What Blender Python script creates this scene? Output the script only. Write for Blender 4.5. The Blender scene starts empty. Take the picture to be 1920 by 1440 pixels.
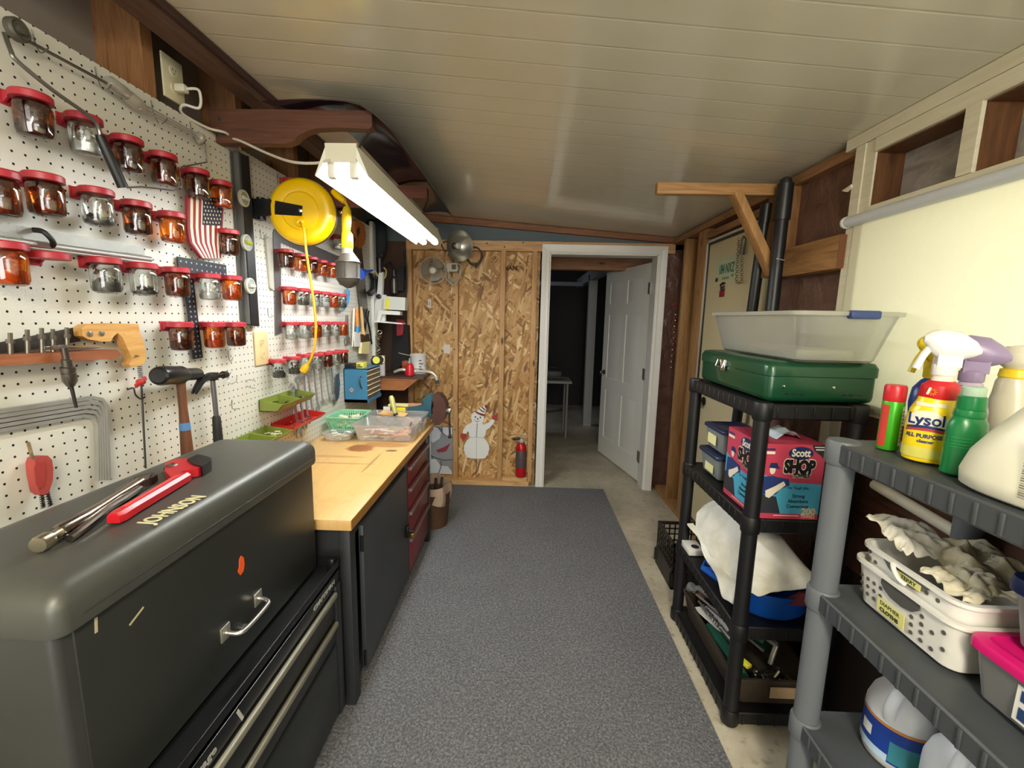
import bpy, bmesh, math, random
from mathutils import Vector, Matrix, noise
random.seed(7)
PI=math.pi
C=bpy.context.scene.collection
# ---------------------------------------------------------------- camera model (pixels of the 1920x1440 frame -> points of the room)
FPX=822.0; EYE=1.5
_Yc=Vector((22,-124,FPX)).normalized(); _D=Vector((-115,5380,FPX)); _D=(_D-_Yc*_D.dot(_Yc)).normalized()
_Xc=_D.cross(_Yc)
if _Xc[0]<0: _Xc=-_Xc
def on(u,v,X=None,Y=None,Z=None):
    r=Vector((u-960,v-720,FPX)); d=Vector((r.dot(_Xc),r.dot(_Yc),-r.dot(_D)))
    t=X/d[0] if X is not None else (Y/d[1] if Y is not None else (Z-EYE)/d[2])
    return Vector((0,0,EYE))+d*t
XP=-1.19      # room side of the pegboard
XR=1.22       # room side of the right wall framing
YE=3.78       # room side of the end wall framing
def LW(u,v,o=0.0): return on(u,v,X=XP+o)
def EW(u,v,o=0.0): return on(u,v,Y=YE-o)
def RW(u,v,o=0.0): return on(u,v,X=XR-o)
def lyz(pts,o): return [(lambda p:(p.y,p.z))(LW(u,v,o)) for u,v in pts]
def exz(pts,o): return [(lambda p:(p.x,p.z))(EW(u,v,o)) for u,v in pts]
def ryz(pts,o): return [(lambda p:(p.y,p.z))(RW(u,v,o)) for u,v in pts]
# ---------------------------------------------------------------- mesh builder
class B:
    def __init__(s): s.v=[]; s.f=[]; s.m=[]; s.cur=0
    def add(s,vs,fs):
        n=len(s.v); s.v+= [tuple(v) for v in vs]; s.f+=[tuple(i+n for i in f) for f in fs]; s.m+=[s.cur]*len(fs); return s
    def mat(s,i): s.cur=i; return s
    def bm(s,bm): 
        bm.verts.index_update(); s.add([v.co for v in bm.verts],[[v.index for v in f.verts] for f in bm.faces]); bm.free(); return s
    def box(s,a,b,bev=0,seg=2):
        lo=[min(p,q) for p,q in zip(a,b)]; hi=[max(p,q) for p,q in zip(a,b)]
        if bev<=0:
            x0,y0,z0=lo;x1,y1,z1=hi
            return s.add([(x0,y0,z0),(x1,y0,z0),(x1,y1,z0),(x0,y1,z0),(x0,y0,z1),(x1,y0,z1),(x1,y1,z1),(x0,y1,z1)],
                [(0,3,2,1),(4,5,6,7),(0,1,5,4),(1,2,6,5),(2,3,7,6),(3,0,4,7)])
        bm=bmesh.new(); bmesh.ops.create_cube(bm,size=1)
        for v in bm.verts: v.co=Vector([l+(c+.5)*(h-l) for l,h,c in zip(lo,hi,v.co)])
        bev=min(bev,.49*min(h-l for l,h in zip(lo,hi)))
        bmesh.ops.bevel(bm,geom=bm.edges[:],offset=bev,segments=seg,affect='EDGES',profile=.5); return s.bm(bm)
    def obox(s,c,sz,R,bev=0,seg=2):     # oriented box: centre, sizes, rotation matrix 3x3
        t=B(); h=[q/2 for q in sz]; t.box([-q for q in h],h,bev,seg); c=Vector(c)
        return s.add([R@Vector(v)+c for v in t.v],t.f)
    def bar(s,p,q,w,h,up=(0,0,1),bev=0):  # beam from p to q, width w (sideways) height h (along up)
        p=Vector(p);q=Vector(q);d=(q-p);L=d.length;d.normalize();u=Vector(up);sd=d.cross(u)
        if sd.length<1e-5: sd=d.cross(Vector((1,0,0)))
        sd.normalize();u=sd.cross(d)
        R=Matrix((d,sd,u)).transposed(); return s.obox((p+q)/2,(L,w,h),R,bev)
    def loops(s,ls,c0=True,c1=True,closed=True):
        n=len(ls[0]); vs=[p for l in ls for p in l]; fs=[]
        for k in range(len(ls)-1):
            for i in range(n if closed else n-1):
                j=(i+1)%n; fs.append((k*n+i,k*n+j,(k+1)*n+j,(k+1)*n+i))
        if c0: fs.append(tuple(reversed(range(n))))
        if c1: fs.append(tuple(range((len(ls)-1)*n,len(ls)*n)))
        return s.add(vs,fs)
    def tube(s,pts,r,n=8,cap=True,closed=False):
        pts=[Vector(p) for p in pts]; rs=r if isinstance(r,(list,tuple)) else [r]*len(pts)
        N=len(pts); T=[]
        for i in range(N):
            a=pts[i-1] if (i>0 or closed) else pts[i]; b=pts[(i+1)%N] if (i<N-1 or closed) else pts[i]
            T.append((b-a).normalized())
        ref=Vector((0,0,1)) if abs(T[0].z)<.9 else Vector((1,0,0))
        nrm=(ref-T[0]*ref.dot(T[0])).normalized(); ls=[]
        for i in range(N):
            nrm=nrm-T[i]*nrm.dot(T[i])
            if nrm.length<1e-6: nrm=T[i].orthogonal()
            nrm.normalize(); bi=T[i].cross(nrm)
            ls.append([pts[i]+(nrm*math.cos(2*PI*k/n)+bi*math.sin(2*PI*k/n))*rs[i] for k in range(n)])
        if closed: ls.append(ls[0]); return s.loops(ls,False,False)
        return s.loops(ls,cap,cap)
    def cyl(s,p,q,r,r2=None,n=20): return s.tube([p,q],[r,r if r2 is None else r2],n)
    def lathe(s,prof,c=(0,0,0),n=28,ax=(0,0,1),sx=1,sy=1,c0=True,c1=True):
        c=Vector(c);a=Vector(ax).normalized(); x=a.orthogonal().normalized() if abs(a.z)<.999 else Vector((1,0,0)); y=a.cross(x)
        ls=[[c+a*z+(x*math.cos(2*PI*k/n)*sx+y*math.sin(2*PI*k/n)*sy)*max(r,1e-5) for k in range(n)] for r,z in prof]
        return s.loops(ls,c0,c1)
    def prism(s,poly,plane,a,b):
        f={'YZ':lambda p,t:(t,p[0],p[1]),'XZ':lambda p,t:(p[0],t,p[1]),'XY':lambda p,t:(p[0],p[1],t)}[plane]
        return s.loops([[f(p,a) for p in poly],[f(p,b) for p in poly]])
    def sheet(s,rows):
        n=len(rows[0]); return s.add([p for r in rows for p in r],[(k*n+i,k*n+i+1,(k+1)*n+i+1,(k+1)*n+i) for k in range(len(rows)-1) for i in range(n-1)])
    def ball(s,c,r,n=14,sc=(1,1,1)):
        m=n//2; c=Vector(c); ls=[]
        for j in range(m+1):
            t=-PI/2+PI*j/m; rr=max(math.cos(t),1e-4)*r
            ls.append([c+Vector((rr*math.cos(2*PI*k/n)*sc[0],rr*math.sin(2*PI*k/n)*sc[1],r*math.sin(t)*sc[2])) for k in range(n)])
        return s.loops(ls)
    def text(s,txt,size,o,x,y,depth=.0006,align='CENTER',sx=1.0,bold=0.0):
        cu=bpy.data.curves.new('t','FONT'); cu.body=txt; cu.size=size; cu.extrude=depth; cu.align_x=align; cu.align_y='CENTER'; cu.resolution_u=3; cu.offset=bold
        ob=bpy.data.objects.new('t',cu); C.objects.link(ob); dg=bpy.context.evaluated_depsgraph_get()
        me=bpy.data.meshes.new_from_object(ob.evaluated_get(dg)); x=Vector(x).normalized();y=Vector(y).normalized();z=x.cross(y);o=Vector(o)
        s.add([o+x*(v.co.x*sx)+y*v.co.y+z*v.co.z for v in me.vertices],[tuple(p.vertices) for p in me.polygons])
        bpy.data.objects.remove(ob); bpy.data.curves.remove(cu); bpy.data.meshes.remove(me); return s
    def spring(s,p,q,r,turns,wr,n=5):
        p=Vector(p);q=Vector(q);d=(q-p);L=d.length;d.normalize();x=d.orthogonal().normalized();y=d.cross(x);N=int(turns*8)
        return s.tube([p+d*L*i/N+(x*math.cos(2*PI*i/8)+y*math.sin(2*PI*i/8))*r for i in range(N+1)],wr,n)
    def jit(s,a):
        s.v=[tuple(c+random.uniform(-a,a) for c in v) for v in s.v]; return s
    def xf(s,M): s.v=[tuple(M@Vector(v)) for v in s.v]; return s
def rrect(cx,cy,w,d,r,z,n=5):
    r=min(r,w/2-1e-4,d/2-1e-4); out=[]
    for k,(sx,sy) in enumerate(((1,1),(-1,1),(-1,-1),(1,-1))):
        for i in range(n+1):
            t=PI/2*k+PI/2*i/n; out.append((cx+sx*(w/2-r)+r*math.cos(t),cy+sy*(d/2-r)+r*math.sin(t),z))
    return out
def tray(b,x0,x1,y0,y1,z0,z1,tap=.01,t=.003,r=.02,rim=0.0,rimh=.006):
    cx,cy,w,d=(x0+x1)/2,(y0+y1)/2,x1-x0,y1-y0
    ls=[rrect(cx,cy,w-2*tap-.02,d-2*tap-.02,r*.8,z0),rrect(cx,cy,w-2*tap,d-2*tap,r,z0+.008)]
    if rim: ls+=[rrect(cx,cy,w-.0005,d-.0005,r,z1-rimh),rrect(cx,cy,w+2*rim,d+2*rim,r+rim,z1-rimh),rrect(cx,cy,w+2*rim,d+2*rim,r+rim,z1)]
    else: ls+=[rrect(cx,cy,w,d,r,z1)]
    ls+=[rrect(cx,cy,w-2*t,d-2*t,r-t if r>t else r*.5,z1),rrect(cx,cy,w-2*tap-2*t,d-2*tap-2*t,r*.8,z0+t+.004)]
    return b.loops(ls)
def sm(pts,n=6):   # Catmull-Rom smoothing
    P=[Vector(p) for p in pts]; out=[]
    for i in range(len(P)-1):
        a=P[max(i-1,0)];b=P[i];c=P[i+1];d=P[min(i+2,len(P)-1)]
        for k in range(n):
            t=k/n; out.append(.5*((2*b)+(c-a)*t+(2*a-5*b+4*c-d)*t*t+(3*b-a-3*c+d)*t**3))
    out.append(P[-1]); return out
def arc(cx,cy,r,a0,a1,n): return [(cx+r*math.cos(math.radians(a0+(a1-a0)*i/n)),cy+r*math.sin(math.radians(a0+(a1-a0)*i/n))) for i in range(n+1)]
# ---------------------------------------------------------------- objects
def tag(o,label=None,cat=None,group=None,kind=None):
    if label: o['label']=label
    if cat: o['category']=cat
    if group: o['group']=group
    if kind: o['kind']=kind
    return o
def mesh(name,b,mats,org=(0,0,0),ang=35):
    me=bpy.data.meshes.new(name); ox,oy,oz=org
    me.from_pydata([(x-ox,y-oy,z-oz) for x,y,z in b.v],[],b.f)
    mats=mats if isinstance(mats,(list,tuple)) else [mats]
    for m in mats: me.materials.append(m)
    for p,i in zip(me.polygons,b.m): p.material_index=min(i,len(mats)-1)
    me.update(); bm=bmesh.new(); bm.from_mesh(me); bmesh.ops.recalc_face_normals(bm,faces=bm.faces[:]); bm.to_mesh(me); bm.free()
    for p in me.polygons: p.use_smooth=True
    me.set_sharp_from_angle(angle=math.radians(ang)); return me
def solo(name,b,mats,label,cat,group=None,kind=None,ang=35):
    xs,ys,zs=zip(*b.v); org=((min(xs)+max(xs))/2,(min(ys)+max(ys))/2,min(zs))
    o=bpy.data.objects.new(name,mesh(name,b,mats,org,ang)); C.objects.link(o); o.location=org
    return tag(o,label,cat,group,kind)
def struct(name,b,mats,parent=None):
    o=bpy.data.objects.new(name,mesh(name,b,mats)); C.objects.link(o)
    if parent: o.parent=parent
    else: o['kind']='structure'
    return o
def thing(name,label,cat,loc,group=None):
    o=bpy.data.objects.new(name,None); C.objects.link(o); o.location=loc; o.empty_display_size=.05; return tag(o,label,cat,group)
def worg(o):
    p=Vector((0,0,0))
    while o: p+=Vector(o.location); o=o.parent
    return p
def part(par,name,b,mats,label=None,kind=None,ang=35):   # built in world coordinates, hung under its thing
    o=bpy.data.objects.new(name,mesh(name,b,mats,worg(par),ang)); C.objects.link(o); o.parent=par
    return tag(o,label,None,None,kind)
def dup(root,loc,label,group=None):
    r=root.copy(); C.objects.link(r); r.location=loc; r['label']=label
    if group: r['group']=group
    for ch in list(root.children):
        c=ch.copy(); C.objects.link(c); c.parent=r
        for g in list(ch.children):
            d=g.copy(); C.objects.link(d); d.parent=c
    return r
# ---------------------------------------------------------------- materials
def lin(h):
    h=h.lstrip('#'); f=lambda c:(c/12.92 if c<=.04045 else ((c+.055)/1.055)**2.4); return tuple(f(int(h[i:i+2],16)/255) for i in (0,2,4))+(1,)
class N:
    def __init__(s,name):
        s.m=bpy.data.materials.new(name); s.m.use_nodes=True; s.t=s.m.node_tree; s.t.nodes.clear(); s.o=s.n('ShaderNodeOutputMaterial')
    def n(s,typ,_in=None,**kw):
        nd=s.t.nodes.new(typ)
        for k,v in kw.items(): setattr(nd,k,v)
        for k,v in (_in or {}).items():
            if isinstance(v,bpy.types.NodeSocket): s.t.links.new(v,nd.inputs[k])
            else: nd.inputs[k].default_value=v
        return nd
    def ramp(s,fac,stops):
        r=s.n('ShaderNodeValToRGB',{'Fac':fac}); e=r.color_ramp.elements
        while len(e)<len(stops): e.new(.5)
        for el,(p,c) in zip(e,stops): el.position=p; el.color=c if len(c)==4 else lin(c)
        return r.outputs['Color']
    def pos(s,scale=(1,1,1),rot=(0,0,0)):
        g=s.n('ShaderNodeTexCoord'); mp=s.n('ShaderNodeMapping',{'Vector':g.outputs['Object'],'Scale':scale,'Rotation':rot}); return mp.outputs['Vector']
    def noise(s,vec,scale,detail=4,rough=.55,dist=0): return s.n('ShaderNodeTexNoise',{'Vector':vec,'Scale':scale,'Detail':detail,'Roughness':rough,'Distortion':dist}).outputs['Fac']
    def math(s,op,a,b=0.0,c=0.0):
        nd=s.n('ShaderNodeMath',operation=op)
        for i,x in enumerate((a,b,c)):
            if isinstance(x,bpy.types.NodeSocket): s.t.links.new(x,nd.inputs[i])
            else: nd.inputs[i].default_value=x
        return nd.outputs[0]
    def mix(s,f,a,b,blend='MIX'):
        nd=s.n('ShaderNodeMix',data_type='RGBA',blend_type=blend)
        for k,x in ((0,f),(6,a),(7,b)):
            if isinstance(x,bpy.types.NodeSocket): s.t.links.new(x,nd.inputs[k])
            else: nd.inputs[k].default_value=x
        return nd.outputs[2]
    def bump(s,h,st=.2,d=.01): return s.n('ShaderNodeBump',{'Height':h,'Strength':st,'Distance':d}).outputs['Normal']
    def out(s,sh): s.t.links.new(sh,s.o.inputs['Surface']); return s.m
    def bsdf(s,**kw):
        return s.n('ShaderNodeBsdfPrincipled',{k.replace('_',' '):v for k,v in kw.items()}).outputs[0]
_mc={}
def P(hexc,rough=.5,metal=0.0,var=0.0,scale=30,bump=0.0,bscale=None,coat=0.0,spec=.5):   # plain procedural surface with a little unevenness
    key=(hexc,rough,metal,var,scale,bump,bscale,coat,spec)
    if key in _mc: return _mc[key]
    m=N('surface_'+hexc.strip('#')); v=m.pos(); c=lin(hexc)
    nz=m.noise(v,scale)
    col=m.mix(nz,tuple(x*(1-var) for x in c[:3])+(1,),tuple(min(1,x*(1+var)) for x in c[:3])+(1,)) if var else c
    kw=dict(Base_Color=col,Roughness=rough,Metallic=metal,Coat_Weight=coat); kw['Specular IOR Level']=spec
    if bump: kw['Normal']=m.bump(m.noise(v,bscale or scale),bump,.004)
    _mc[key]=m.out(m.bsdf(**kw)); return _mc[key]
def wood(name,c0,c1,axis='Z',sc=1.0,rough=.6,knots=True):
    key=('w',name,c0,c1,axis)
    if key in _mc: return _mc[key]
    m=N(name); s={'X':(1.2,14,14),'Y':(14,1.2,14),'Z':(14,14,1.2)}[axis]
    v=m.pos(tuple(x*sc for x in s)); g=m.noise(v,3.0,6,.6,1.2); col=m.ramp(g,[(.3,c0),(.62,c1)])
    if knots:
        kv=m.pos(tuple({'X':(2,6,6),'Y':(6,2,6),'Z':(6,6,2)}[axis])); vo=m.n('ShaderNodeTexVoronoi',{'Vector':kv,'Scale':1.3}).outputs['Distance']
        col=m.mix(m.ramp(vo,[(.05,(1,1,1,1)),(.11,(0,0,0,1))]),col,lin('#4a2a14'))
    _mc[key]=m.out(m.bsdf(Base_Color=col,Roughness=rough,Normal=m.bump(g,.15,.003))); return _mc[key]
def clear(name,tint,gloss=.12,milky=0.0,mcol='#ffffff',rough=.08):   # clear or tinted plastic and glass
    key=('c',name)
    if key in _mc: return _mc[key]
    m=N(name); tr=m.n('ShaderNodeBsdfTransparent',{'Color':lin(tint)}).outputs[0]
    gl=m.n('ShaderNodeBsdfGlossy',{'Color':(1,1,1,1),'Roughness':rough}).outputs[0]
    fr=m.n('ShaderNodeFresnel',{'IOR':1.45}).outputs[0]; fac=m.math('MINIMUM',m.math('ADD',fr,gloss*.3),.9)
    sh=m.n('ShaderNodeMixShader',{0:fac,1:tr,2:gl}).outputs[0]
    if milky:
        df=m.n('ShaderNodeBsdfDiffuse',{'Color':lin(mcol)}).outputs[0]; tl=m.n('ShaderNodeBsdfTranslucent',{'Color':lin(mcol)}).outputs[0]
        dd=m.n('ShaderNodeMixShader',{0:.5,1:df,2:tl}).outputs[0]; sh=m.n('ShaderNodeMixShader',{0:milky,1:sh,2:dd}).outputs[0]
    _mc[key]=m.out(sh); return _mc[key]
STEEL=P('#9a9a98',.35,.9,.15,60); CHROME=P('#d8d6d0',.18,1.0); DKSTEEL=P('#4b4844',.4,.8,.2,50); BLACK=P('#151517',.45,0,.1); BLACKM=P('#1c1c1e',.35,.3)
WHITE=P('#e9e8e2',.45); RED=P('#b3202a',.4,0,.08); YEL=P('#f2c800',.35,0,.05); NAVY=P('#182552',.45)
PINE=wood('pine_wood','#a87a48','#cba270','Z'); PINEX=wood('pine_wood_across','#ac8250','#d2aa78','X')
DKPINE=wood('aged_pine','#8a6238','#ae8450','Z'); DKPINEY=wood('aged_pine_along','#4a3328','#654a3a','Y',knots=False)
CREAMWOOD=wood('cream_painted_wood','#cdc6aa','#dad4ba','Y',knots=False)
TUBE=34.0; LAMP=35.0; DAY=40.0; DIML=2.0; REAR=37.0; EXPO=1.0
# ================================================================ the room
CZ=lambda x:2.185+.075*(1.2-x)     # sloping ceiling height at x
def m_concrete():
    m=N('worn_concrete'); v=m.pos(); a=m.noise(v,2.2,8,.65); b=m.noise(v,26,5,.6)
    col=m.ramp(a,[(.3,'#8f8876'),(.5,'#b3aa95'),(.68,'#cbc3ae')]); col=m.mix(m.ramp(b,[(.56,(0,0,0,1)),(.72,(1,1,1,1))]),col,lin('#857d69'))
    return m.out(m.bsdf(Base_Color=col,Roughness=m.ramp(a,[(.3,(.35,.35,.35,1)),(.7,(.6,.6,.6,1))]),Normal=m.bump(b,.15,.004)))
def m_carpet():
    m=N('gray_carpet'); v=m.pos(); a=m.noise(v,105,4,.8); b=m.noise(v,3,4); c=m.noise(v,300,2,.6)
    col=m.ramp(a,[(.36,'#38393b'),(.5,'#636466'),(.64,'#94959a')]); col=m.mix(.3,col,m.ramp(b,[(.3,'#5c5d5f'),(.7,'#707173')]))
    return m.out(m.bsdf(Base_Color=col,Roughness=.95,Normal=m.bump(c,.7,.006)))
def m_ceiling():
    m=N('glossy_cream_vinyl_panel'); v=m.pos(); big=m.noise(m.pos((1,1,1)),2.0,4); fine=m.noise(v,70,3)
    sx=m.n('ShaderNodeSeparateXYZ',{'Vector':v}).outputs
    fr=m.math('FRACT',m.math('DIVIDE',m.math('ADD',sx[1],10.0),.116)); d=m.math('ABSOLUTE',m.math('SUBTRACT',fr,.5))   # plank grooves
    gr=m.math('GREATER_THAN',d,.478); grs=m.n('ShaderNodeMapRange',{'Value':d,'From Min':.455,'From Max':.5,'To Min':1.0,'To Max':0.0}).outputs[0]
    col=m.mix(m.ramp(big,[(.3,(0,0,0,1)),(.7,(1,1,1,1))]),lin('#d3ceb6'),lin('#ddd9c6')); col=m.mix(m.math('MULTIPLY',gr,.12),col,lin('#8f8a74'))
    hb=m.math('ADD',grs,m.math('MULTIPLY',m.noise(m.pos((1,1,1)),7,2),.5)); 
    return m.out(m.bsdf(Base_Color=col,Roughness=.2,Normal=m.bump(m.math('ADD',hb,m.math('MULTIPLY',fine,.03)),.16,.006),Coat_Weight=.3,Coat_Roughness=.1))
def m_osb():
    m=N('strand_board'); g=m.n('ShaderNodeTexCoord').outputs['Object']; cols=None
    base=m.noise(g,40,3)
    v=m.n('ShaderNodeMapping',{'Vector':g,'Scale':(1,1,1)}).outputs[0]
    wv=m.n('ShaderNodeMix',{0:.03,4:v,5:m.n('ShaderNodeTexNoise',{'Vector':g,'Scale':9.0,'Detail':2.0}).outputs['Color']},data_type='VECTOR').outputs[1]
    lay=[]
    for k,(ang,sx,sy) in enumerate(((.9,10,46),(-.7,9.5,52),(.25,10.5,44),(1.35,9.5,54))):
        rt_=m.n('ShaderNodeMapping',{'Vector':wv,'Rotation':(0,ang,0)}).outputs[0]; mp=m.n('ShaderNodeMapping',{'Vector':rt_,'Scale':(sx,1,sy),'Location':(k*3.1,0,k*1.7)}).outputs[0]
        vo=m.n('ShaderNodeTexVoronoi',{'Vector':mp,'Scale':1.0,'Randomness':1.0})
        lay.append((vo.outputs['Color'],vo.outputs['Distance']))
    fs=[m.n('ShaderNodeSeparateXYZ',{'Vector':l[0]}).outputs for l in lay]
    pick=m.math('GREATER_THAN',fs[0][1],.5); pick2=m.math('GREATER_THAN',fs[1][1],.62); pick3=m.math('GREATER_THAN',fs[3][1],.7)
    val=m.mix(pick,fs[2][0],fs[0][0]); val=m.mix(pick2,val,fs[1][0]); val=m.mix(pick3,val,fs[3][0])
    col=m.ramp(val,[(.0,'#6e4a24'),(.14,'#94682f'),(.45,'#b58a52'),(.75,'#c79f66'),(.9,'#d3b07a'),(1.0,'#ecd2a2')])
    col=m.mix(m.math('MULTIPLY',base,.22),col,lin('#b08850'))
    return m.out(m.bsdf(Base_Color=col,Roughness=.6,Normal=m.bump(val,.25,.002)))
def m_foil():
    m=N('brown_vapor_paper'); v=m.pos(); a=m.noise(v,5,5,.6,1.5); b=m.noise(v,14,2)
    return m.out(m.bsdf(Base_Color=m.ramp(a,[(.3,'#5e4236'),(.7,'#7c5c4e')]),Roughness=.3,Normal=m.bump(m.math('ADD',a,m.math('MULTIPLY',b,.3)),.55,.03)))
CONC=m_concrete(); CARP=m_carpet(); CEIL=m_ceiling(); OSB=m_osb(); FOIL=m_foil()
struct('floor',B().box((-1.6,-2.6,-.12),(2.6,8.2,0)),CONC)
solo('carpet_runner',B().box((-1.15,-2.2,.0005),(.744,3.74,.009)),CARP,'dark gray flecked carpet runner covering the concrete floor','carpet')
b=B(); ls=[]
for y in (-2.6,3.86): ls.append([(-1.05,y,CZ(-1.05)),(1.45,y,CZ(1.45)),(1.45,y,CZ(1.45)+.05),(-1.05,y,CZ(-1.05)+.05)])
b.loops(ls); struct('ceiling',b,CEIL)
# left wall: sheathing behind the studs
SHEATH=P('#958a7e',.75,0,.12,6); GRAYBLUE=P('#5d6a6e',.7,0,.05,8)
struct('wall_left',B().box((-1.42,-2.6,0),(-1.36,3.86,2.66)),SHEATH)
b=B()
for i,y in enumerate((1.477,1.93,2.39,2.85)): b.box((-1.36,y,0.02),(-1.212,y+.043,2.62))
struct('trim_1',b,wood('stud_wood','#805432','#a5764a','Z'))
b=B(); b.box((-1.10,-2.6,2.30),(-1.03,3.78,2.356)); b.box((-1.36,-2.6,2.62),(-1.05,3.86,2.66)); b.box((-1.10,-2.6,2.356),(-1.06,3.86,2.63)); struct('trim_2',b,DKPINEY)          # dark ledger below the ceiling
b=B(); b.box((-1.03,-2.6,2.325),(-1.014,3.78,2.349)); struct('trim_3',b,wood('ledger_edge','#33211a','#48302a','Y',knots=False))
# end wall: strand board, studs and plates
def eb(b,x0,x1,z0,z1,y0,y1): return b.box((x0,y0,z0),(x1,y1,z1))
b=B(); eb(b,-1.45,.13,0,2.12,3.846,3.86); struct('wall_back',b,OSB)
b=B(); eb(b,-1.45,1.45,2.09,2.66,3.84,3.87); struct('wall_back_upper',b,GRAYBLUE)
b=B(); eb(b,-1.36,-1.0,.0,2.12,3.83,3.845); struct('wall_back_corner',b,P('#4a3426',.7,0,.15,8))
b=B(); xs=[-1.0,-.605,-.205,.062]
for x in xs: b.box((x,YE,.04),(x+.042,3.846,2.05),.002)
b.mat(1)
for u,v in ((852,553),(850.5,562),(853,588),(851,637),(852,655),(848.5,701),(853,752),(852.5,806),(913,456),(981,455),(946,463)): b.lathe([(.006,0),(.005,.0008),(0,.001)],on(u,v,Y=YE),10,(0,-1,0))
struct('trim_4',b,[PINE,P('#2c2118',.7)])
b=B(); eb(b,-1.0,.12,2.05,2.09,YE,3.846); eb(b,-1.0,.3,2.09,2.13,YE,3.846); struct('trim_5',b,PINEX)
b=B(); eb(b,-1.05,.08,.0,.042,YE-.01,3.846); eb(b,-.16,.07,.042,.08,YE,3.846); struct('trim_6',b,wood('sole_plate','#b88a54','#d8b27c','X'))
b=B(); b.loops([[(-.9,YE+.02,CZ(-.9)-.055),(1.3,YE+.02,CZ(1.3)-.045),(1.3,YE+.06,CZ(1.3)-.045),(-.9,YE+.06,CZ(-.9)-.055)],[(-.9,YE+.02,CZ(-.9)-.004),(1.3,YE+.02,CZ(1.3)-.004),(1.3,YE+.06,CZ(1.3)-.004),(-.9,YE+.06,CZ(-.9)-.004)]])
struct('trim_7',b,wood('ceiling_strip','#6a4024','#8d5c38','X',knots=False))
# right part of the end wall and the doorway
b=B(); eb(b,1.2,1.45,0,2.2,3.84,3.86); struct('wall_back_side',b,FOIL)
b=B(); eb(b,.12,1.24,2.05,2.13,YE+.005,3.846); struct('trim_8',b,PINEX)
PAINTW=P('#e4e3dc',.4)
def casing():
    b=B(); x0,x1,zt=.140,1.172,2.105; w=.07; y=YE-.015
    prof=[(0,0),(0,.012),(.012,.018),(.03,.014),(.045,.02),(w,.022),(w,0)]
    for side in (0,1):
        ls=[]
        for zz in (0.0,1):
            row=[]
            for (a,h) in prof:
                x=(x0+w-a) if side==0 else (x1-w+a); z=0.0 if zz==0 else zt-w+a
                row.append((x,y+.012-h,z))
            ls.append(row)
        b.loops(ls)
    ls=[]
    for side in (0,1):
        ls.append([((x0+w-a) if side==0 else (x1-w+a),y+.012-h,zt-w+a) for a,h in prof])
    b.loops(ls)
    # jamb lining
    b.box((x0+w-.012,YE-.005,0),(x0+w+.006,3.93,zt-w+.006)); b.box((x1-w-.006,YE-.005,0),(x1-w+.012,3.93,zt-w+.006)); b.box((x0+w-.012,YE-.005,zt-w-.006),(x1-w+.012,3.93,zt-w+.012))
    return b
door=struct('door_1',casing(),PAINTW)
# six panel door leaf, hinged on its right side, opening into the dim room beyond
HX,HY,DW,DH=1.10,3.96,.95,2.0; th=math.radians(103)   # direction of the leaf seen from its hinge
def leafpt(a,t,z): # a along the leaf from hinge, t through its thickness
    return (HX+math.cos(th)*a+math.sin(th)*t, HY+math.sin(th)*a-math.cos(th)*t, z)
b=B()
def lbox(a0,a1,t0,t1,z0,z1):
    vs=[leafpt(a,t,z) for z in (z0,z1) for (a,t) in ((a0,t0),(a1,t0),(a1,t1),(a0,t1))]
    b.add(vs,[(0,3,2,1),(4,5,6,7),(0,1,5,4),(1,2,6,5),(2,3,7,6),(3,0,4,7)])
cols=[(.12,.43),(.52,.83)]; rows=[(.22,.75),(.88,1.55),(1.66,1.88)]
lbox(0,DW,.006,.030,.012,DH)
ax=[0,.12,.43,.52,.83,DW]; zs=[.012,.22,.75,.88,1.55,1.66,1.88,DH]
for t0,t1 in ((0,.006),(.030,.036)):
    for i in (0,2,4): lbox(ax[i],ax[i+1],t0,t1,.012,DH)
    for j in (0,2,4,6):
        for i in (1,3): lbox(ax[i],ax[i+1],t0,t1,zs[j],zs[j+1])
    for (a0,a1) in cols:
        for (z0,z1) in rows:
            e=.03; tt=(0.002,.006) if t0==0 else (.030,.034)
            # raised field with sloping sides
            f=tt[0] if t0==0 else tt[1]; g=tt[1] if t0==0 else tt[0]
            o=[leafpt(a,g,z) for a,z in ((a0+.008,z0+.008),(a1-.008,z0+.008),(a1-.008,z1-.008),(a0+.008,z1-.008))]
            n=[leafpt(a,f,z) for a,z in ((a0+e,z0+e),(a1-e,z0+e),(a1-e,z1-e),(a0+e,z1-e))]
            b.loops([o,n])
leaf=bpy.data.objects.new('door_leaf',mesh('door_leaf',b,PAINTW)); C.objects.link(leaf); leaf.parent=door
NICK=P('#8d8a84',.3,.9)
for z in (.25,1.02,1.78):
    b=B(); b.cyl((HX+.008,HY-.012,z-.05),(HX+.008,HY-.012,z+.05),.008,n=10)
    vs=[leafpt(a,t,zz) for zz in (z-.05,z+.05) for a,t in ((0,-.002),(.03,-.002),(.03,.0),(0,.0))]; b.add(vs,[(0,3,2,1),(4,5,6,7),(0,1,5,4),(1,2,6,5),(2,3,7,6),(3,0,4,7)])
    b.box((HX-.014,HY-.05,z-.05),(HX+.006,HY-.012,z+.05))
    struct('hinge',b,NICK,door)
b=B()
for sgn,t in ((-1,0.0),(1,.036)):
    p=Vector(leafpt(DW-.07,t,.93)); q=Vector(leafpt(DW-.07,t+sgn*.05,.93)); d=(q-p).normalized()
    b.lathe([(.026,0),(.026,.006),(.010,.01),(.010,.03),(.024,.036),(.027,.048),(.022,.058),(.0,.062)],p,16,d)
struct('door_knob',b,P('#6b655c',.25,.95),door)
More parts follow.
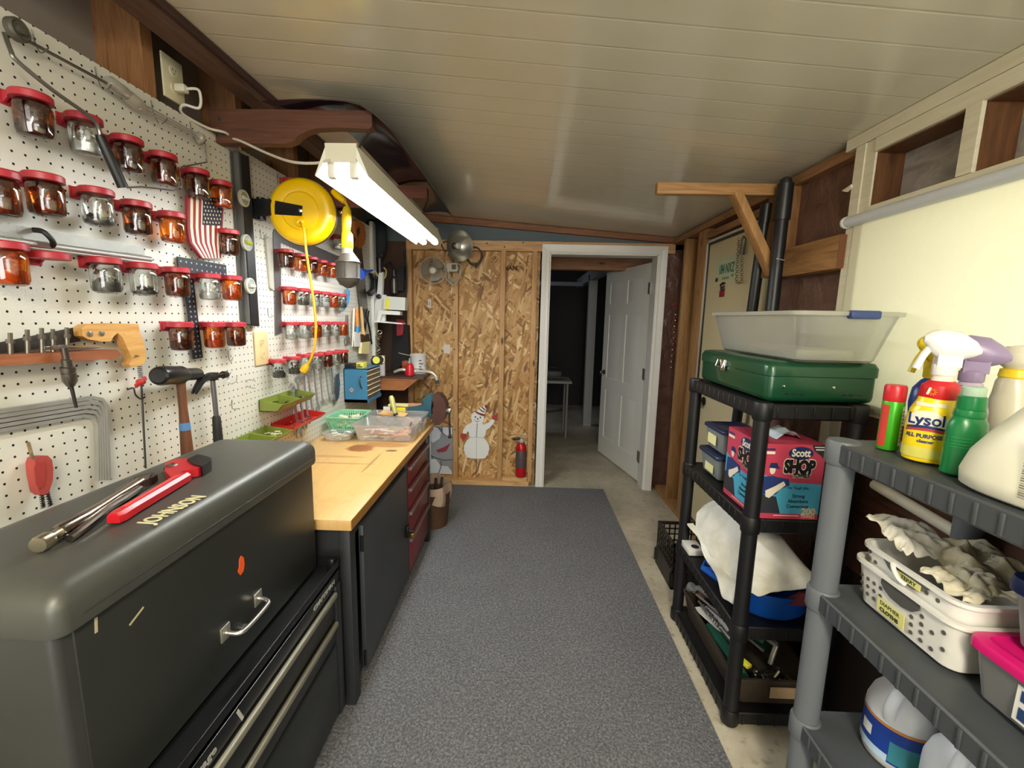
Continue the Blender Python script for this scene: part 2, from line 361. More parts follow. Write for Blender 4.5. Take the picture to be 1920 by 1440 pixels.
# dim room beyond the doorway
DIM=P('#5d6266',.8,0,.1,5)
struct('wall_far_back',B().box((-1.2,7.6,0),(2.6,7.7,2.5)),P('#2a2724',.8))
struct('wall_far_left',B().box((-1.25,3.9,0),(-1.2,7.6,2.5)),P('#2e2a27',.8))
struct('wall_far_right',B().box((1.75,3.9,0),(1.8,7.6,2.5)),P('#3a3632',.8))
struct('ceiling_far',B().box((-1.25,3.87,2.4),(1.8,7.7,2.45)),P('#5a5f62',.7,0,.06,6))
struct('beam_far',B().box((-1.2,4.45,1.98),(1.75,4.56,2.1)),wood('header_wood','#7a4e2c','#9a6a40','X'))
PW=P('#9b9c9a',.6,0,.08)
b=B(); b.box((.88,6.1,0),(.99,6.2,2.1)); b.box((.88,4.6,2.02),(.97,7.6,2.16)); struct('column_far',b,PW)
b=B(); b.box((-1.2,6.9,2.0),(.9,7.0,2.06)); b.box((.28,6.85,0.05),(.36,6.95,2.0)); b.box((-.15,6.85,0.05),(-.09,6.95,2.0)); struct('trim_9',b,P('#7d7f80',.6))
# folding table in the dim room
b=thing('work_table','small pale table standing in the dim room beyond the doorway','table',(.25,5.6,0))
part(b,'table_top',B().box((-.05,5.4,.70),(.62,5.85,.73),.004),P('#8f8d86',.5))
for x in (0,.57):
    for y in (5.45,5.8): part(b,'leg',B().cyl((x,y,0),(x,y,.7),.014,n=8),P('#8a8883',.5))
for i,(x,z,nm,lab,cat) in enumerate(((.16,.16,'storage_tub','rounded dark tub on the table beyond the doorway','tub'),(.40,.11,'toolbox','low dark toolbox on the table beyond the doorway','toolbox'))):
    bb=B()
    if i==0: bb.lathe([(.07,0),(.09,.1),(.092,.14),(.05,.17),(.0,.175)],(x,5.6,.732),18)
    else: bb.box((x-.1,5.53,.732),(x+.1,5.68,.732+z),.012); bb.tube([(x-.05,5.6,.84),(x-.05,5.6,.88),(x+.05,5.6,.88),(x+.05,5.6,.84)],.007)
    solo(nm,bb,P('#33353a',.5),lab,cat)
# right wall: framing, vapour paper, window, second door
struct('wall_right',B().box((1.32,1.655,0),(1.38,3.86,2.3)).box((1.32,-2.6,0),(1.38,1.655,1.23)).box((1.32,-2.6,2.094),(1.38,1.655,2.3)).box((1.32,-2.6,1.87),(1.38,1.655,1.915)),FOIL)
b=B()
for y,dy in ((3.10,.15),(3.485,.042)): b.box((XR,y,0.04),(1.32,y+dy,2.12),.002)
struct('trim_10',b,DKPINE)
b=B(); b.box((XR,1.74,2.125),(1.32,3.8,2.165)); b.box((XR-.005,2.25,2.05),(1.32,3.1,2.09)); struct('trim_11',b,wood('plate_wood','#7a5234','#9c724a','Y'))
b=B(); b.box((XR,2.28,0),(1.32,3.8,.042)); struct('trim_12',b,DKPINE)
struct('wall_right_paper',B().box((1.262,1.76,.0),(1.275,2.27,2.13)),FOIL)
# window framing painted cream
CW=CREAMWOOD
b=B(); b.box((1.2,-2.6,2.142),(1.32,1.80,CZ(1.2)-.002)); b.box((1.2,-2.6,2.095),(1.32,1.655,2.14)); 
b.box((1.2,1.70,1.0),(1.32,1.745,2.14)); b.box((1.205,1.655,1.0),(1.32,1.698,2.14)); b.box((1.2,1.292,1.915),(1.32,1.336,2.095)); b.box((1.2,.75,1.915),(1.32,.79,2.095))
b.box((1.2,-2.6,1.87),(1.32,1.655,1.913)); b.box((1.2,-2.6,1.19),(1.32,1.655,1.23))
struct('trim_13',b,CW)
b=B()
for y0,y1 in ((1.336,1.655),(.79,1.292)):
    b.box((1.212,y0+.0,1.915),(1.31,y0+.004,2.094)); b.box((1.212,y1-.004,1.915),(1.31,y1,2.094)); b.box((1.212,y0,2.09),(1.31,y1,2.094))
struct('trim_14',b,wood('raw_window_wood','#4f3118','#6b4524','Z'))
def m_frost():
    m=N('hazy_plastic_sheet'); v=m.pos(); a=m.noise(m.pos((1,1,2)),7,4,.6,.6)
    return m.out(m.bsdf(Base_Color=m.ramp(a,[(.35,'#8a847f'),(.7,'#b3aeaa')]),Roughness=.22,Normal=m.bump(a,.6,.02)))
wn=struct('window_1',B().box((1.305,.2,1.915),(1.312,1.655,2.094)),m_frost())
# roller shade over the window opening, daylight behind it
def m_shade():
    m=N('translucent_cream_shade'); v=m.pos(); a=m.noise(v,60,4); c=m.mix(a,lin('#f0ecd2'),lin('#f8f5e2'))
    df=m.bsdf(Base_Color=c,Roughness=.7); tl=m.n('ShaderNodeBsdfTranslucent',{'Color':lin('#fffbea')}).outputs[0]
    return m.out(m.n('ShaderNodeMixShader',{0:.45,1:df,2:tl}).outputs[0])
t=thing('roller_shade','cream roller shade drawn down over the right hand window','shade',(1.196,1.0,1.2))
b=B().box((1.1955,-.3,1.215),(1.1965,1.70,1.87)); part(t,'fabric',b,m_shade())
part(t,'roller',B().cyl((1.188,-.3,1.874),(1.188,1.725,1.874),.019,n=20),P('#c9cdd0',.35))
part(t,'end_cap',B().cyl((1.188,1.725,1.874),(1.188,1.735,1.874),.021,n=20),P('#dfe0dc',.4))
part(t,'hem_bar',B().box((1.191,-.3,1.207),(1.199,1.70,1.222),.003),P('#dcd8bf',.5))
struct('window_2',B().box((1.30,-2.6,1.23),(1.305,1.655,1.87)),clear('window_glass','#f4f8f6'))
# boards below the window
b=B(); b.box((XR,-2.6,0),(1.32,1.74,.62)); struct('wall_right_lower',b,P('#221913',.85,0,.2,5))
b=B(); b.box((1.215,-2.6,.62),(1.32,1.74,1.19)); struct('wall_right_boards',b,wood('dark_red_boards','#3a2216','#5a3826','Y',knots=False))
solo('white_pipe',B().tube([RW(1640,908,.045),RW(1800,1003,.045)],.017,12),P('#cfc9b4',.5,0,.15,20),'off white plastic pipe fixed along the dark boards under the window','pipe')
# room behind the photographer
struct('wall_rear',B().box((-1.45,-2.66,0),(-.88,-2.6,2.66)).box((1.08,-2.66,0),(1.45,-2.6,2.45)).box((-.88,-2.66,0),(1.08,-2.6,.45)).box((-.88,-2.66,2.22),(1.08,-2.6,2.66)),P('#b9ae96',.8,0,.06,5))  # unseen wall; its opening is added to let the rear fill through
# second door leaf on the right wall, with edging
b=B(); b.box((1.235,2.30,.12),(1.262,3.09,2.02)); d2=struct('door_2',b,P('#cbbf98',.5,0,.04,6))
b=B(); b.box((1.228,3.07,.12),(1.236,3.085,2.02)); b.box((1.228,2.30,2.005),(1.236,3.085,2.02)); struct('door_edge_black',b,P('#1d1a18',.4),d2)
b=B(); b.box((1.222,3.085,.12),(1.24,3.1,2.035)); b.box((1.222,2.30,2.02),(1.24,3.1,2.035)); struct('door_edge_pale',b,P('#c9c5bd',.35,.2),d2)
b=B(); p=RW(1316,752,.0); b.lathe([(.03,0),(.03,.008),(.012,.012),(.012,.03),(.028,.04),(.03,.055),(.015,.065),(0,.067)],(1.235,p.y-.0,p.z),18,(-1,0,0)); struct('door_knob',b,P('#4d4a45',.3,.9),d2)
# ================================================================ pegboard wall
def m_peg():
    m=N('white_pegboard'); g=m.n('ShaderNodeTexCoord').outputs['Object']; sx=m.n('ShaderNodeSeparateXYZ',{'Vector':g}).outputs
    q=[]
    for i in (1,2):
        fr=m.math('FRACT',m.math('DIVIDE',m.math('ADD',sx[i],20.0),.0282)); q.append(m.math('SUBTRACT',fr,.5))
    d=m.math('SQRT',m.math('ADD',m.math('POWER',q[0],2.0),m.math('POWER',q[1],2.0))); hole=m.math('LESS_THAN',d,.105)
    nz=m.noise(g,4,4); col=m.mix(nz,lin('#d2d0c2'),lin('#dfddd2')); col=m.mix(hole,col,lin('#15120f'))
    return m.out(m.bsdf(Base_Color=col,Roughness=m.math('ADD',m.math('MULTIPLY',hole,.5),.38),Normal=m.bump(m.math('MULTIPLY',hole,-1.0),.6,.003)))
t=thing('pegboard','large white perforated board covering the wall above the workbench','pegboard',(XP-.003,2,.72))
part(t,'board',B().box((XP-.006,-.6,.72),(XP,3.5,2.166)),m_peg())
part(t,'edge_trim',B().box((XP-.002,3.44,1.05),(XP+.022,3.5,2.20),.003),P('#e4e4dc',.4))
part(t,'edge_channel',B().box((XP+.022,3.455,1.2),(XP+.03,3.47,2.19),.001).box((XP+.022,3.485,1.2),(XP+.03,3.495,2.19),.001),P('#aab0b4',.35,.6))
# ---------------------------------------------------------------- jars hung by their lids
AMBG=clear('amber_glass','#eeaa48',.25); BRNG=clear('brown_glass','#bd8352',.25); CLRG=clear('clear_glass','#f2f5f2',.2)
LIDR=P('#b02c38',.4,0,.06); 
def jar_lid(s=1.0):
    b=B(); b.lathe([(.034,-.017),(.0375,-.016),(.0375,-.003),(.035,0.0),(.030,.0005)],(0,0,0),28)
    b.box((-.050,-.02,-.004),(-.02,.02,.0),.0015); b.box((-.050,-.024,-.03),(-.046,.024,.002),.0015)
    b.prism([(-.047,-.028),(-.047,-.004),(-.02,-.004)],'XZ',-.020,-.015); b.prism([(-.047,-.028),(-.047,-.004),(-.02,-.004)],'XZ',.015,.020)
    return b
def jar_body():
    b=B(); r=.0335
    pr=[(.028,-.012),(.0285,-.020),(r,-.027),(r+.0008,-.04),(r,-.055),(r,-.082),(r-.003,-.091),(.022,-.095),(0,-.094)]
    return b.lathe(pr,(0,0,0),26,c0=False)
def jar_fill(kind,lev,seed):
    random.seed(seed); b=B()
    for k in range(46):
        z=-.091+lev*.066*random.random()**1.15; a=random.uniform(0,2*PI); r=.023*math.sqrt(random.random())
        L=random.uniform(.006,.011) if kind!='nut' else .0035; w=random.uniform(.0013,.0024) if kind!='nut' else .0045
        d=Vector((random.gauss(0,1),random.gauss(0,1),random.gauss(0,.5))).normalized()*L; p=Vector((r*math.cos(a),r*math.sin(a),z))
        p.x*=max(.2,1-abs(d.x)/.035); p.y*=max(.2,1-abs(d.y)/.035)
        b.cyl(p-d,p+d,w,n=6)
        if kind=='screw': b.cyl(p+d*.85,p+d,w*2,n=6)
    b.lathe([(.028,-.092),(.029,-.089),(.029,-.092+lev*.03),(.0,-.09+lev*.036)],(0,0,0),16)
    return b
FILLM={'dark':P('#5e3820',.5,.1,.4,90),'brass':P('#a8783c',.4,.3,.3,90),'steel':P('#d2d2d0',.35,.25,.3,90),'orange':P('#c98c42',.45,.1,.3,90),'black':P('#55534f',.4,.3,.5,90)}
JM={}
def jmesh(glass,fill,lev,seed):
    k=(fill,lev,seed)
    if k not in JM: JM[k]=mesh('jar_contents',jar_fill('screw' if seed%2 else 'nut',lev,seed),FILLM[fill])
    if glass not in JM: JM[glass]=mesh('jar_glass',jar_body(),{'a':AMBG,'b':BRNG,'c':CLRG}[glass])
    if 'lid' not in JM: JM['lid']=mesh('jar_lid',jar_lid(),LIDR)
    return JM['lid'],JM[glass],JM[k]
def jar(u,v,glass,fill,lev,seed,label,group,s=1.0):
    p=LW(u,v,.050*s); p.z+=.006
    t=thing('storage_jar',label,'jar',p,group); t.scale=(s,s,s)
    l,g,f=jmesh(glass,fill,lev,seed)
    for nm,me in (('lid',l),('glass',g),('contents',f)):
        if nm!='lid' and glass=='x': continue
        o=bpy.data.objects.new(nm,me); C.objects.link(o); o.parent=t
G1='jars hung in the near block of the pegboard'; G2='jars hung inside the steel square'
ORD=['first','second','third','fourth','fifth','sixth','seventh','eighth']
GN={'a':'amber','b':'dark brown','c':'clear'}; FN={'dark':'dark screws','brass':'brass screws','steel':'steel hardware','orange':'orange hardware','black':'blackened bolts'}
near=[('top',[(58,181,'b','dark',1.0,1),(157,222,'c','steel',.8,2),(238,262,'b','dark',.9,3),(305,292,'b','brass',1.0,4),(369,322,'b','dark',.8,5),(414,344,'a','orange',.35,6)]),
 ('second',[(-8,324,'b','brass',.8,3),(81,332,'b','brass',.55,7),(180,358,'c','black',.35,8),(255,382,'b','dark',.9,1),(321,402,'a','orange',.3,6),(428,434,'b','dark',.9,3)]),
 ('third',[(8,458,'a','orange',1.0,9),(92,473,'x','dark',.5,1),(195,487,'c','black',.9,8),(267,497,'c','black',.3,10),(330,505,'b','brass',1.0,7),(391,516,'c','steel',.8,2),(433,520,'a','orange',.8,6)]),
 ('bottom',[(338,607,'b','dark',.95,1),(400,607,'a','orange',.95,9),(441,607,'b','brass',.9,7)])]
for rn,row in near:
    for i,(u,v,g,f,lev,sd) in enumerate(row):
        lab='empty red jar lid holder with no jar, in the third jar row' if g=='x' else f'{GN[g]} jar of {FN[f]}, {ORD[i]} from left in the {rn} near jar row'
        if g=='x':
            o=solo('jar_lid',jar_lid().xf(Matrix.Translation(LW(u,v,.05))),LIDR,lab,'lid',G1)
        else: jar(u,v,g,f,lev,sd,lab,G1)
far=[('top',[(536,470,'b','dark',.9,1),(562,478,'a','orange',.5,7),(584,484,'b','brass',.6,7),(603,490,'a','brass',.7,9),(621,495,'a','brass',.9,11)]),
 ('second',[(542,540,'a','orange',.7,6),(568,543,'c','black',.9,8),(588,547,'c','steel',.8,2),(607,549,'c','steel',.9,13),(624,551,'a','orange',.8,6),(640,553,'c','black',.9,8)]),
 ('third',[(546,606,'c','steel',.5,2),(571,606,'c','steel',.7,13),(592,606,'a','orange',.9,6),(610,605,'c','steel',.6,13),(627,605,'c','steel',.9,2),(642,605,'a','orange',.9,9)]),
 ('bottom',[(522,676,'c','black',.8,8),(551,671,'c','black',.9,10),(575,666,'c','steel',.3,2),(594,664,'c','steel',.9,13),(613,662,'b','brass',.9,7),(629,660,'c','steel',.4,13),(643,658,'b','dark',.9,1)])]
for rn,row in far:
    for i,(u,v,g,f,lev,sd) in enumerate(row):
        jar(u,v,g,f,lev,sd,f'small {GN[g]} jar of {FN[f]}, {ORD[i]} from left in the {rn} far jar row',G2,.92)
jar(545,338,'b','dark',.9,1,'jar whose red lid shows just above the yellow cord reel',G2,.9)
jar(640,382,'b','brass',.9,7,'brown jar between the cord reel and the yellow work light handle',G2,.9)
jar(634,443,'c','steel',.5,13,'clear jar partly behind the yellow work light socket',G2,.9)
# ---------------------------------------------------------------- flat things hung on the board
def hung(name,px,o0,o1,m,label,cat,group=None):
    return solo(name,B().prism(lyz(px,(o0+o1)/2),'YZ',XP+o0,XP+o1),m,label,cat,group)
def hb(b,px,o0,o1): return b.prism(lyz(px,(o0+o1)/2),'YZ',XP+o0,XP+o1)
GALV=P('#a8a8a4',.38,.55,.15,25)
# flag painted plaque
t=thing('flag_plaque','wooden plaque painted as a striped and starred flag hung vertically','plaque',LW(382,484,.03))
def fl(s,w): # s across 0..1, w down 0..1 -> pixels
    l=(349+6*max(0,w-.55)*4+ (18*max(0,w-.75)*4)*.9, 366+ (484-366)*w-0); r=(418-6*w, 372+(484-372)*w)
    return (l[0]+(r[0]-l[0])*s, l[1]+(r[1]-l[1])*s)
b=B()
for k in range(13):
    b.mat(k%2)
    a0,a1=k/13,(k+1)/13; px=[fl(a0,i/8) for i in range(9)]+[fl(a1,i/8) for i in range(8,-1,-1)]; hb(b,px,.02,.030)
b.mat(2); hb(b,[fl(.46,.0),fl(1.0,.0),fl(1.0,.46),fl(.46,.46)],.0301,.0312)
b.mat(1)
for i in range(6):
    for j in range(7): 
        p=LW(*fl(.50+.085*i+(.035 if j%2 else 0),.035+.063*j),.0312); 
        b.prism([(p.y+.0042*(1 if q%2==0 else .45)*math.cos(PI/2+q*PI/5),p.z+.0042*(1 if q%2==0 else .45)*math.sin(PI/2+q*PI/5)) for q in range(10)],'YZ',XP+.0312,XP+.0318)
part(t,'board',b,[P('#8f2430',.6,0,.1),P('#efe0c0',.6,0,.05),P('#1c2033',.6)])
part(t,'hanger',B().tube([LW(346,330,.02),LW(347,352,.012),LW(352,368,.02)],.002,6),P('#7a5a3a',.5))
# spirit level and the thin bar next to it
t=thing('spirit_level','black and silver spirit level hung upright with three vials','level',LW(476,612,.03))
fr=lambda u,v,o:LW(u,v,o)
b=B(); hb(b,[(441,283),(447,287),(468,610),(462,607)],.004,.026); part(t,'near_rail',b,P('#6c6c69',.4,.5))
b=B(); hb(b,[(447,287),(461,293),(481,612),(468,610)],.012,.03); part(t,'web',b,P('#17181a',.4))
b=B(); hb(b,[(459.5,292),(462,293.5),(482,612),(479,611)],.004,.026); part(t,'far_rail',b,P('#3a3c3e',.35,.5))
for (u,v,y) in ((455,372,0),(460.5,455,1),(467,536,0)):
    p=LW(u,v,.027); b=B().lathe([(.033,0),(.033,.009),(.027,.011),(.025,.007),(0,.007)],p,26,(1,0,0)); b.mat(1).lathe([(.0249,.0071),(.0249,.0085),(0,.0088)],p,22,(1,0,0))
    q=part(t,'vial_ring',b,[P('#bdbdb0',.35),P('#9aa092',.2)])
    part(q,'vial',B().cyl(p+Vector((.012,-.018,0)),p+Vector((.012,.018,0)),.008,n=12),P('#b8c23a' if y else '#c9d0c0',.2))
b=B(); hb(b,[(431,282),(437,286),(457,606),(451,602)],.003,.006); solo('straight_edge',b,P('#5c5b57',.4,.4,.15,20),'thin gray metal straight edge hanging left of the spirit level','ruler')
# steel framing square around the far jars
b=B(); hb(b,[(512,435),(516,428),(638,482),(638,503),(526,455),(527.5,624),(516,629)],.002,.005)
solo('framing_square',b,P('#7c7c7e',.35,.7,.2,15),'large gray steel framing square hung around the far jars','square')
b=B(); hb(b,[(497,440),(509,446),(513,545),(506,540)],.002,.01); solo('putty_knife',b,P('#b7b5a6',.4,.2,.15),'pale flat blade hanging between spirit level and framing square','blade')
# black perforated angle and strip
BP=P('#1d1f24',.5,.2,.1)
def perf(b,a,c,w,o,n):
    a=LW(*a,o);c=LW(*c,o); d=(c-a).normalized(); up=Vector((1,0,0)); b.bar(a,c,w,.004,(1,0,0)); b.mat(1)
    for i in range(n):
        for s in (-1,1):
            p=a+(c-a)*((i+.5)/n); q=p+d.cross(up)*s*w*.22; b.cyl(q+Vector((.002,0,0)),q+Vector((.0026,0,0)),.0035,n=8)
    b.mat(0)
b=B(); perf(b,(333,495),(424,509),.05,.01,10); perf(b,(353,522),(371,672),.045,.012,16)
solo('drywall_square',b,[BP,P('#8c929a',.5)],'black perforated tee shaped square hung behind the jars','square')
# aluminium bars with black clamp strap
t=thing('metal_bars','two long aluminium bars bound by a black strap above the saw','bars',LW(120,470,.03))
b=B(); hb(b,[(-60,408),(266,462),(268,478),(-60,440)],.012,.024); part(t,'bar',b,P('#9c9c95',.5,.3,.2,20))
b=B(); b.tube([LW(-60,440,.035),LW(282,486,.035)],.008,10); part(t,'rod',b,P('#b9bab2',.3,.7,.1,20))
part(t,'strap',B().tube(sm([LW(62,431,.02),LW(80,434,.05),LW(95,447,.058),LW(100,458,.05),LW(94,463,.03)]),[.006]*25,8),P('#161616',.6))
# handsaw with wooden handle (near)
t=thing('hand_saw','pale wood handled saw hung flat with its blade behind the bits','saw',LW(200,690,.03))
b=B(); hb(b,[(-90,660),(148,612),(150,640),(-90,682)],.010,.013); part(t,'blade',b,P('#4e4a44',.5,.6,.3,20))
b=B()
hpx=[(145,615),(155,608),(200,606),(252,607),(255,622),(262,640),(267,668),(264,680),(256,686),(240,688),(234,683),(240,672),(230,650),(222,632),(213,624),(206,630),(200,640),(180,640),(158,636),(147,630)]
hb(b,hpx,.016,.040); part(t,'handle',b,wood('beech_handle','#c08b45','#dcab66','Y',knots=False))
b=B()
for u,v in ((168,626),(190,625)): b.lathe([(.008,0),(.008,.002),(.0,.004)],LW(u,v,.040),14,(1,0,0))
part(t,'rivets',b,P('#d9d2c4',.25,.9))
b=B(); b.tube([LW(246,668,.03),LW(256,667,.045),LW(271,668,.02)],.0025,6); solo('wire_hook',b,STEEL,'wire peg hook through the grip of the wood handled saw','hook')
# bit rack and bits
t=thing('bit_rack','reddish wood strip rack on the near end of the pegboard','rack',LW(90,680,.03))
b=B(); hb(b,[(-90,668),(200,655),(208,664),(200,672),(-90,690)],.0,.06); part(t,'strip',b,wood('red_wood','#7a4326','#a0603a','Y',knots=False))
GR='drill bits standing in the wood rack'
for i,(u,v0,v1) in enumerate(((20,624,668),(52,618,664),(79,615,662),(100,617,660),(126,614,658))):
    a=LW(u,v1,.045); c=LW(u-1,v0,.045); b=B(); b.cyl(a,a.lerp(c,.55),.005,n=10); b.cyl(a.lerp(c,.55),a.lerp(c,.72),.0075,n=8); b.cyl(a.lerp(c,.72),c,.004,n=8)
    solo('drill_bit',b,P('#6b655c',.4,.8,.2),f'gray steel bit, {ORD[i]} from left standing in the wood rack','bit',GR)
b=B(); a=LW(85,652,.05); c=LW(187,652,.05); b.tube([a,a.lerp(c,.3),a.lerp(c,.55),c],[.003,.008,.006,.002],10); solo('auger_bit',b,CHROME,'shiny bit lying along the top of the wood rack','bit')
# chuck hanging below the rack
t=thing('tap_wrench','bright steel chuck tool hanging point down below the bit rack','chuck',LW(140,760,.04))
b=B(); a=LW(120,652,.078); c=LW(133,724,.07)
b.tube([a,a.lerp(c,.28),a.lerp(c,.3),a.lerp(c,.48),a.lerp(c,.5),a.lerp(c,.6),a.lerp(c,.61),a.lerp(c,.64),a.lerp(c,.65),a.lerp(c,.86),c],[.007,.007,.010,.010,.0145,.0145,.013,.013,.0145,.0145,.008],18); part(t,'chuck',b,P('#7a746c',.28,.9,.15))
part(t,'shaft',B().cyl(LW(133,722,.07),LW(143,764,.065),.0045,.0035,n=10),DKSTEEL)
part(t,'cross_bar',B().cyl(LW(100,650,.05),LW(150,655,.05),.005,n=10),CHROME)
# nested aluminium squares
t=thing('nested_squares','nest of gray aluminium corner bars hung above the tool chest','square',LW(195,890,.02))
for k in range(5):
    d=k*5.5; e=k*4.0; w=5.0
    px=[(-90,765+d*1.75-0+15),(170-e,742+d*1.55),(190-e,746+d*1.5),(200-e*1.0,760+d*1.4),(205-e*1.2,900),(205-e*1.2-4.4,900),(196-e*1.0,765+d*1.4),(188-e,752+d*1.5),(170-e,748.5+d*1.55),(-90,765+d*1.75+23)]
    b=B(); hb(b,px,.004+.003*(4-k),.016+.003*(4-k)); part(t,'corner_bar',b,P('#b0b0aa',.4,.5,.12,18))
# chalk line reel with two spiral bits
t=thing('chalk_reel','red chalk line reel hanging on a hook above the tool chest','chalk reel',LW(75,930,.04))
b=B(); px=[(52,868),(56,858),(66,854),(82,854),(91,862),(94,878),(93,900),(84,924),(72,928),(62,922),(54,890)]; hb(b,[(56+(u-52)*.86,v) for u,v in px],.012,.034); part(t,'case',b,P('#a8453e',.5,0,.12))
b=B(); hb(b,[(63,878),(67,866),(82,866),(86,880),(82,912),(72,916),(67,908)],.034,.037); part(t,'side_panel',b,P('#a03a35',.55,0,.1))
part(t,'hook',B().tube(sm([LW(61,860,.035),LW(57,845,.035),LW(53,830,.02)]),.0035,6),P('#8d7a5a',.4,.5))
for i,(u0,v0,u1,v1) in enumerate(((78,928,81,952),(88,922,95,948))):
    p,q=LW(u0,v0,.03),LW(u1,v1,.03); b=B().spring(p,q,.0035,6,.0016); b.cyl(p,q,.002,n=6)
    solo('spiral_bit',b,DKSTEEL,('left' if i==0 else 'right')+' of two spiral bits below the red chalk reel','bit','spiral bits below the chalk reel')
# long rod with red wing knob and hook
t=thing('plumbing_rod','thin rod with a spring and red wing knob hanging beside the hammer','rod',LW(273,872,.03))
p,q=LW(262,684,.03),LW(264,708,.03); part(t,'spring',B().spring(p,q,.0055,7,.0016),STEEL)
b=B(); p=LW(264,716,.03); b.ball(p,.013,12,(1,1,.8)); b.obox(p,(.006,.046,.014),Matrix.Rotation(.5,3,'X'),.003); part(t,'wing_knob',b,P('#c23a3a',.4))
part(t,'rod',B().tube([LW(265,722,.03),LW(268,780,.03),LW(273,878,.03)],.0028,8),DKSTEEL)
part(t,'hook',B().tube(sm([LW(238,731,.02),LW(250,728,.03),LW(254,740,.035),LW(264,748,.03),LW(272,744,.03)]),.0025,6),DKSTEEL)
# two hammers
t=thing('mallet','black headed dead blow mallet with brown handle and blue tape band','hammer',LW(350,845,.05))
a=LW(296,705,.10); c=LW(372,701,.045)
b=B(); b.tube([a,a.lerp(c,.02),a.lerp(c,.06),a.lerp(c,.5),a.lerp(c,.55),a.lerp(c,.62),a.lerp(c,.64),a.lerp(c,.97),c],[.020,.027,.030,.030,.025,.022,.021,.021,.018],20); part(t,'head',b,P('#1a1a1b',.3,.1))
hc=LW(338,708,.075)
b=B(); zs=[(.0,.014),(.04,.013),(.10,.0125),(.16,.015),(.22,.0175),(.27,.019)]; b.tube([hc+Vector((0,.002*0,-d)) for d,_ in zs],[r for _,r in zs],14); part(t,'handle',b,wood('dark_handle','#4c2a16','#6e4224','Z',knots=False))
part(t,'tape_band',B().cyl(hc+Vector((0,0,-.150)),hc+Vector((0,0,-.175)),.0158,.0166,n=14),P('#4f7fb4',.6))
t=thing('claw_hammer','black claw hammer with gray shaft and rubber grip','hammer',LW(400,825,.05))
h=LW(398,706,.05)
a=LW(424,702,.05)
b=B(); b.tube([a,a.lerp(h,.25),a.lerp(h,.27),a.lerp(h,.6),h],[.013,.014,.010,.010,.013],14)
cl=[h,LW(388,707,.055),LW(377,715,.06),LW(368,730,.065),LW(364,738,.068)]
for s in (-1,1):
    b.tube([p+Vector((s*.006,0,0)) for p in sm(cl)],[.013-.009*i/24 for i in range(25)],8)
b.obox(h,(.03,.03,.03),Matrix.Identity(3),.006); part(t,'head',b,P('#222122',.35,.5))
part(t,'shaft',B().cyl(h,h+Vector((0,.004,-.15)),.0085,.0085,n=12),P('#77777a',.3,.6))
part(t,'grip',B().tube([h+Vector((0,.004,-d)) for d in (.148,.155,.2,.27)],[.010,.014,.0155,.017],14),P('#1d1f1e',.6))
# small wire hooks on the board
def hook(px,o,label):
    solo('wire_hook',B().tube(sm([LW(u,v,oo) for (u,v),oo in zip(px,o)],4),.0016,6),STEEL,label,'hook','bare wire hooks on the pegboard')
hook([(428,657),(429,672),(433,678),(437,670)],[.004,.006,.03,.034],'bare wire hook under the last jar of the near bottom row')
hook([(433,698),(427,712),(433,720),(443,715),(444,707)],[.004,.02,.03,.032,.03],'large curled wire hook just right of the claw hammer')
hook([(435,750),(436,766),(448,766)],[.003,.004,.04],'bare right angle hook low on the board right of the claw hammer')
hook([(461,714),(468,712),(478,714),(478,716)],[.004,.01,.03,.03],'upper prong pair of bare hooks right of the curled hook')
hook([(463,724),(470,727),(479,728)],[.004,.012,.03],'lower short bare hook right of the curled hook')
hook([(488,430),(490,446),(496,448),(503,445)],[.003,.004,.03,.04],'bare hook at the top left corner of the framing square')
hook([(502,578),(504,594),(512,593),(516,591)],[.003,.004,.03,.04],'bare hook left of the framing square leg')
hook([(520,325),(521,341),(530,340)],[.003,.004,.04],'bare hook near the top edge beside the cord reel')
# crank tool hung at the top left corner
t=thing('crank_tool','long bent rod tool with black grip hung from a round gray hub','crank',LW(20,70,.03))
p=LW(24,56,.03); b=B(); b.lathe([(.018,0),(.024,.004),(.024,.016),(.019,.020),(.016,.017),(.010,.017),(.010,.026),(0,.027)],p,22,(1,0,0)); part(t,'hub',b,P('#5a564c',.45,.3,.3))
part(t,'rod',B().tube(sm([LW(8,62,.05),LW(20,95,.06),LW(33,115,.065),LW(100,170,.085),LW(170,220,.10),LW(184,240,.10),LW(188,256,.10)]),.0045,8),P('#7d7a72',.3,.8))
part(t,'grip',B().tube([LW(186,252,.10),LW(190,262,.10),LW(212,310,.105),LW(231,352,.11)],[.009,.0115,.012,.0125],14),P('#141414',.45))
t=thing('sliding_rod_tool','thin gray rod with clear plastic sleeves hung along the top of the pegboard','rod tool',LW(250,190,.03))
part(t,'rod',B().tube([LW(40,70,.035),LW(90,97,.035),LW(200,156,.035),LW(240,186,.035)],.004,8),P('#807d74',.3,.8))
CLP=clear('hazy_sleeve','#f4f2ea',.3,.4,'#efebe0')
b=B(); b.tube([LW(200,151,.035),LW(206,155,.035),LW(230,172,.035),LW(242,180,.035)],[.012,.018,.018,.014],16); part(t,'near_sleeve',b,CLP)
b=B(); b.tube([LW(236,178,.035),LW(242,182,.035),LW(262,198,.035),LW(268,203,.035)],[.013,.018,.018,.014],16); part(t,'far_sleeve',b,CLP)
for dv in (-6,0,6): part(t,'guide_wire',B().tube([LW(262,198+dv,.035+dv*.0015),LW(376,258+dv*.6,.035+dv*.001)],.0028,6),P('#b9b8b0',.3,.4))
b=B(); p=LW(374,258,.035); b.lathe([(.010,-.012),(.017,-.006),(.017,.01),(.010,.014)],p,16,(0,1,.0)); part(t,'end_cap',b,CLP)
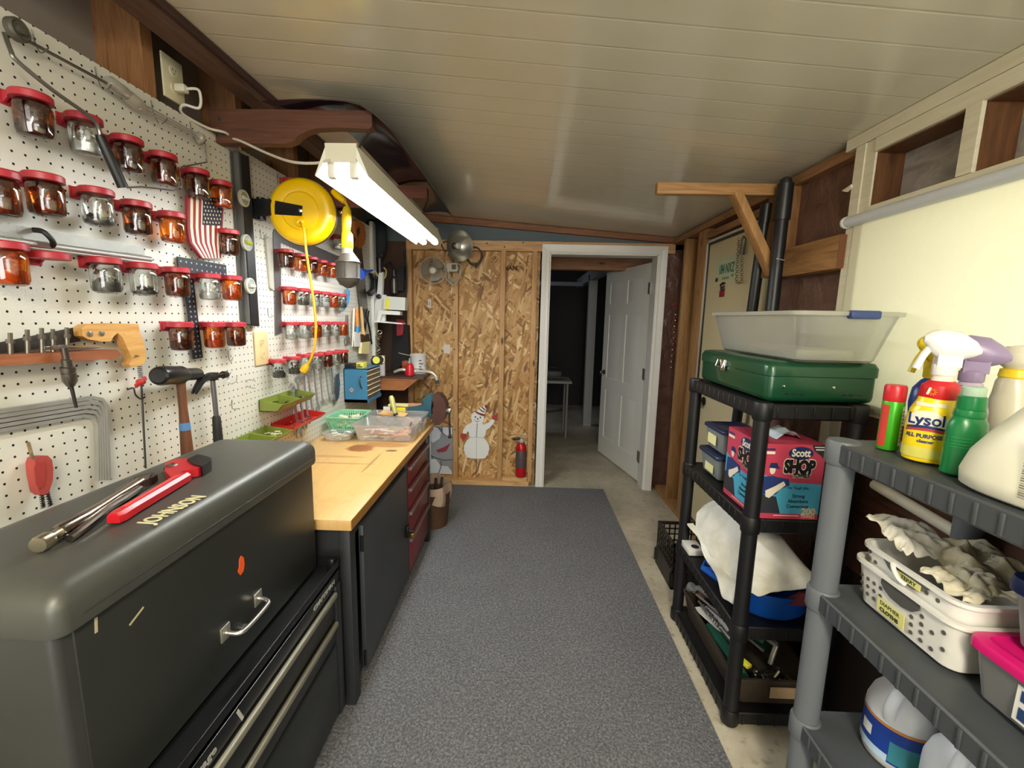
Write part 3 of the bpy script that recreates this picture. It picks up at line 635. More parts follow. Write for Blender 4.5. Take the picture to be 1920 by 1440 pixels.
part(t,'bent_wire',B().tube([LW(385,270,.02),LW(388,304,.02),LW(341,313,.06),LW(336,318,.06),LW(340,350,.06),LW(325,357,.05),LW(265,350,.03),LW(238,352,.02)],.0025,6),STEEL)
for i,(u,v) in enumerate(((60,55),(178,125),(283,188),(356,228))):
    hook([(u,v),(u+4,v+20),(u+14,v+42),(u+24,v+42),(u+31,v+34)],[.003,.006,.045,.055,.055],f'wire hook holding up the sliding rod tool, {ORD[i]} from the left')
# ================================================================ outlets, light, reel and the rest of the left wall
def outlet(t,c,ny,nz,m,dup_sl):   # plate facing +X, centre c
    b=B(); b.box((c.x,c.y-ny,c.z-nz),(c.x+.007,c.y+ny,c.z+nz),.003); part(t,'cover_plate',b,m)
    for s in (-1,1):
        b=B(); b.lathe([(.0165,0),(.0165,.003),(0,.0035)],c+Vector((.007,0,s*nz*.38)),20,(1,0,0)); b.mat(1)
        for dy in (-.006,.006): b.box((c.x+.0105,c.y+dy-.001,c.z+s*nz*.38),(c.x+.011,c.y+dy+.001,c.z+s*nz*.38+.008))
        b.cyl(c+Vector((.0103,0,s*nz*.38-.007)),c+Vector((.011,0,s*nz*.38-.007)),.0022,n=8)
        part(t,'socket',b,[m,P('#3b2f20',.5)])
t=thing('wall_outlet','ivory duplex outlet on the pegboard left of the far jars','outlet',LW(489,655,0)); outlet(t,LW(489,653,.002),.05,.075,P('#dcc795',.45),1)
t=thing('wall_outlet','cream outlet with a plug above the top edge of the pegboard','outlet',on(322,150,X=-1.20)); oc=on(322,150,X=-1.205); oc.z+=.0; outlet(t,oc,.045,.068,P('#d9d2b0',.45),1)
t=thing('power_cord','white power cord running from the upper outlet to the shop light','cord',oc)
pc=oc+Vector((.012,.002,-.026)); b=B(); b.box(pc-Vector((0,.013,.012)),pc+Vector((.035,.013,.012)),.004); part(t,'plug',b,P('#dbd6bd',.4))
FXX=-.58
fa=on(640,312,X=FXX); fb=on(806,452,X=FXX); fz=(fa.z+fb.z)/2
b=B(); b.tube(sm([pc+Vector((.035,0,0)),pc+Vector((.07,.01,-.0)),pc+Vector((.06,.02,-.05)),pc+Vector((.02,.0,-.05)),pc+Vector((-.0,.02,-.07)),on(390,240,X=-1.17),on(425,250,X=-1.14),on(446,272,X=-1.16),on(452,285,X=-1.18)]),.0045,8)
part(t,'upper_run',b,P('#d8d3c2',.45))
b=B(); b.tube(sm([on(425,262,X=-1.17),on(445,262,X=-1.10),on(500,287,X=-.95),on(545,303,X=-.8),on(590,306,X=-.68),on(622,300,X=FXX-.02)]),.0045,8); part(t,'lower_run',b,P('#d8d3c2',.45))
# shop light
y0,y1=fa.y,fb.y; zt=fz+.045
t=thing('shop_light','lit two tube fluorescent shop light hanging on chains over the workbench','light',(FXX,(y0+y1)/2,zt))
EM=N('lit_tube'); EM=EM.out(EM.n('ShaderNodeEmission',{'Color':(.94,.97,1,1),'Strength':TUBE}).outputs[0])
HW=P('#dedccc',.4)
b=B(); pr=[(-.085,-.05),(-.082,-.05),(-.04,.012),(.04,.012),(.082,-.05),(.085,-.05),(.045,.045),(-.045,.045)]
b.prism([(FXX+x,zt+z-.02) for x,z in pr],'XZ',y0,y1)
part(t,'housing',b,HW)
for s in (-1,1):
    part(t,'tube_lamp',B().cyl((FXX+s*.035,y0+.03,fz-.012),(FXX+s*.035,y1-.01,fz-.012),.0165,n=18),EM)
    for yy in (y0+.015,y1-.015):
        b=B(); b.box((FXX+s*.035-.014,yy-.012,fz-.03),(FXX+s*.035+.014,yy+.014,fz+.03),.008); part(t,'lamp_holder',b,P('#d9d8cc',.35))
for yy in (y0-.001,y1-.004):
    b=B(); b.prism([(FXX-.046,zt-.03),(FXX+.046,zt-.03),(FXX+.05,zt+.026),(FXX-.05,zt+.026)],'XZ',yy,yy+.005); part(t,'end_plate',b,P('#cfcbb6',.4))
def chain(b,p,q,n=16,r=.006):
    p=Vector(p);q=Vector(q);d=(q-p)/n
    for i in range(n):
        c=p+d*(i+.5); ax=d.normalized(); s=ax.cross(Vector((1,0,0))) if i%2 else ax.cross(Vector((0,1,0)))
        if s.length<.1: s=ax.cross(Vector((0,1,0)))
        s.normalize(); b.tube([c+ax*math.cos(k*PI/4)*d.length*.68+s*math.sin(k*PI/4)*r for k in range(8)],.0013,4,closed=True)
b=B(); chain(b,(FXX-.02,1.76,2.175),(FXX,y0+.10,zt+.025)); part(t,'near_chain',b,DKSTEEL)
b=B(); chain(b,(FXX,2.72,2.19),(FXX,y1-.25,zt+.025)); part(t,'far_chain',b,DKSTEEL)
# wooden arms carrying a tinted panel under the ceiling
BW=wood('dark_arm','#472a1e','#67402c','X',knots=False)
t=thing('shelf_arm','dark wood arm with an arched underside above the pegboard near end','arm',(-.9,1.78,2.15))
pr=[(-1.212,2.255),(-.60,2.255),(-.588,2.245),(-.588,2.20),(-.60,2.19)]+[(-.72-.0*i,2.195) for i in (0,)]+[(-.80,2.19),(-.84,2.18),(-.87,2.165),(-.89,2.145),(-.92,2.135),(-1.212,2.135)]
b=B(); b.prism(pr,'XZ',1.76,1.80); part(t,'arm',b,BW)
b=B()
for z in (2.22,2.165): b.cyl((-1.17,1.758,z),(-1.17,1.762,z),.008,n=12)
part(t,'screw_heads',b,STEEL)
b=B(); b.prism([(x,z+.0) for x,z in pr],'XZ',2.71,2.75); solo('shelf_arm',b,wood('rosy_arm','#6a3c30','#8a5544','X',knots=False),'reddish wood arm above the far end of the shop light','arm')
TINT=clear('tinted_acrylic','#7a6670',.5,.45,'#4a3640',.12)
rows=[]
for i in range(41):
    y=1.72+1.70*i/40; e=math.sin(PI*i/40)*.06; q=max(0,1-(y-1.72)/.30); xl=-.76-.22*q*q; xr=-.515+e*.4
    prof=[(xl+(xr-xl)*k/9,2.262+.026*math.sin(PI*min(1,k/9*1.25))*.38-.085*max(0,k/9-.72)**1.5*7*(.9+e*4)) for k in range(10)]
    rows.append([(x,y,z) for x,z in prof]+[(x,y,z+.004) for x,z in reversed(prof)])
b=B(); b.loops(rows); solo('tinted_panel',b,TINT,'dark purple tinted curved plastic panel lying across the two wood arms','panel')
# ---------------------------------------------------------------- yellow cord reel
R0=on(570,398,X=-.97); rc=Vector((-.975,R0.y,R0.z))
t=thing('cord_reel','round yellow cord reel on a black swivel arm on the pegboard','reel',rc-Vector((0,0,.14)))
YEL2=P('#f0c400',.28,0,.04,12,0,None,.3)
ax=Vector((.10,-1,-.03)).normalized()
b=B(); b.lathe([(0,.034),(.05,.034),(.075,.033),(.080,.028),(.086,.029),(.118,.031),(.130,.024),(.139,.010),(.1405,-.004)],rc,56,ax,c1=False); part(t,'front_shell',b,YEL2)
b=B(); b.lathe([(.1425,-.004),(.1435,-.008),(.1435,-.012),(.1425,-.016)],rc,56,ax); part(t,'rim_band',b,P('#2a2410',.5))
b=B(); b.lathe([(.1405,-.016),(.139,-.030),(.128,-.046),(.08,-.05),(0,-.05)],rc,56,ax); part(t,'back_shell',b,YEL2)
f=rc+ax*.037
b=B(); e=Vector((-.115,0,.02)); u=Vector((1,0,-.1)).normalized(); w=u.cross(ax)
def q4(a,c,h0,h1): return [a+w*h0,c+w*h1,c-w*h1,a-w*h0]
A=f+Vector((-.125,0,.012)); Cc=f+Vector((.012,0,-.002))
arm=q4(A,Cc,.030,.021); b.loops([[p-ax*.0 for p in arm],[p+ax*.004 for p in arm]]); 
bk=[p-ax*.095 for p in arm]; b.loops([bk,[p+ax*.004 for p in bk]])
b.box((A.x-.002,A.y-.01,A.z-.035),(A.x+.004,A.y+.10,A.z+.033)); part(t,'swivel_arm',b,P('#17181a',.35,.3))
b=B(); b.box((XP+.002,A.y-.012,A.z-.045),(XP+.012,A.y+.07,A.z+.04),.002); b.cyl((XP+.035,A.y+.03,A.z-.048),(XP+.035,A.y+.03,A.z+.045),.017,n=16); b.box((XP+.01,A.y+.005,A.z-.035),(A.x,A.y+.02,A.z+.035)); part(t,'wall_bracket',b,P('#202124',.35,.4))
b=B(); b.lathe([(.008,.004),(.008,.008),(0,.011)],Cc-u*.006,14,ax); part(t,'rivet',b,CHROME)
g=f+Vector((.0,0,-.048)); g-=ax*.004
b=B(); b.lathe([(.022,0),(.017,.012),(.010,.015),(.009,.008),(0,.006)],g,20,ax); part(t,'cord_guide',b,YEL2)
CY=P('#e0ad10',.4); yc=g.y-.03
cp=[g+ax*.004,on(569,428,Y=yc)]+[on(u_,v_,Y=yc) for u_,v_ in ((574,470),(580,510),(586,550),(591,590),(592,620),(590,648),(583,672),(577,684))]
part(t,'supply_cord',B().tube(sm(cp),.0055,8),CY)
p=on(572,690,Y=yc); b=B(); d=Vector((-.5,0,-.8)).normalized(); b.tube([p-d*.02,p-d*.01,p+d*.002,p+d*.018,p+d*.02],[.008,.013,.017,.017,.012],10); b.mat(1)
for s in (-1,1):
    o_=Vector((.8,0,-.5))*s*.006; b.obox(p+d*.03+o_,(.0015,.006,.02),Matrix.Rotation(.56,3,'Y'))
part(t,'plug',b,[CY,STEEL])
b=B(); p=on(632,366,Y=R0.y+.02); q=on(646,378,Y=R0.y+.02); b.tube([on(624,358,Y=R0.y+.02),p,q],[.012,.016,.012],10); part(t,'strain_relief',b,YEL2)
part(t,'lamp_cord',B().tube(sm([q,on(650,384,Y=R0.y+.02),on(652,392,Y=R0.y+.02)]),.006,8),YEL2)
lt=thing('work_light','caged hand lamp with a yellow handle hanging beside the cord reel','work light',on(650,540,Y=R0.y+.02)); ty=R0.y+.02
pp=lambda u,v:on(u,v,Y=ty)
b=B(); b.tube([pp(650,388),pp(650,394),pp(650,415),pp(649,432),pp(651,440),pp(651,463),pp(651,466)],[.012,.018,.021,.017,.024,.026,.024],16); part(lt,'handle',b,P('#f4d21c',.35))
b=B(); b.tube([pp(651,464),pp(651,472),pp(652,478)],[.023,.024,.03],18); part(lt,'collar',b,P('#b8b6ae',.35,.5))
b=B(); b.tube([pp(652,476),pp(653,487),pp(653,492),pp(653,494),pp(653,520),pp(653,523),pp(653,526),pp(653,534),pp(653,540)],[.028,.046,.052,.050,.050,.052,.049,.036,.01],24); part(lt,'guard',b,P('#4c4841',.5,.2,.2,40))
b=B()
for (va,ra) in ((492,.053),(522,.053)):
    cc=pp(653,va); b.tube([cc+Vector((math.cos(k*PI/12)*ra,math.sin(k*PI/12)*ra,0)) for k in range(24)],.0022,6,closed=True)
cc=pp(653,507)
for k in range(6):
    a=k*PI/3-.4; d=Vector((math.cos(a),math.sin(a),0))*.0515; b.tube([pp(653,492)+d,pp(653,522)+d,pp(653,534)+d*.7,pp(653,540)],.002,5)
part(lt,'guard_wires',b,P('#6f6d67',.3,.8))
# ---------------------------------------------------------------- far end of the pegboard
t=thing('far_hand_saw','long bladed hand saw hung handle up at the far end of the pegboard','saw',LW(670,640,.03))
part(t,'blade',hb(B(),[(656,432),(676,445),(690,585),(683,640),(672,560)],.008,.012),P('#67625a',.35,.8,.2,20))
b=B(); hb(b,[(662,414),(668,411),(680,421),(683,440),(681,456),(672,466),(665,462),(668,448),(664,440),(662,425)],.006,.03); b.mat(1); hb(b,[(668,432),(674,424),(675,436),(671,446)],.0301,.031)
part(t,'handle',b,[wood('orange_handle','#9a5520','#c67c38','Z',knots=False),P('#5a3015',.7)])
BL=P('#1f56c8',.35)
t=thing('funnel','blue plastic funnel hung sideways beside the work light','funnel',LW(680,515,.06))
a=LW(672,514,.07); c=LW(698,507,.06); b=B(); b.tube([a,a.lerp(c,.08),a.lerp(c,.6),a.lerp(c,.62),c],[.042,.041,.013,.011,.008],18); part(t,'cone',b,BL)
b=B(); b.tube(sm([LW(697,507,.06),LW(704,510,.06),LW(710,520,.06),LW(716,523,.06),LW(722,520,.07),LW(724,508,.08),LW(720,502,.08)]),.0055,8); solo('yellow_hook',b,P('#e9dc8c',.4),'pale yellow curved hook at the end of the white frame','hook')
b=B(); b.tube(sm([LW(652,540,.02),LW(648,560,.05),LW(646,575,.05),LW(652,570,.04),LW(655,548,.03)]),.005,8); b.tube(sm([LW(655,545,.02),LW(650,565,.06),LW(644,585,.05)]),.004,8); solo('cable_loop',b,P('#3f93c8',.45),'light blue cord loops hung below the work light cage','cord')
b=B(); hb(b,[(690,548),(698,541),(699,525),(694,512),(699,515),(704,528),(703,545),(694,555)],.02,.05); solo('black_clamp',b,BLACK,'black spring clamp hanging under the blue funnel','clamp')
# brushes and driver
def stickpx(b,px,rs,o,n=12): b.tube([LW(u,v,o) for u,v in px],rs,n); return b
t=thing('paint_scraper','orange handled scraper with a blue ferrule and white blade','scraper',LW(670,650,.03))
part(t,'handle',stickpx(B(),[(669,577),(669,590),(670,612)],[.010,.013,.011],.03),P('#d98a3c',.4))
part(t,'ferrule',stickpx(B(),[(670,612),(670,622)],[.014,.016],.03),P('#2a83b8',.4))
part(t,'blade',hb(B(),[(664,622),(676,622),(677,650),(665,650)],.026,.032),P('#e8e8e6',.4))
t=thing('paint_brush','wooden paint brush with pale bristles hanging right of the scraper','brush',LW(682,665,.03))
part(t,'handle',stickpx(B(),[(677,575),(678,590),(680,612),(681,628)],[.008,.012,.010,.018],.03),wood('brush_wood','#c39a5e','#dcb880','Z',knots=False))
part(t,'ferrule',hb(B(),[(675,627),(690,626),(691,640),(676,642)],.022,.04),P('#4d3d30',.4,.4))
part(t,'bristles',hb(B(),[(676,642),(691,640),(690,664),(675,663)],.02,.042),P('#e2d598',.8,0,.15,80))
b=B(); stickpx(b,[(664,578),(663,600),(662,625),(661,650)],[.006,.008,.006,.005],.025); solo('awl',b,P('#e6e0cf',.4),'slim white handled tool left of the orange scraper','awl')
b=B(); b.tube(sm([LW(688,580,.02),LW(686,592,.03),LW(690,605,.03),LW(694,625,.03),LW(697,645,.03)]),.006,8); b.tube(sm([LW(692,583,.02),LW(690,600,.035),LW(695,625,.03),LW(694,640,.03)]),.005,8); solo('tin_snips',b,P('#33353a',.35,.6),'dark gray snips hanging right of the paint brush','snips')
t=thing('long_wrench','slim steel wrench hanging between the far jars and the scraper','wrench',LW(651,650,.02)); part(t,'shaft',hb(B(),[(650,590),(652,590),(654,635),(651,635)],.01,.016),STEEL)
part(t,'jaw',hb(B(),[(648,634),(656,632),(657,646),(653,640),(651,648),(648,645)],.008,.018),STEEL)
# white metal guide frame beside the pegboard
fy=3.42
def FY(u,v,y=fy): return on(u,v,Y=y)
def fpx(b,px,y0=fy,y1=fy+.05): return b.prism([(FY(u,v,y0).x,FY(u,v,y0).z) for u,v in px],'XZ',y0,y1)
t=thing('saw_guide','white metal guide frame with a yellow sticker past the pegboard end','guide frame',FY(725,606))
WM=P('#dcdfd8',.35,.1)
part(t,'upright',fpx(B(),[(710,512),(718,510),(716,560),(706,562)],fy,fy+.04),WM)
part(t,'backplate',fpx(B(),[(708,552),(724,553),(722,602),(702,606),(703,570)],fy+.005,fy+.03),WM)
part(t,'housing',fpx(B(),[(720,555),(760,558),(759,582),(718,580)],fy-.06,fy+.02),P('#cfd5cc',.35,.1))
part(t,'sticker',fpx(B(),[(723,560),(730,559),(729,579),(722,580)],fy-.0615,fy-.0602),P('#e8d83a',.5))
part(t,'lower_arm',fpx(B(),[(710,581),(750,584),(750,591),(716,589),(712,602),(706,602)],fy-.04,fy+.03),P('#e6e9e4',.35))
part(t,'base_plate',fpx(B(),[(702,601),(754,606),(754,608),(702,604)],fy-.06,fy+.04),P('#e6e9e4',.35))
b=B(); p=FY(711,556,fy-.004); b.lathe([(.018,0),(.018,.012),(.012,.016),(0,.016)],p,18,(0,-1,0)); part(t,'knob',b,BLACK)
# dark clutter in the corner past the pegboard
cy=3.70
b=B(); b.lathe([(.05,0),(.085,.06),(.095,.16),(.09,.26),(.05,.30),(0,.305)],on(705,492,Y=3.62)+Vector((0,0,.03)),20,sy=.5); solo('hanging_bag',b,P('#1d222c',.75),'dark navy rounded bag hanging in the corner above the guide frame','bag')
t=thing('glue_gun','red and gray tool hanging in the corner behind the guide frame','tool',on(710,520,Y=3.6))
part(t,'body',fpx(B(),[(697,475),(716,474),(716,480),(698,482)],3.6,3.64),P('#b8432f',.5)); part(t,'tube',B().cyl(on(711,480,Y=3.62),on(712,512,Y=3.62),.016,n=12),P('#6d6f72',.35,.5))
part(t,'grip',fpx(B(),[(697,482),(705,482),(705,512),(698,512)],3.6,3.64),P('#5a2a26',.5))
b=B(); b.tube(sm([on(757,470,Y=cy),on(762,500,Y=cy),on(763,540,Y=cy),on(759,565,Y=cy)]),.006,8); b.tube(sm([on(722,500,Y=cy),on(730,492,Y=cy),on(738,505,Y=cy),on(745,540,Y=cy)]),.007,8); solo('black_hose',b,BLACK,'thin black hose hanging against the corner stud','hose')
b=B(); b.lathe([(.03,0),(.034,.06),(.03,.12),(.012,.14),(.01,.19),(0,.2)],on(739,550,Y=cy),16); solo('grease_gun',b,P('#5a5652',.35,.6),'gray metal canister hanging above the white guide housing','canister')
b=B(); fpx(b,[(743,598),(757,600),(755,628),(744,630)],3.66,3.7); solo('red_bag',b,P('#a3242e',.6),'red cloth pouch hanging below the guide frame base','pouch')
b=B(); fpx(b,[(736,606),(764,610),(766,670),(740,700),(734,690)],3.68,3.76); solo('black_bag',b,P('#161618',.8,0,.3,30),'black bag hanging in the corner above the small shelf','bag')
b=B(); fpx(b,[(734,545),(748,500),(757,498),(756,545)],3.72,3.76); solo('dark_holster',b,P('#221d1c',.7),'dark leather holster shape high in the corner','holster')
b=B()
for k in range(9): 
    c=on(709+random.uniform(-3,3),623+k*5.0,Y=3.46); b.tube([c+Vector((math.cos(a)*.017,math.sin(a)*.008,math.sin(a+k)*.016)) for a in [j*PI/4 for j in range(8)]],.0045,6,closed=True)
solo('steel_chain',b,P('#a3967c',.3,.8),'bunched steel chain hanging below the white guide frame','chain')
t=thing('tape_measure','yellow and black tape measure on top of the blue drawer cabinet','tape measure',on(708,683,Z=1.147)); p=on(708,683,Z=1.147)
part(t,'case',B().prism([(p.x-.04,p.z),(p.x+.035,p.z),(p.x+.042,p.z+.035),(p.x+.02,p.z+.06),(p.x-.03,p.z+.06),(p.x-.042,p.z+.03)],'XZ',p.y-.02,p.y+.02),P('#20211f',.4))
part(t,'label',B().lathe([(.026,0),(.026,.002),(0,.0025)],(p.x-.002,p.y-.02,p.z+.032),20,(0,-1,0)),P('#e4e05a',.5)); part(t,'loop',B().tube([(p.x+.035+.014*math.cos(a*PI/8),p.y,p.z+.035+.026*math.sin(a*PI/8)) for a in range(-4,5)],.004,6),P('#d9d6a0',.5))
# ---------------------------------------------------------------- wrenches
WR=P('#a2a5a8',.35,.6,.1,40)
def wrench(i,a,c,s,label):
    a=LW(*a,.028);c=LW(*c,.022); d=(c-a); L=d.length; d.normalize(); x=Vector((1,0,0)); w=d.cross(x).normalized()
    t=thing('combination_wrench',label,'wrench',c,'combination wrenches hung in a row under the far jars')
    b=B(); hwd=.0055*s
    def pl(poly,th): 
        pts=[a+d*p+w*q for p,q in poly]; b.loops([[p-x*th for p in pts],[p+x*th for p in pts]])
    pl([(.01,-hwd),(L-.02*s,-hwd*.9),(L-.02*s,hwd*.9),(.01,hwd)],.0025); part(t,'shaft',b,WR)
    b=B(); r=.0125*s; o=[a+(d*math.cos(k*PI/8)+w*math.sin(k*PI/8))*r for k in range(16)]; n=[a+(d*math.cos(k*PI/8)+w*math.sin(k*PI/8))*r*.58 for k in range(16)]
    b.loops([[p-x*.004 for p in o],[p+x*.004 for p in o],[p+x*.004 for p in n],[p-x*.004 for p in n],[p-x*.004 for p in o]],False,False); part(t,'ring_end',b,WR)
    b=B(); R=.018*s; e=L
    pl([(e-.028*s,-hwd),(e-.012*s,-R*.95),(e+.008*s,-R*.95),(e+.016*s,-R*.5),(e-.004*s,-R*.42),(e-.010*s,0),(e-.004*s,R*.42),(e+.012*s,R*.55),(e+.004*s,R),(e-.014*s,R),(e-.028*s,hwd)],.0035); part(t,'open_end',b,WR)
for i,(a,c,s) in enumerate((((549,730),(561,815),1.5),((557,712),(571,797),1.45),((569,704),(578,790),1.3),((577,700),(586,775),1.25),((588,697),(596,766),1.15),((599,692),(605,756),1.05),((609,690),(617,750),.95),((619,686),(626,746),.9))):
    wrench(i,a,c,s,['largest steel wrench, first in the wrench row from the left','large steel wrench second in the wrench row','third wrench in the row, its lower jaw near the green basket','fourth wrench in the row under the far jars','fifth wrench in the row under the far jars','sixth wrench in the row under the far jars','seventh and slim wrench in the row','smallest wrench, last in the row before the blue cabinet'][i])
t=thing('blade_set','oval dark steel tool hanging just left of the blue cabinet','tool',LW(632,750,.02)); part(t,'shaft',hb(B(),[(620,690),(622,690),(628,760),(626,760)],.006,.01),STEEL); part(t,'plate',hb(B(),[(630,703),(635,700),(637,720),(635,745),(630,752),(629,725)],.012,.018),P('#5f6468',.35,.7))
# plastic bins hung on the board
def pbin(u0,v0,u1,v1,dep,h,m,name,label,cells,fillm,group=None):
    a=LW(u0,v0,0);c=LW(u1,v1,0); z0=min(a.z,c.z); y0,y1=min(a.y,c.y),max(a.y,c.y)
    t=thing(name,label,'bin',((XP+dep/2),(y0+y1)/2,z0),group)
    b=B(); n=cells; wl=(y1-y0)/n
    for k in range(n):
        ya,yb=y0+wl*k+.001,y0+wl*(k+1)-.001
        outer=[(XP+.004,z0+h),(XP+.004,z0),(XP+dep*.75,z0),(XP+dep,z0+h*.62)]; tk=.003
        b.prism([(XP+.004,z0),(XP+dep*.75,z0),(XP+dep*.75,z0+tk),(XP+.004,z0+tk)],'XZ',ya,yb)
        b.prism([(XP+.004,z0),(XP+.004+tk,z0),(XP+.004+tk,z0+h),(XP+.004,z0+h)],'XZ',ya,yb)
        b.prism([(XP+dep*.75,z0),(XP+dep,z0+h*.62),(XP+dep-tk,z0+h*.62),(XP+dep*.75-tk,z0)],'XZ',ya,yb)
        for yy in (ya,yb-tk): b.prism([(XP+.004,z0),(XP+dep*.75,z0),(XP+dep,z0+h*.62),(XP+.004,z0+h)],'XZ',yy,yy+tk)
    part(t,'tray',b,m)
    b=B(); random.seed(int(u0)); 
    for k in range(16):
        p=Vector((XP+random.uniform(.02,dep*.7),random.uniform(y0+.012,y1-.012),z0+random.uniform(.006,h*.5))); d=Vector((random.gauss(0,1),random.gauss(0,1),random.gauss(0,.3))).normalized()*.012; b.cyl(p-d,p+d,random.uniform(.002,.004),n=6)
    part(t,'contents',b,fillm)
GREEN=P('#7d8a3c',.45,0,.06); RDB=P('#b52620',.4,0,.06)
pbin(484,763,552,748,.115,.055,GREEN,'hanging_bin','pair of olive green bins hung high, just under the largest wrench',2,P('#4f4a40',.4,.4))
pbin(506,794,572,781,.12,.042,RDB,'hanging_bin','red bin of oddments hung between the two olive bins',1,P('#55504c',.4,.4))
pbin(428,838,499,815,.13,.045,GREEN,'hanging_bin','lower olive green bin pair behind the tool chest top',2,P('#c9c0a2',.6))
# ---------------------------------------------------------------- blue parts cabinet
BC=P('#3f7ba0',.4,.1,.08,6); CX0,CX1,CY0,CY1,CZ0,CZ1=-1.187,-1.032,2.86,3.13,.915,1.143
t=thing('parts_cabinet','blue metal small parts cabinet fixed above the green basket','cabinet',((CX0+CX1)/2,(CY0+CY1)/2,CZ0))
b=B(); b.box((CX0,CY0,CZ0),(CX1,CY0+.004,CZ1)); b.box((CX0,CY1-.004,CZ0),(CX1,CY1,CZ1)); b.box((CX0,CY0,CZ0),(CX0+.004,CY1,CZ1)); b.box((CX0,CY0,CZ1-.004),(CX1,CY1,CZ1)); b.box((CX0,CY0,CZ0),(CX1+.006,CY1,CZ0+.02)); b.box((CX1-.008,CY1-.012,CZ0),(CX1,CY1,CZ1)); part(t,'body',b,BC)
DRW=clear('drawer_plastic','#d8c8a0',.2,.45,'#8a7450')
for r in range(6):
    for c_ in range(4):
        ya=CY0+.008+c_*.0635; za=CZ0+.024+r*.0325
        b=B(); b.box((CX0+.03,ya,za),(CX1-.002,ya+.060,za+.027),.002); b.mat(1); b.box((CX1-.002,ya,za+.024),(CX1+.006,ya+.060,za+.0275)); part(t,'drawer',b,[P('#7d6a4c',.5,0,.3,60),P('#efe6cf',.4)])
b=B(); b.tube(sm([(CX0+.115,CY0,1.09),(CX0+.115,CY0-.02,1.08),(CX0+.117,CY0-.022,1.04),(CX0+.119,CY0,1.01)]),.0045,8); part(t,'handle',b,DKSTEEL)
b=B(); b.prism([(CX0+.035,1.0),(CX0+.05,1.015),(CX0+.066,1.0),(CX0+.05,.985)],'XZ',CY0-.001,CY0+.0005); b.mat(1); b.prism([(CX0+.039,1.002),(CX0+.05,1.006),(CX0+.062,1.0),(CX0+.05,.994)],'XZ',CY0-.0015,CY0); part(t,'badge',b,[P('#c9b5a0',.4),P('#a8382a',.5)])
b=B(); b.box((CX0+.0,2.88,CZ1),(CX0+.075,2.96,CZ1+.03),.004); t=thing('stapler_box','black and yellow box on the left of the blue cabinet top','box',(CX0+.06,2.92,CZ1)); part(t,'black_end',b,BLACK); b=B(); b.box((CX0+.076,2.885,CZ1),(CX0+.125,2.955,CZ1+.038),.003); part(t,'yellow_end',b,P('#d8d25a',.5)); 
b=B(); b.box((CX0+.084,2.8838,CZ1+.008),(CX0+.118,2.8845,CZ1+.014)); b.box((CX0+.084,2.8838,CZ1+.02),(CX0+.105,2.8845,CZ1+.026)); part(t,'print',b,BLACK)
# small wooden shelf past the cabinet
WSH=wood('shelf_board','#7e4a26','#a7693a','X',knots=False)
t=thing('corner_shelf','small wooden corner shelf holding a paint can beyond the blue cabinet','shelf',(-.97,3.5,1.0)); part(t,'shelf_board',B().box((-1.16,3.32,1.015),(-.76,3.70,1.03)),P('#4a3226',.5,0,.2)); 
part(t,'apron',B().prism([(-1.16,1.015),(-.80,1.015),(-.91,.925),(-1.16,.925)],'XZ',3.32,3.34),WSH)
t=thing('paint_can','white paint can with a wire bail on the corner shelf','can',(-.86,3.52,1.03)); c0=(-.855,3.56,1.0305)
part(t,'can',B().lathe([(.066,0),(.068,.004),(.066,.008),(.066,.150),(.069,.155),(.066,.16),(.055,.16),(.054,.154),(0,.154)],c0,30),P('#dadad6',.35)); 
b=B()
for k,(zz,ww) in enumerate(((.04,.03),(.06,.02),(.085,.034),(.11,.02))): b.box((c0[0]+.02,c0[1]-.0665,c0[2]+zz),(c0[0]+.02+ww,c0[1]-.0625,c0[2]+zz+.006))
part(t,'label_print',b,P('#3a3a3c',.6)); part(t,'bail',B().tube(sm([(c0[0]-.068,c0[1],1.16),(c0[0]-.06,c0[1]-.03,1.10),(c0[0],c0[1]-.07,1.075),(c0[0]+.06,c0[1]-.03,1.10),(c0[0]+.068,c0[1],1.16)]),.0015,6),STEEL)
solo('stir_stick',B().bar((-1.0,3.5,1.20),(-.875,3.56,1.165),.012,.003),P('#e6d8b4',.6),'pale stir stick lying against the paint can rim','stick')
t=thing('small_bottle','small red bottle in front of the paint can','bottle',(-.9,3.38,1.03)); part(t,'body',B().lathe([(.03,0),(.034,.005),(.034,.07),(.025,.09),(.014,.098)],(-.885,3.40,1.0305),20),P('#c2182a',.35)); part(t,'cap',B().lathe([(.013,.096),(.015,.10),(.014,.115),(.009,.122),(.004,.14),(0,.14)],(-.885,3.40,1.0305),16),P('#7b8a84',.4))
solo('paper_tube',B().cyl((-1.10,3.38,1.0305),(-1.10,3.38,1.185),.026,n=24),P('#d9d6d2',.6),'upright white tube at the left end of the corner shelf','tube')
b=B(); b.tube(sm([(-1.02,3.45,1.05),(-.95,3.42,1.075),(-.85,3.45,1.06),(-.74,3.44,1.06),(-.69,3.44,1.03),(-.68,3.44,.99)]),.012,12); b.mat(1); b.cyl((-.68,3.44,.995),(-.677,3.44,.965),.015,n=12); solo('bent_handle',b,[P('#d3cdbf',.3,.3),P('#3a3c40',.5)],'bent white handle bar hooking over the corner shelf edge','handle')
solo('orange_case',B().box((-1.0,3.58,1.031),(-.94,3.66,1.13),.01),P('#8a4424',.6,0,.2),'small orange brown case at the back of the corner shelf','case')
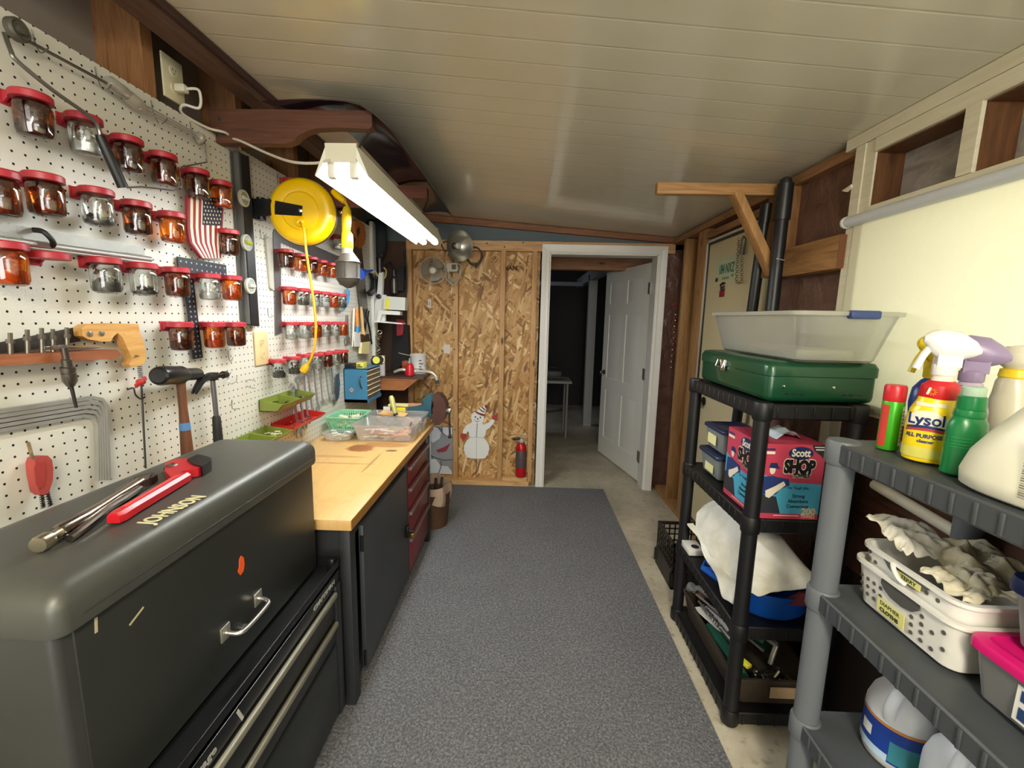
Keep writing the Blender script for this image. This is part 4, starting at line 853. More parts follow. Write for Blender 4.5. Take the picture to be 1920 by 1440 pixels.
# ================================================================ workbench
BX0,BX1,BY0,BY1,BZ=-1.182,-.588,1.432,2.85,.785
def m_top():
    m=N('worn_maple_top'); v=m.pos((1.5,.6,1)); a=m.noise(m.pos((12,1.2,1)),3,6,.6,.6); b=m.noise(m.pos(),5,5,.65)
    col=m.mix(a,lin('#d0a25c'),lin('#e2bd80')); col=m.mix(m.ramp(b,[(.55,(0,0,0,1)),(.75,(.55,.55,.55,1))]),col,lin('#a8692c'))
    g=m.n('ShaderNodeTexCoord').outputs['Object']
    for (x,y,sx,sy,c,k) in ((.02,.13,.085,.075,'#8a4a1c',.9),(.13,.20,.14,.05,'#9a5a26',.65),(.0,-.12,.20,.012,'#9a6a34',.5),(-.05,-.02,.16,.02,'#a06c36',.45),(.16,-.10,.008,.17,'#7a5530',.6),(.20,.10,.035,.018,'#5e3a1c',.8),(.12,.36,.13,.06,'#a5642c',.5)):
        mp=m.n('ShaderNodeMapping',{'Vector':g,'Location':(-x/sx,-y/sy,0),'Scale':(1/sx,1/sy,0)}).outputs[0]
        ds=m.n('ShaderNodeVectorMath',{0:mp},operation='LENGTH').outputs['Value']; nz=m.math('ADD',ds,m.math('MULTIPLY',m.math('SUBTRACT',b,.5),1.3))
        col=m.mix(m.math('MULTIPLY',m.ramp(nz,[(.75,(1,1,1,1)),(1.0,(0,0,0,1))]),k),col,lin(c))
    return m.out(m.bsdf(Base_Color=col,Roughness=.35,Normal=m.bump(b,.05,.003)))
BK=P('#2d2f31',.5,.15,.08,12); BKD=P('#3a3d40',.45,.15,.06,8)
t=thing('workbench','long workbench with a worn maple top and dark steel base','workbench',(-.885,2.14,0))
part(t,'worktop',B().box((BX0,BY0,.745),(BX1,BY1,BZ),.003),m_top())
part(t,'top_edge',B().box((BX1-.001,BY0+.002,.747),(BX1+.0012,BY1-.002,.783)),P('#a9762f',.4,0,.15,30))
b=B(); b.box((BX0+.01,BY0+.04,.06),(BX1-.02,BY0+.06,.744)); b.box((BX0+.01,BY1-.05,.06),(BX1-.02,BY1-.03,.744)); b.box((BX0+.01,BY0+.06,.1),(BX0+.02,BY1-.05,.744)); b.box((BX0+.02,BY0+.06,.10),(BX1-.03,BY1-.05,.12)); b.box((BX1-.05,BY0+.06,.69),(BX1-.025,BY1-.05,.744)); part(t,'carcass',b,BK)
for x in (BX0+.03,BX1-.045):
    for y in (BY0+.045,BY1-.07): part(t,'leg',B().box((x-.02,y-.01,0.0095),(x+.025,y+.045,.744),.006),BK)
dr=part(t,'door',B().box((BX1-.028,1.565,.085),(BX1-.008,2.205,.70),.004),BKD)
b=B(); b.box((BX1-.008,2.165,.33),(BX1+.004,2.20,.39),.003); b.cyl((BX1-.004,2.18,.36),(BX1+.03,2.18,.36),.008,n=10); b.mat(1); b.box((BX1+.012,2.172,.325),(BX1+.03,2.202,.352),.003); part(dr,'latch',b,[BLACKM,P('#b08838',.3,.9)])
b=B()
for z in (.14,.63): b.cyl((BX1-.012,1.557,z-.03),(BX1-.012,1.557,z+.03),.007,n=10)
part(dr,'hinges',b,BLACKM)
RDR=P('#7d1d22',.35,.1,.08); 
for za,zb in ((.59,.695),(.455,.575),(.30,.44),(.085,.285)):
    d=part(t,'drawer',B().box((BX1-.028,2.245,za),(BX1-.010,2.705,zb),.003),RDR)
    part(d,'pull_strip',B().box((BX1-.012,2.245,zb-.022),(BX1+.006,2.705,zb-.004),.002),P('#7d6c68',.4,.4))
part(t,'divider',B().box((BX1-.03,2.21,.085),(BX1-.012,2.24,.744)),BK)
part(t,'end_post',B().box((BX1-.04,2.715,.0095),(BX1-.006,2.765,.744),.004),P('#1b1b1c',.45))
b=B(); a=on(676,925,Z=BZ); 
# things on the bench
CLB=clear('clear_bin_plastic','#ffffff',.3,.20,'#ffffff',.12)
def scrap(b,x0,x1,y0,y1,z0,z1,n,seed,Lr=(.03,.09),wr=(.003,.008),ms=3):
    random.seed(seed)
    for k in range(n):
        L=random.uniform(*Lr); p=Vector((random.uniform(x0,x1),random.uniform(y0,y1),random.uniform(z0,z1))); d=Vector((random.gauss(0,1),random.gauss(0,.6),random.gauss(0,.12))).normalized()*L/2
        for i,(lo,hi) in enumerate(((x0,x1),(y0,y1),(z0,z1))):
            m_=abs(d[i])+.004; p[i]=min(max(p[i],lo+m_),hi-m_) if hi-lo>2*m_ else (lo+hi)/2
        b.mat(k%ms)
        if k%3: b.cyl(p-d,p+d,random.uniform(*wr),n=7)
        else: b.bar(p-d,p+d,random.uniform(.008,.018),.004)
    return b
SCR=[P('#b9b4aa',.3,.6),P('#c9a27a',.5),P('#e4e0da',.5),P('#b08a6a',.5),P('#d88a90',.5),P('#55524e',.4,.4)]
t=thing('clear_bin','clear plastic bin of loose tools at the front of the bench','bin',(-.78,2.485,BZ)); part(t,'bin',tray(B(),-.955,-.605,2.385,2.585,BZ+.0005,BZ+.098,.016,.003,.025,.006),CLB)
part(t,'contents',scrap(B(),-.92,-.64,2.415,2.555,BZ+.006,BZ+.05,34,5,(.05,.15),(.004,.011),6),SCR)
t=thing('clear_bin','second clear bin right behind the front tool bin','bin',(-.76,2.68,BZ)); part(t,'bin',tray(B(),-.95,-.60,2.598,2.765,BZ+.0005,BZ+.105,.014,.003,.02,.006),CLB)
part(t,'contents',scrap(B(),-.92,-.63,2.625,2.74,BZ+.006,BZ+.075,26,8,(.05,.14),(.005,.012),4),[P('#e8e2d2',.6),P('#e0b078',.6),P('#f2efe8',.6),P('#d9c9a0',.6)])
solo('cardboard_piece',B().obox((-.80,2.665,BZ+.105),(.16,.10,.004),Matrix.Rotation(.1,3,'Y')),P('#d9a868',.7),'tan cardboard piece lying on top of the rear clear bin','cardboard')
t=thing('clear_tray','small clear tub of odds and ends left of the front tool bin','tub',(-1.04,2.43,BZ)); part(t,'tub',tray(B(),-1.125,-.965,2.375,2.485,BZ+.0005,BZ+.045,.008,.002,.03,.003),CLB)
part(t,'contents',scrap(B(),-1.11,-.98,2.385,2.475,BZ+.005,BZ+.045,22,3,(.02,.05),(.003,.008),3),[P('#efefec',.5),P('#9aa39a',.4),P('#c9c9c4',.4)])
t=thing('green_basket','mint green slotted plastic basket under the blue parts cabinet','basket',(-1.04,2.63,BZ)); GB=P('#8fd0a8',.4)
def slot_basket(x0,x1,y0,y1,z0,z1,tap,th,cols,rows_,holes):
    b=B(); tray(b,x0,x1,y0,y1,z0,z0+.02,tap,.003,.02); tray
    cx,cy=(x0+x1)/2,(y0+y1)/2
    b2=B(); w0,d0=(x1-x0)-2*tap,(y1-y0)-2*tap; w1,d1=x1-x0,y1-y0
    b.loops([rrect(cx,cy,w1,d1,.02,z1-.012),rrect(cx,cy,w1+.012,d1+.012,.024,z1-.006),rrect(cx,cy,w1+.012,d1+.012,.024,z1),rrect(cx,cy,w1-.006,d1-.006,.018,z1),rrect(cx,cy,w1-.008,d1-.008,.018,z1-.012),rrect(cx,cy,w1,d1,.02,z1-.012)],False,False)
    def ring(f): return rrect(cx,cy,w0+(w1-w0)*f,d0+(d1-d0)*f,.02,z0+(z1-z0)*f,3)
    N_=16
    bot=rrect(cx,cy,w0,d0,.02,z0+.012,N_); top=rrect(cx,cy,w1,d1,.02,z1-.01,N_)
    # ribs between holes
    def per(w,d,k,n,z):
        L=2*(w+d); s=(k/n)*L
        if s<w: return Vector((cx-w/2+s,cy-d/2,z))
        s-=w
        if s<d: return Vector((cx+w/2,cy-d/2+s,z))
        s-=d
        if s<w: return Vector((cx+w/2-s,cy+d/2,z))
        s-=w; return Vector((cx-w/2,cy+d/2-s,z))
    for k in range(cols):
        b.bar(per(w0,d0,k,cols,z0+.015),per(w1,d1,k,cols,z1-.008),th,.003,(per(w1,d1,k,cols,0)-Vector((cx,cy,0))).normalized())
    for r in range(1,rows_):
        f=r/rows_; w,d=w0+(w1-w0)*f,d0+(d1-d0)*f; z=z0+.015+(z1-z0-.02)*f
        o=rrect(cx,cy,w,d,.015,z); o2=rrect(cx,cy,w,d,.015,z+.006); i2=rrect(cx,cy,w-.005,d-.005,.013,z+.006); i1=rrect(cx,cy,w-.005,d-.005,.013,z); b.loops([o,o2,i2,i1,o],False,False)
    return b
part(t,'basket',slot_basket(-1.155,-.962,2.50,2.735,BZ+.0005,BZ+.11,.02,.006,56,5,0),GB)
part(t,'contents',scrap(B(),-1.12,-1.0,2.54,2.70,BZ+.02,BZ+.095,24,12,(.03,.08),(.006,.014),3),[P('#efe7d4',.7),P('#d9cfae',.7),P('#c9c4a0',.6)])
b=B(); a=on(733,742,Y=2.62); c=on(741,775,Y=2.60); t=thing('putty_tube','olive green tube standing nozzle down in the rear clear bin','tube',c); part(t,'tube',B().tube([a,a.lerp(c,.15),a.lerp(c,.8),c],[.010,.017,.015,.011],14),P('#b5b070',.4,.2)); part(t,'tip',B().tube([c,c+Vector((.005,0,-.012))],[.013,.016],12),BLACK)
t=thing('oil_box','black and yellow box of blades on the bench by the vise','box',(-.86,2.80,BZ)); part(t,'box',B().box((-.905,2.78,BZ+.0005),(-.735,2.838,BZ+.125),.004),BLACK); part(t,'yellow_panel',B().box((-.845,2.7785,BZ+.085),(-.755,2.7805,BZ+.122)),P('#ecdf1e',.45)); part(t,'white_panel',B().box((-.90,2.7785,BZ+.085),(-.855,2.7805,BZ+.125)),P('#dcdcd8',.5)); part(t,'lid_strip',B().box((-.87,2.782,BZ+.1255),(-.73,2.836,BZ+.139),.002),P('#d9cc8a',.5))
# vise
VT=P('#23505e',.45,.3,.15,20); VR=P('#4b2f2a',.5,.5,.2,30)
t=thing('bench_vise','teal bench vise with rusty jaws on the far corner of the bench','vise',(-.68,2.80,BZ)); vy=2.81
part(t,'base',B().lathe([(.05,.0),(.05,.015),(.035,.03),(.03,.05),(.03,.07)],(-.70,vy,BZ+.0005),24),VT)
part(t,'body',B().prism([(-.735,.845),(-.60,.845),(-.585,.87),(-.585,.925),(-.60,.945),(-.64,.93),(-.735,.91)],'XZ',vy-.035,vy+.035),VT)
part(t,'rear_jaw',B().prism([(-.625,.90),(-.585,.90),(-.575,.985),(-.60,1.0),(-.64,.97)],'XZ',vy-.05,vy+.05),VT)
part(t,'anvil_pad',B().box((-.74,vy-.03,.912),(-.65,vy+.03,.926),.003),P('#b5876a',.5,.2))
part(t,'front_jaw',B().prism([(-.565,.80),(-.53,.80),(-.50,.83),(-.485,.88),(-.487,.93),(-.505,.975),(-.53,1.0),(-.56,1.005),(-.572,.99),(-.572,.955),(-.562,.93),(-.575,.90)],'XZ',vy-.05,vy+.05),VR)
part(t,'jaw_insert',B().box((-.574,vy-.045,.955),(-.566,vy+.045,.985)),P('#9a8a6a',.4,.6))
part(t,'slide',B().box((-.60,vy-.022,.83),(-.50,vy+.022,.87)),DKSTEEL)
part(t,'screw_head',B().lathe([(.018,0),(.022,.008),(.022,.03),(.012,.036)],(-.495,vy,.885),18,(1,0,0)),P('#cfcac0',.25,.9))
part(t,'handle_bar',B().cyl((-.475,vy,.915),(-.470,vy,.715),.0065,n=10),DKSTEEL); part(t,'handle_knob',B().lathe([(.008,0),(.013,.004),(.013,.014),(0,.016)],(-.47,vy,.70),12),DKSTEEL)
# waste basket
t=thing('waste_basket','brown woven waste basket with sticks at the far end of the bench','basket',(-.60,2.985,0)); part(t,'basket',B().lathe([(.10,.009),(.125,.25),(.13,.26),(.122,.262),(.096,.03),(0,.02)],(-.62,2.985,.0005),28),P('#4f3522',.7,0,.3,70))
rows=[]
for k in range(29):
    a=2*PI*k/28; r=.128+.012*math.sin(5*a); rows.append([(-.62+(r+.008*math.sin(7*a+j))*math.cos(a)*(1-.1*(j==0)),2.985+r*math.sin(a),.19+.045*j+.012*math.sin(3*a+j)) for j in range(4)])
part(t,'liner',B().sheet(rows),P('#a78f7a',.5,0,.15,20))
GST='stick ends standing in the waste basket'
for i,(dx,dy,h) in enumerate(((-.02,-.05,.40),(.02,-.03,.37),(.04,.02,.35))): solo('wood_stick',B().bar((-.62+dx*.6,2.985+dy*.6,.04),(-.62+dx*1.5,2.985+dy*1.5,h),.016,.016),P('#2e2620',.6),['tallest dark stick standing in the waste basket','middle dark stick standing in the waste basket','shortest dark stick standing in the waste basket'][i],'stick',GST)
# ================================================================ rolling tool cabinet and tool chest
CH=P('#3b3c3a',.4,.3,.14,5,.05,60); CHF=P('#2a2c29',.42,.2,.14,4); BK2=P('#191a1b',.33,.3,.05)
X0,X1,Y0,Y1,Z0,ZT=-1.03,-.63,.50,1.418,.06,.655
t=thing('tool_cabinet','black rolling tool cabinet under the gray tool chest','cabinet',(-.83,.96,0))
b=B(); b.box((X0,Y0,Z0),(X1-.012,Y1,.615),.006); part(t,'body',b,P('#25272a',.4,.3,.06,6))
b=B(); b.box((X0,Y0,.612),(X1,Y1,.622)); b.box((X1-.004,Y0,.57),(X1,Y1,ZT-.008),.0015); b.box((X0,Y1-.004,.622),(X1,Y1,ZT)); b.box((X0,Y0,.622),(X0+.004,Y1,ZT)); b.box((X1-.03,Y1-.03,.622),(X1-.006,Y1-.004,ZT+.004),.006); part(t,'top_tray',b,BK2)
TRIM=P('#8a8778',.5,.25,.08)
part(t,'name_band',B().box((X1-.012,Y0+.01,.565),(X1+.002,Y1-.02,.612),.002),P('#0f0f10',.3))
for za,zb in ((.455,.555),(.365,.445)):
    d=part(t,'drawer',B().box((X1-.012,Y0+.02,za),(X1+.001,Y1-.045,zb),.002),BK2)
    part(d,'pull_trim',B().box((X1-.002,Y0+.02,zb-.024),(X1+.012,Y1-.045,zb-.004),.004),TRIM)
d=part(t,'lower_door',B().box((X1-.012,Y0+.02,.085),(X1+.003,Y1-.045,.352),.006),P('#2a2d2c',.38,.3,.06))
part(t,'side_post',B().box((X1-.012,Y1-.042,.065),(X1+.004,Y1-.002,.566),.003),P('#2b2d2f',.4,.3))
b=B(); b.text('CRAFTSMAN',.021,(X1+.0022,Y1-.12,.590),(0,1,0),(0,0,1),.0006,'CENTER',1.25,.0006); part(t,'brand_lettering',b,P('#b9b9b4',.3,.3))
b=B(); b.text('storage',.026,(X1+.0022,.74,.587),(0,1,0),(0,0,1),.0006,'CENTER',1.2,.0003); part(t,'storage_lettering',b,P('#b9b9b4',.3,.3))
b=B(); b.obox((X1+.0024,.865,.585),(.0008,.008,.04),Matrix.Rotation(.4,3,'X')); part(t,'paint_chip',b,P('#bdbdb8',.6))
for x in (X0+.05,X1-.06):
    for y in (Y0+.06,Y1-.08): part(t,'caster',B().cyl((x,y-.015,.0355),(x,y+.015,.0355),.026,n=18),BLACK)
X0,X1,Y0,Y1,Z0,ZL,ZT=-1.0,-.685,.575,1.395,.626,1.02,1.088
t=thing('tool_chest','gray metal top box tool chest with a rounded lid and lettering','tool chest',(-.84,.98,Z0))
b=B(); b.box((X0,Y0,Z0),(X1-.012,Y1,ZL),.014,3); part(t,'body',b,CH)
part(t,'front_panel',B().box((X1-.016,Y0+.028,Z0+.012),(X1-.008,Y1-.01,ZL-.005),.002),CHF)
e=.016
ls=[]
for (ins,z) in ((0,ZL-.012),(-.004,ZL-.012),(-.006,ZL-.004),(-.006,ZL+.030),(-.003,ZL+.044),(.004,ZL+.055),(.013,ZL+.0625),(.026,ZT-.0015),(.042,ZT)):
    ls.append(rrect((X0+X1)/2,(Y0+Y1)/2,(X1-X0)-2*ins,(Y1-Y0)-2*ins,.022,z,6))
b=B().loops(ls); lid=part(t,'lid',b,P('#4d4e49',.42,.3,.14,6,.05,60),None,None,50)  # same paint as the body, lightened for light from above and dust
b=B(); b.box((X1-.002,Y0+.03,ZL+.005),(X1+.0075,Y1-.03,ZL+.011),.003); part(lid,'lid_bead',b,CH)
b=B(); b.text('JOHNSON',.048,(-.722,.852,ZT+.0006),Vector((.06,1,0)),Vector((-1,.06,0)),.0005,'CENTER',.62,.0008); part(lid,'name_lettering',b,P('#d8d3a8',.5))
hy0,hy1,hz=.925,1.055,.745; hx=X1-.008
b=B()
for y in (hy0,hy1): b.box((hx,y-.016,hz-.018),(hx+.004,y+.016,hz+.018),.001)
part(t,'handle_plates',b,P('#b9b6a6',.35,.8)); b=B(); b.tube(sm([(hx+.004,hy0,hz),(hx+.03,hy0+.004,hz-.004),(hx+.038,hy0+.025,hz-.006),(hx+.038,hy1-.025,hz-.006),(hx+.03,hy1-.004,hz-.004),(hx+.004,hy1,hz)]),.0055,10); part(t,'handle',b,P('#c9c8c2',.22,.9))
part(t,'lock',B().lathe([(.010,0),(.010,.008),(.006,.010),(0,.01)],(hx,.992,.705),14,(1,0,0)),STEEL)
b=B(); op=on(453,1060,X=hx); b.prism([(op.y-.008,op.z-.022),(op.y+.004,op.z-.018),(op.y+.010,op.z-.004),(op.y+.009,op.z+.016),(op.y,op.z+.026),(op.y-.008,op.z+.020),(op.y-.010,op.z+.002),(op.y-.016,op.z-.008)],'YZ',hx,hx+.0012); part(t,'orange_sticker',b,P('#ef5a1e',.5))
for (u,v,dy,dz,r) in ((180,1172,.005,.026,.1),(256,1155,.004,.034,1.15),(640,1320,.0,.0,0)):
    if dz: p=on(u,v,X=hx); b=B(); b.obox((hx+.0003,p.y,p.z),(.0006,dy,dz),Matrix.Rotation(-r,3,'X')); part(t,'scratch',b,P('#b3a988',.6))
# tools lying on the chest
RW_=P('#c01c28',.32,.1,.06)
zt=ZT+.0005
def cz(u,v,h): return on(u,v,Z=zt+h)
t=thing('pipe_wrench','red pipe wrench lying on top of the tool chest','wrench',cz(300,920,0))
a=cz(212,972,.014); c=cz(345,893,.014)
d=(c-a).normalized(); w=Vector((-d.y,d.x,0))
b=B(); hl=[(0,.011),(.012,.015),(.05,.0135),((c-a).length,.016)]
b.loops([[a+d*x+w*q+Vector((0,0,zz)) for q,zz in ((hw,-.010),(hw,.004),(hw*.55,.010),(-hw*.55,.010),(-hw,.004),(-hw,-.010))] for x,hw in hl])
b.mat(1); b.loops([[a+d*x+w*q+Vector((0,0,.0101)) for q in (.005,-.005)]+[a+d*x+w*q+Vector((0,0,.0112)) for q in (-.005,.005)] for x in (.03,(c-a).length-.02)])
part(t,'handle',b,[RW_,P('#d8404a',.3)])
b=B(); pts=[cz(u,v,.008) for u,v in ((345,893),(322,906),(310,893),(310,878),(330,870),(362,868),(385,870),(390,880),(372,888))]; b.loops([[p-Vector((0,0,.007)) for p in pts],[p+Vector((0,0,.014)) for p in pts]]); part(t,'frame',b,RW_)
b=B(); pts=[cz(u,v,.010) for u,v in ((352,872),(372,862),(397,868),(396,876),(380,886),(362,880))]; b.loops([[p-Vector((0,0,.009)) for p in pts],[p+Vector((0,0,.016)) for p in pts]]); part(t,'hook_jaw',b,P('#2b2a2a',.35,.7))
b=B(); q=cz(322,880,.012); b.lathe([(.010,-.008),(.016,-.006),(.016,.006),(.010,.008)],q,16,d); b.mat(1).cyl(q-d*.03,q+d*.03,.006,n=10); part(t,'adjusting_nut',b,[P('#55504a',.35,.8),P('#b8a888',.3,.9)])
t=thing('locking_pliers','chrome locking pliers lying left of the pipe wrench','pliers',cz(170,985,0)); CHR=P('#9b948a',.22,1.0,.12,30)
a=cz(70,1023,.014); k1=cz(108,1000,.014); k2=cz(160,970,.016); k3=cz(220,930,.018); k4=cz(262,905,.016)
b=B(); b.tube([a,a.lerp(k1,.12),a.lerp(k1,.5),a.lerp(k1,.55),k1],[.013,.0145,.014,.009,.009],18); part(t,'screw_knob',b,P('#b3aa92',.28,.95))
b=B(); b.tube([k1,a.lerp(k1,1.15),k2,k2.lerp(k3,.5),k3,k4],[.012,.014,.013,.010,.009,.013],12); part(t,'upper_handle',b,CHR)
b=B(); b.tube(sm([cz(130,1010,.008),cz(150,995,.010),cz(185,968,.012),cz(205,952,.012),cz(232,935,.012),cz(262,915,.012)]),.0075,10); part(t,'lower_handle',b,CHR)
b=B(); b.tube(sm([cz(118,1002,.012),cz(140,985,.014),cz(165,975,.012)]),.005,8); part(t,'release_lever',b,CHROME)
b=B(); pts=[cz(u,v,.008) for u,v in ((215,930),(240,915),(262,905),(285,898),(280,908),(262,918),(235,936),(222,942))]; b.loops([[p-Vector((0,0,.006)) for p in pts],[p+Vector((0,0,.014)) for p in pts]]); part(t,'jaw',b,P('#77706a',.3,.9,.15))
b=B(); pts=[cz(u,v,.008) for u,v in ((252,903),(272,896),(290,893),(296,897),(285,904),(268,908))]; b.loops([[p-Vector((0,0,.006)) for p in pts],[p+Vector((0,0,.010)) for p in pts]]); part(t,'upper_jaw',b,P('#4b4742',.35,.9,.15))
# ================================================================ things on the end wall
OY=3.846   # face of the strand board
def ef(b,px,y0,y1): return b.prism([(on(u,v,Y=(y0+y1)/2).x,on(u,v,Y=(y0+y1)/2).z) for u,v in px],'XZ',y0,y1)
# snowman cut-out (plain folk art), body straddling nothing but the board
SY=OY-.012
SW=P('#e6e8e4',.5,0,.04,8)
t=thing('snowman_cutout','white painted wooden snowman cut-out with red mittens and striped cap','cut-out',on(893,862,Y=SY))
def s10(pts): return [(850+x/10.29,740+y/10.29) for x,y in pts]
body=s10([(345,540),(250,590),(190,680),(180,740),(250,760),(275,705),(300,720),(310,790),(330,825),(260,880),(210,980),(205,1060),(225,1140),(270,1210),(350,1225),(520,1235),(610,1225),(670,1150),(692,1060),(690,980),(650,900),(585,830),(620,770),(635,680),(700,640),(770,560),(805,490),(740,465),(690,530),(590,575),(560,555),(585,500),(595,430),(570,380),(480,355),(410,330),(355,380),(340,450),(365,520)])
part(t,'body',ef(B(),body,SY-.006,SY+.006),SW)
part(t,'cap',ef(B(),s10([(408,318),(470,310),(480,280),(540,230),(620,195),(650,215),(665,250),(630,290),(605,380),(600,418),(540,400),(460,360)]),SY-.008,SY-.0062),[P('#e8e6da',.5)])
b=B(); ef(b,s10([(405,318),(425,310),(500,350),(605,378),(600,418),(530,400),(450,362)]),SY-.0095,SY-.0081); ef(b,s10([(600,215),(625,190),(655,205),(668,245),(645,275),(620,262)]),SY-.0095,SY-.0081); part(t,'cap_trim',b,P('#7e2b28',.55))
b=B(); ef(b,s10([(485,270),(500,262),(560,310),(612,325),(605,342),(545,325)]),SY-.0095,SY-.0081); ef(b,s10([(535,232),(550,222),(590,265),(625,290),(620,305),(575,280)]),SY-.0095,SY-.0081); part(t,'cap_stripes',b,P('#3a2a24',.6))
MR=P('#a8302c',.55,0,.1)
part(t,'mitten',ef(B(),s10([(150,745),(245,755),(250,800),(238,850),(215,820),(205,870),(165,860),(135,810)]),SY-.009,SY-.0062),MR)
part(t,'mitten',ef(B(),s10([(740,465),(800,495),(840,490),(845,430),(850,375),(800,390),(775,430),(740,410)]),SY-.009,SY-.0062),MR)
b=B()
for x,y,r in ((425,430,17),(520,440,17),(470,468,17),(455,520,9)): p=on(*s10([(x,y)])[0],Y=SY-.006); b.lathe([(r*.00042,0),(r*.0004,.002),(0,.0022)],p,12,(0,-1,0))
b.tube(sm([on(*q,Y=SY-.0065) for q in s10([(400,480),(430,510),(465,522),(505,505)])]),.0016,5)
for k in range(8): p=on(*s10([(460-2*k,570+34*k)])[0],Y=SY-.006); b.lathe([(.005,0),(.0045,.002),(0,.0022)],p,10,(0,-1,0))
part(t,'face_and_buttons',b,P('#1d1c1c',.6))
b=B(); b.tube([on(*q,Y=SY-.0062) for q in s10([(330,826),(400,822),(500,830),(585,832)])],.0014,5); b.tube([on(*q,Y=SY-.0062) for q in s10([(445,840),(445,1228)])],.0013,5); part(t,'seams',b,P('#8d918e',.6))
part(t,'hanging_stake',B().cyl(on(893,860,Y=SY),on(893,892,Y=SY),.003,n=8),P('#5a4a3a',.6))
# fire extinguisher on the sole plate
c=on(976,889,Y=3.80); c=Vector((c.x,3.80,.081))
t=thing('fire_extinguisher','red fire extinguisher standing on the sole plate left of the doorway','extinguisher',c)
part(t,'cylinder',B().lathe([(.040,0),(.045,.006),(.046,.02),(.046,.265),(.040,.295),(.024,.315),(.018,.32)],c,28),P('#b3151f',.28,.1))
part(t,'label',B().lathe([(.0464,.09),(.0466,.091),(.0466,.245),(.0464,.246)],c,28,c0=False,c1=False),P('#5a4e50',.4,.1,.3,60))
b=B(); b.lathe([(.019,.318),(.02,.33),(.016,.345),(.016,.36)],c,18); b.lathe([(.018,0),(.018,.01),(0,.011)],c+Vector((0,-.016,.335)),16,(0,-1,0)); part(t,'valve',b,P('#c9c5ba',.3,.8))
part(t,'lever',B().loops([[c+Vector((x,y,z)) for y in (-.012,.012)]+[c+Vector((x,y,z+.004)) for y in (.012,-.012)] for x,z in ((-.03,.372),(.02,.374),(.075,.378))]),P('#cfcabd',.3,.7))
part(t,'grip',B().loops([[c+Vector((x,y,z)) for y in (-.01,.01)]+[c+Vector((x,y,z+.005)) for y in (.01,-.01)] for x,z in ((0,.352),(.04,.33),(.075,.29))]),P('#d8d3c6',.3,.6))
part(t,'nozzle',B().tube([c+Vector((-.01,-.005,.352)),c+Vector((-.05,-.008,.352)),c+Vector((-.078,-.01,.35))],[.010,.011,.013],12),BLACK)
# painting of a red bird on stones
py=OY-.003
t=thing('bird_painting','unframed painting of a red bird on gray stones low behind the bench','painting',on(826,888,Y=py)); 
part(t,'panel',ef(B(),[(803,799),(849,801),(848,889),(803,888)],py-.008,py),P('#8e9296',.6,0,.12,14))
def s4(pts): return [(720+x/4.8,620+y/4.8) for x,y in pts]
b=B()
for poly in ([(425,870),(480,870),(515,920),(500,970),(440,1010),(425,990)],[(530,868),(612,872),(612,930),(560,945),(528,915)],[(405,1150),(470,1160),(510,1220),(490,1280),(405,1285)],[(520,1215),(575,1220),(612,1270),(612,1290),(495,1288)]): ef(b,s4(poly),py-.0092,py-.0081)
part(t,'pale_stones',b,P('#d4dade',.6,0,.06,20))
b=B(); ef(b,s4([(465,1078),(500,1062),(545,1045),(598,1012),(578,1055),(560,1085),(520,1095),(500,1092),(492,1108),(488,1092)]),py-.010,py-.0081); part(t,'red_bird',b,P('#8c2f3d',.6))
b=B()
for pts in ([(520,880),(525,920),(560,945)],[(470,865),(500,880),(520,910)],[(425,1125),(480,1150),(540,1165),(612,1160)],[(510,1170),(515,1220),(490,1285)],[(425,1120),(440,1150),(425,1160)]): b.tube([on(u,v,Y=py-.0085) for u,v in s4(pts)],.0028,5)
part(t,'branches',b,P('#2a2c30',.6))
part(t,'white_edge',ef(B(),[(803,799),(808,799),(808,888),(803,888)],py-.0095,py-.0081),P('#c9cfd4',.5))
# clip fan
IV=P('#a8a290',.4); 
fc=on(812,507,Y=3.70); t=thing('clip_fan','small beige caged fan clipped high on the end wall','fan',fc-Vector((0,0,.12)))
ax=Vector((.12,-1,-.10)).normalized(); x=ax.cross(Vector((0,0,1))).normalized(); y=x.cross(ax)
b=B()
b.tube([fc+x*math.cos(k*PI/24)*.105+y*math.sin(k*PI/24)*.105 for k in range(48)],.005,6,closed=True)
for r,o in ((.085,.018),(.06,.028),(.035,.034)): b.tube([fc+ax*o+x*math.cos(k*PI/16)*r+y*math.sin(k*PI/16)*r for k in range(32)],.0012,4,closed=True)
for k in range(36):
    a=k*PI/18; d=x*math.cos(a)+y*math.sin(a); b.tube([fc+d*.105,fc+ax*.018+d*.085,fc+ax*.034+d*.03],.0011,4); b.tube([fc+d*.105,fc-ax*.03+d*.09,fc-ax*.045+d*.03],.0011,4)
part(t,'cage',b,IV)
part(t,'hub_cap',B().lathe([(.026,.030),(.026,.037),(.02,.040),(0,.041)],fc,20,ax),P('#d9d2bd',.4))
b=B()
for k in range(3):
    a0=k*2*PI/3; rows=[]
    for i in range(5):
        r=.02+.065*i/4; row=[]
        for j in range(5):
            a=a0+(j/4-.5)*1.25*(1-.1*i/4)+.15*i/4; row.append(fc+x*math.cos(a)*r+y*math.sin(a)*r+ax*(.008*(j/4-.5)*2))
        rows.append(row)
    b.sheet(rows)
part(t,'blades',b,P('#8b8878',.35))
part(t,'motor',B().lathe([(.03,-.02),(.04,-.03),(.04,-.075),(.02,-.085),(0,-.086)],fc,20,ax),IV)
e1=on(840,502,Y=3.72)
part(t,'neck',B().tube(sm([fc+x*-.0+Vector((.10,0,.0)),e1+Vector((-.02,0,.01)),e1]),.012,10),IV)
b=B(); ef(b,[(838,497),(843,494),(858,494),(860,505),(858,510),(840,510)],3.70,3.775); part(t,'clip',b,P('#b3ad9a',.4))
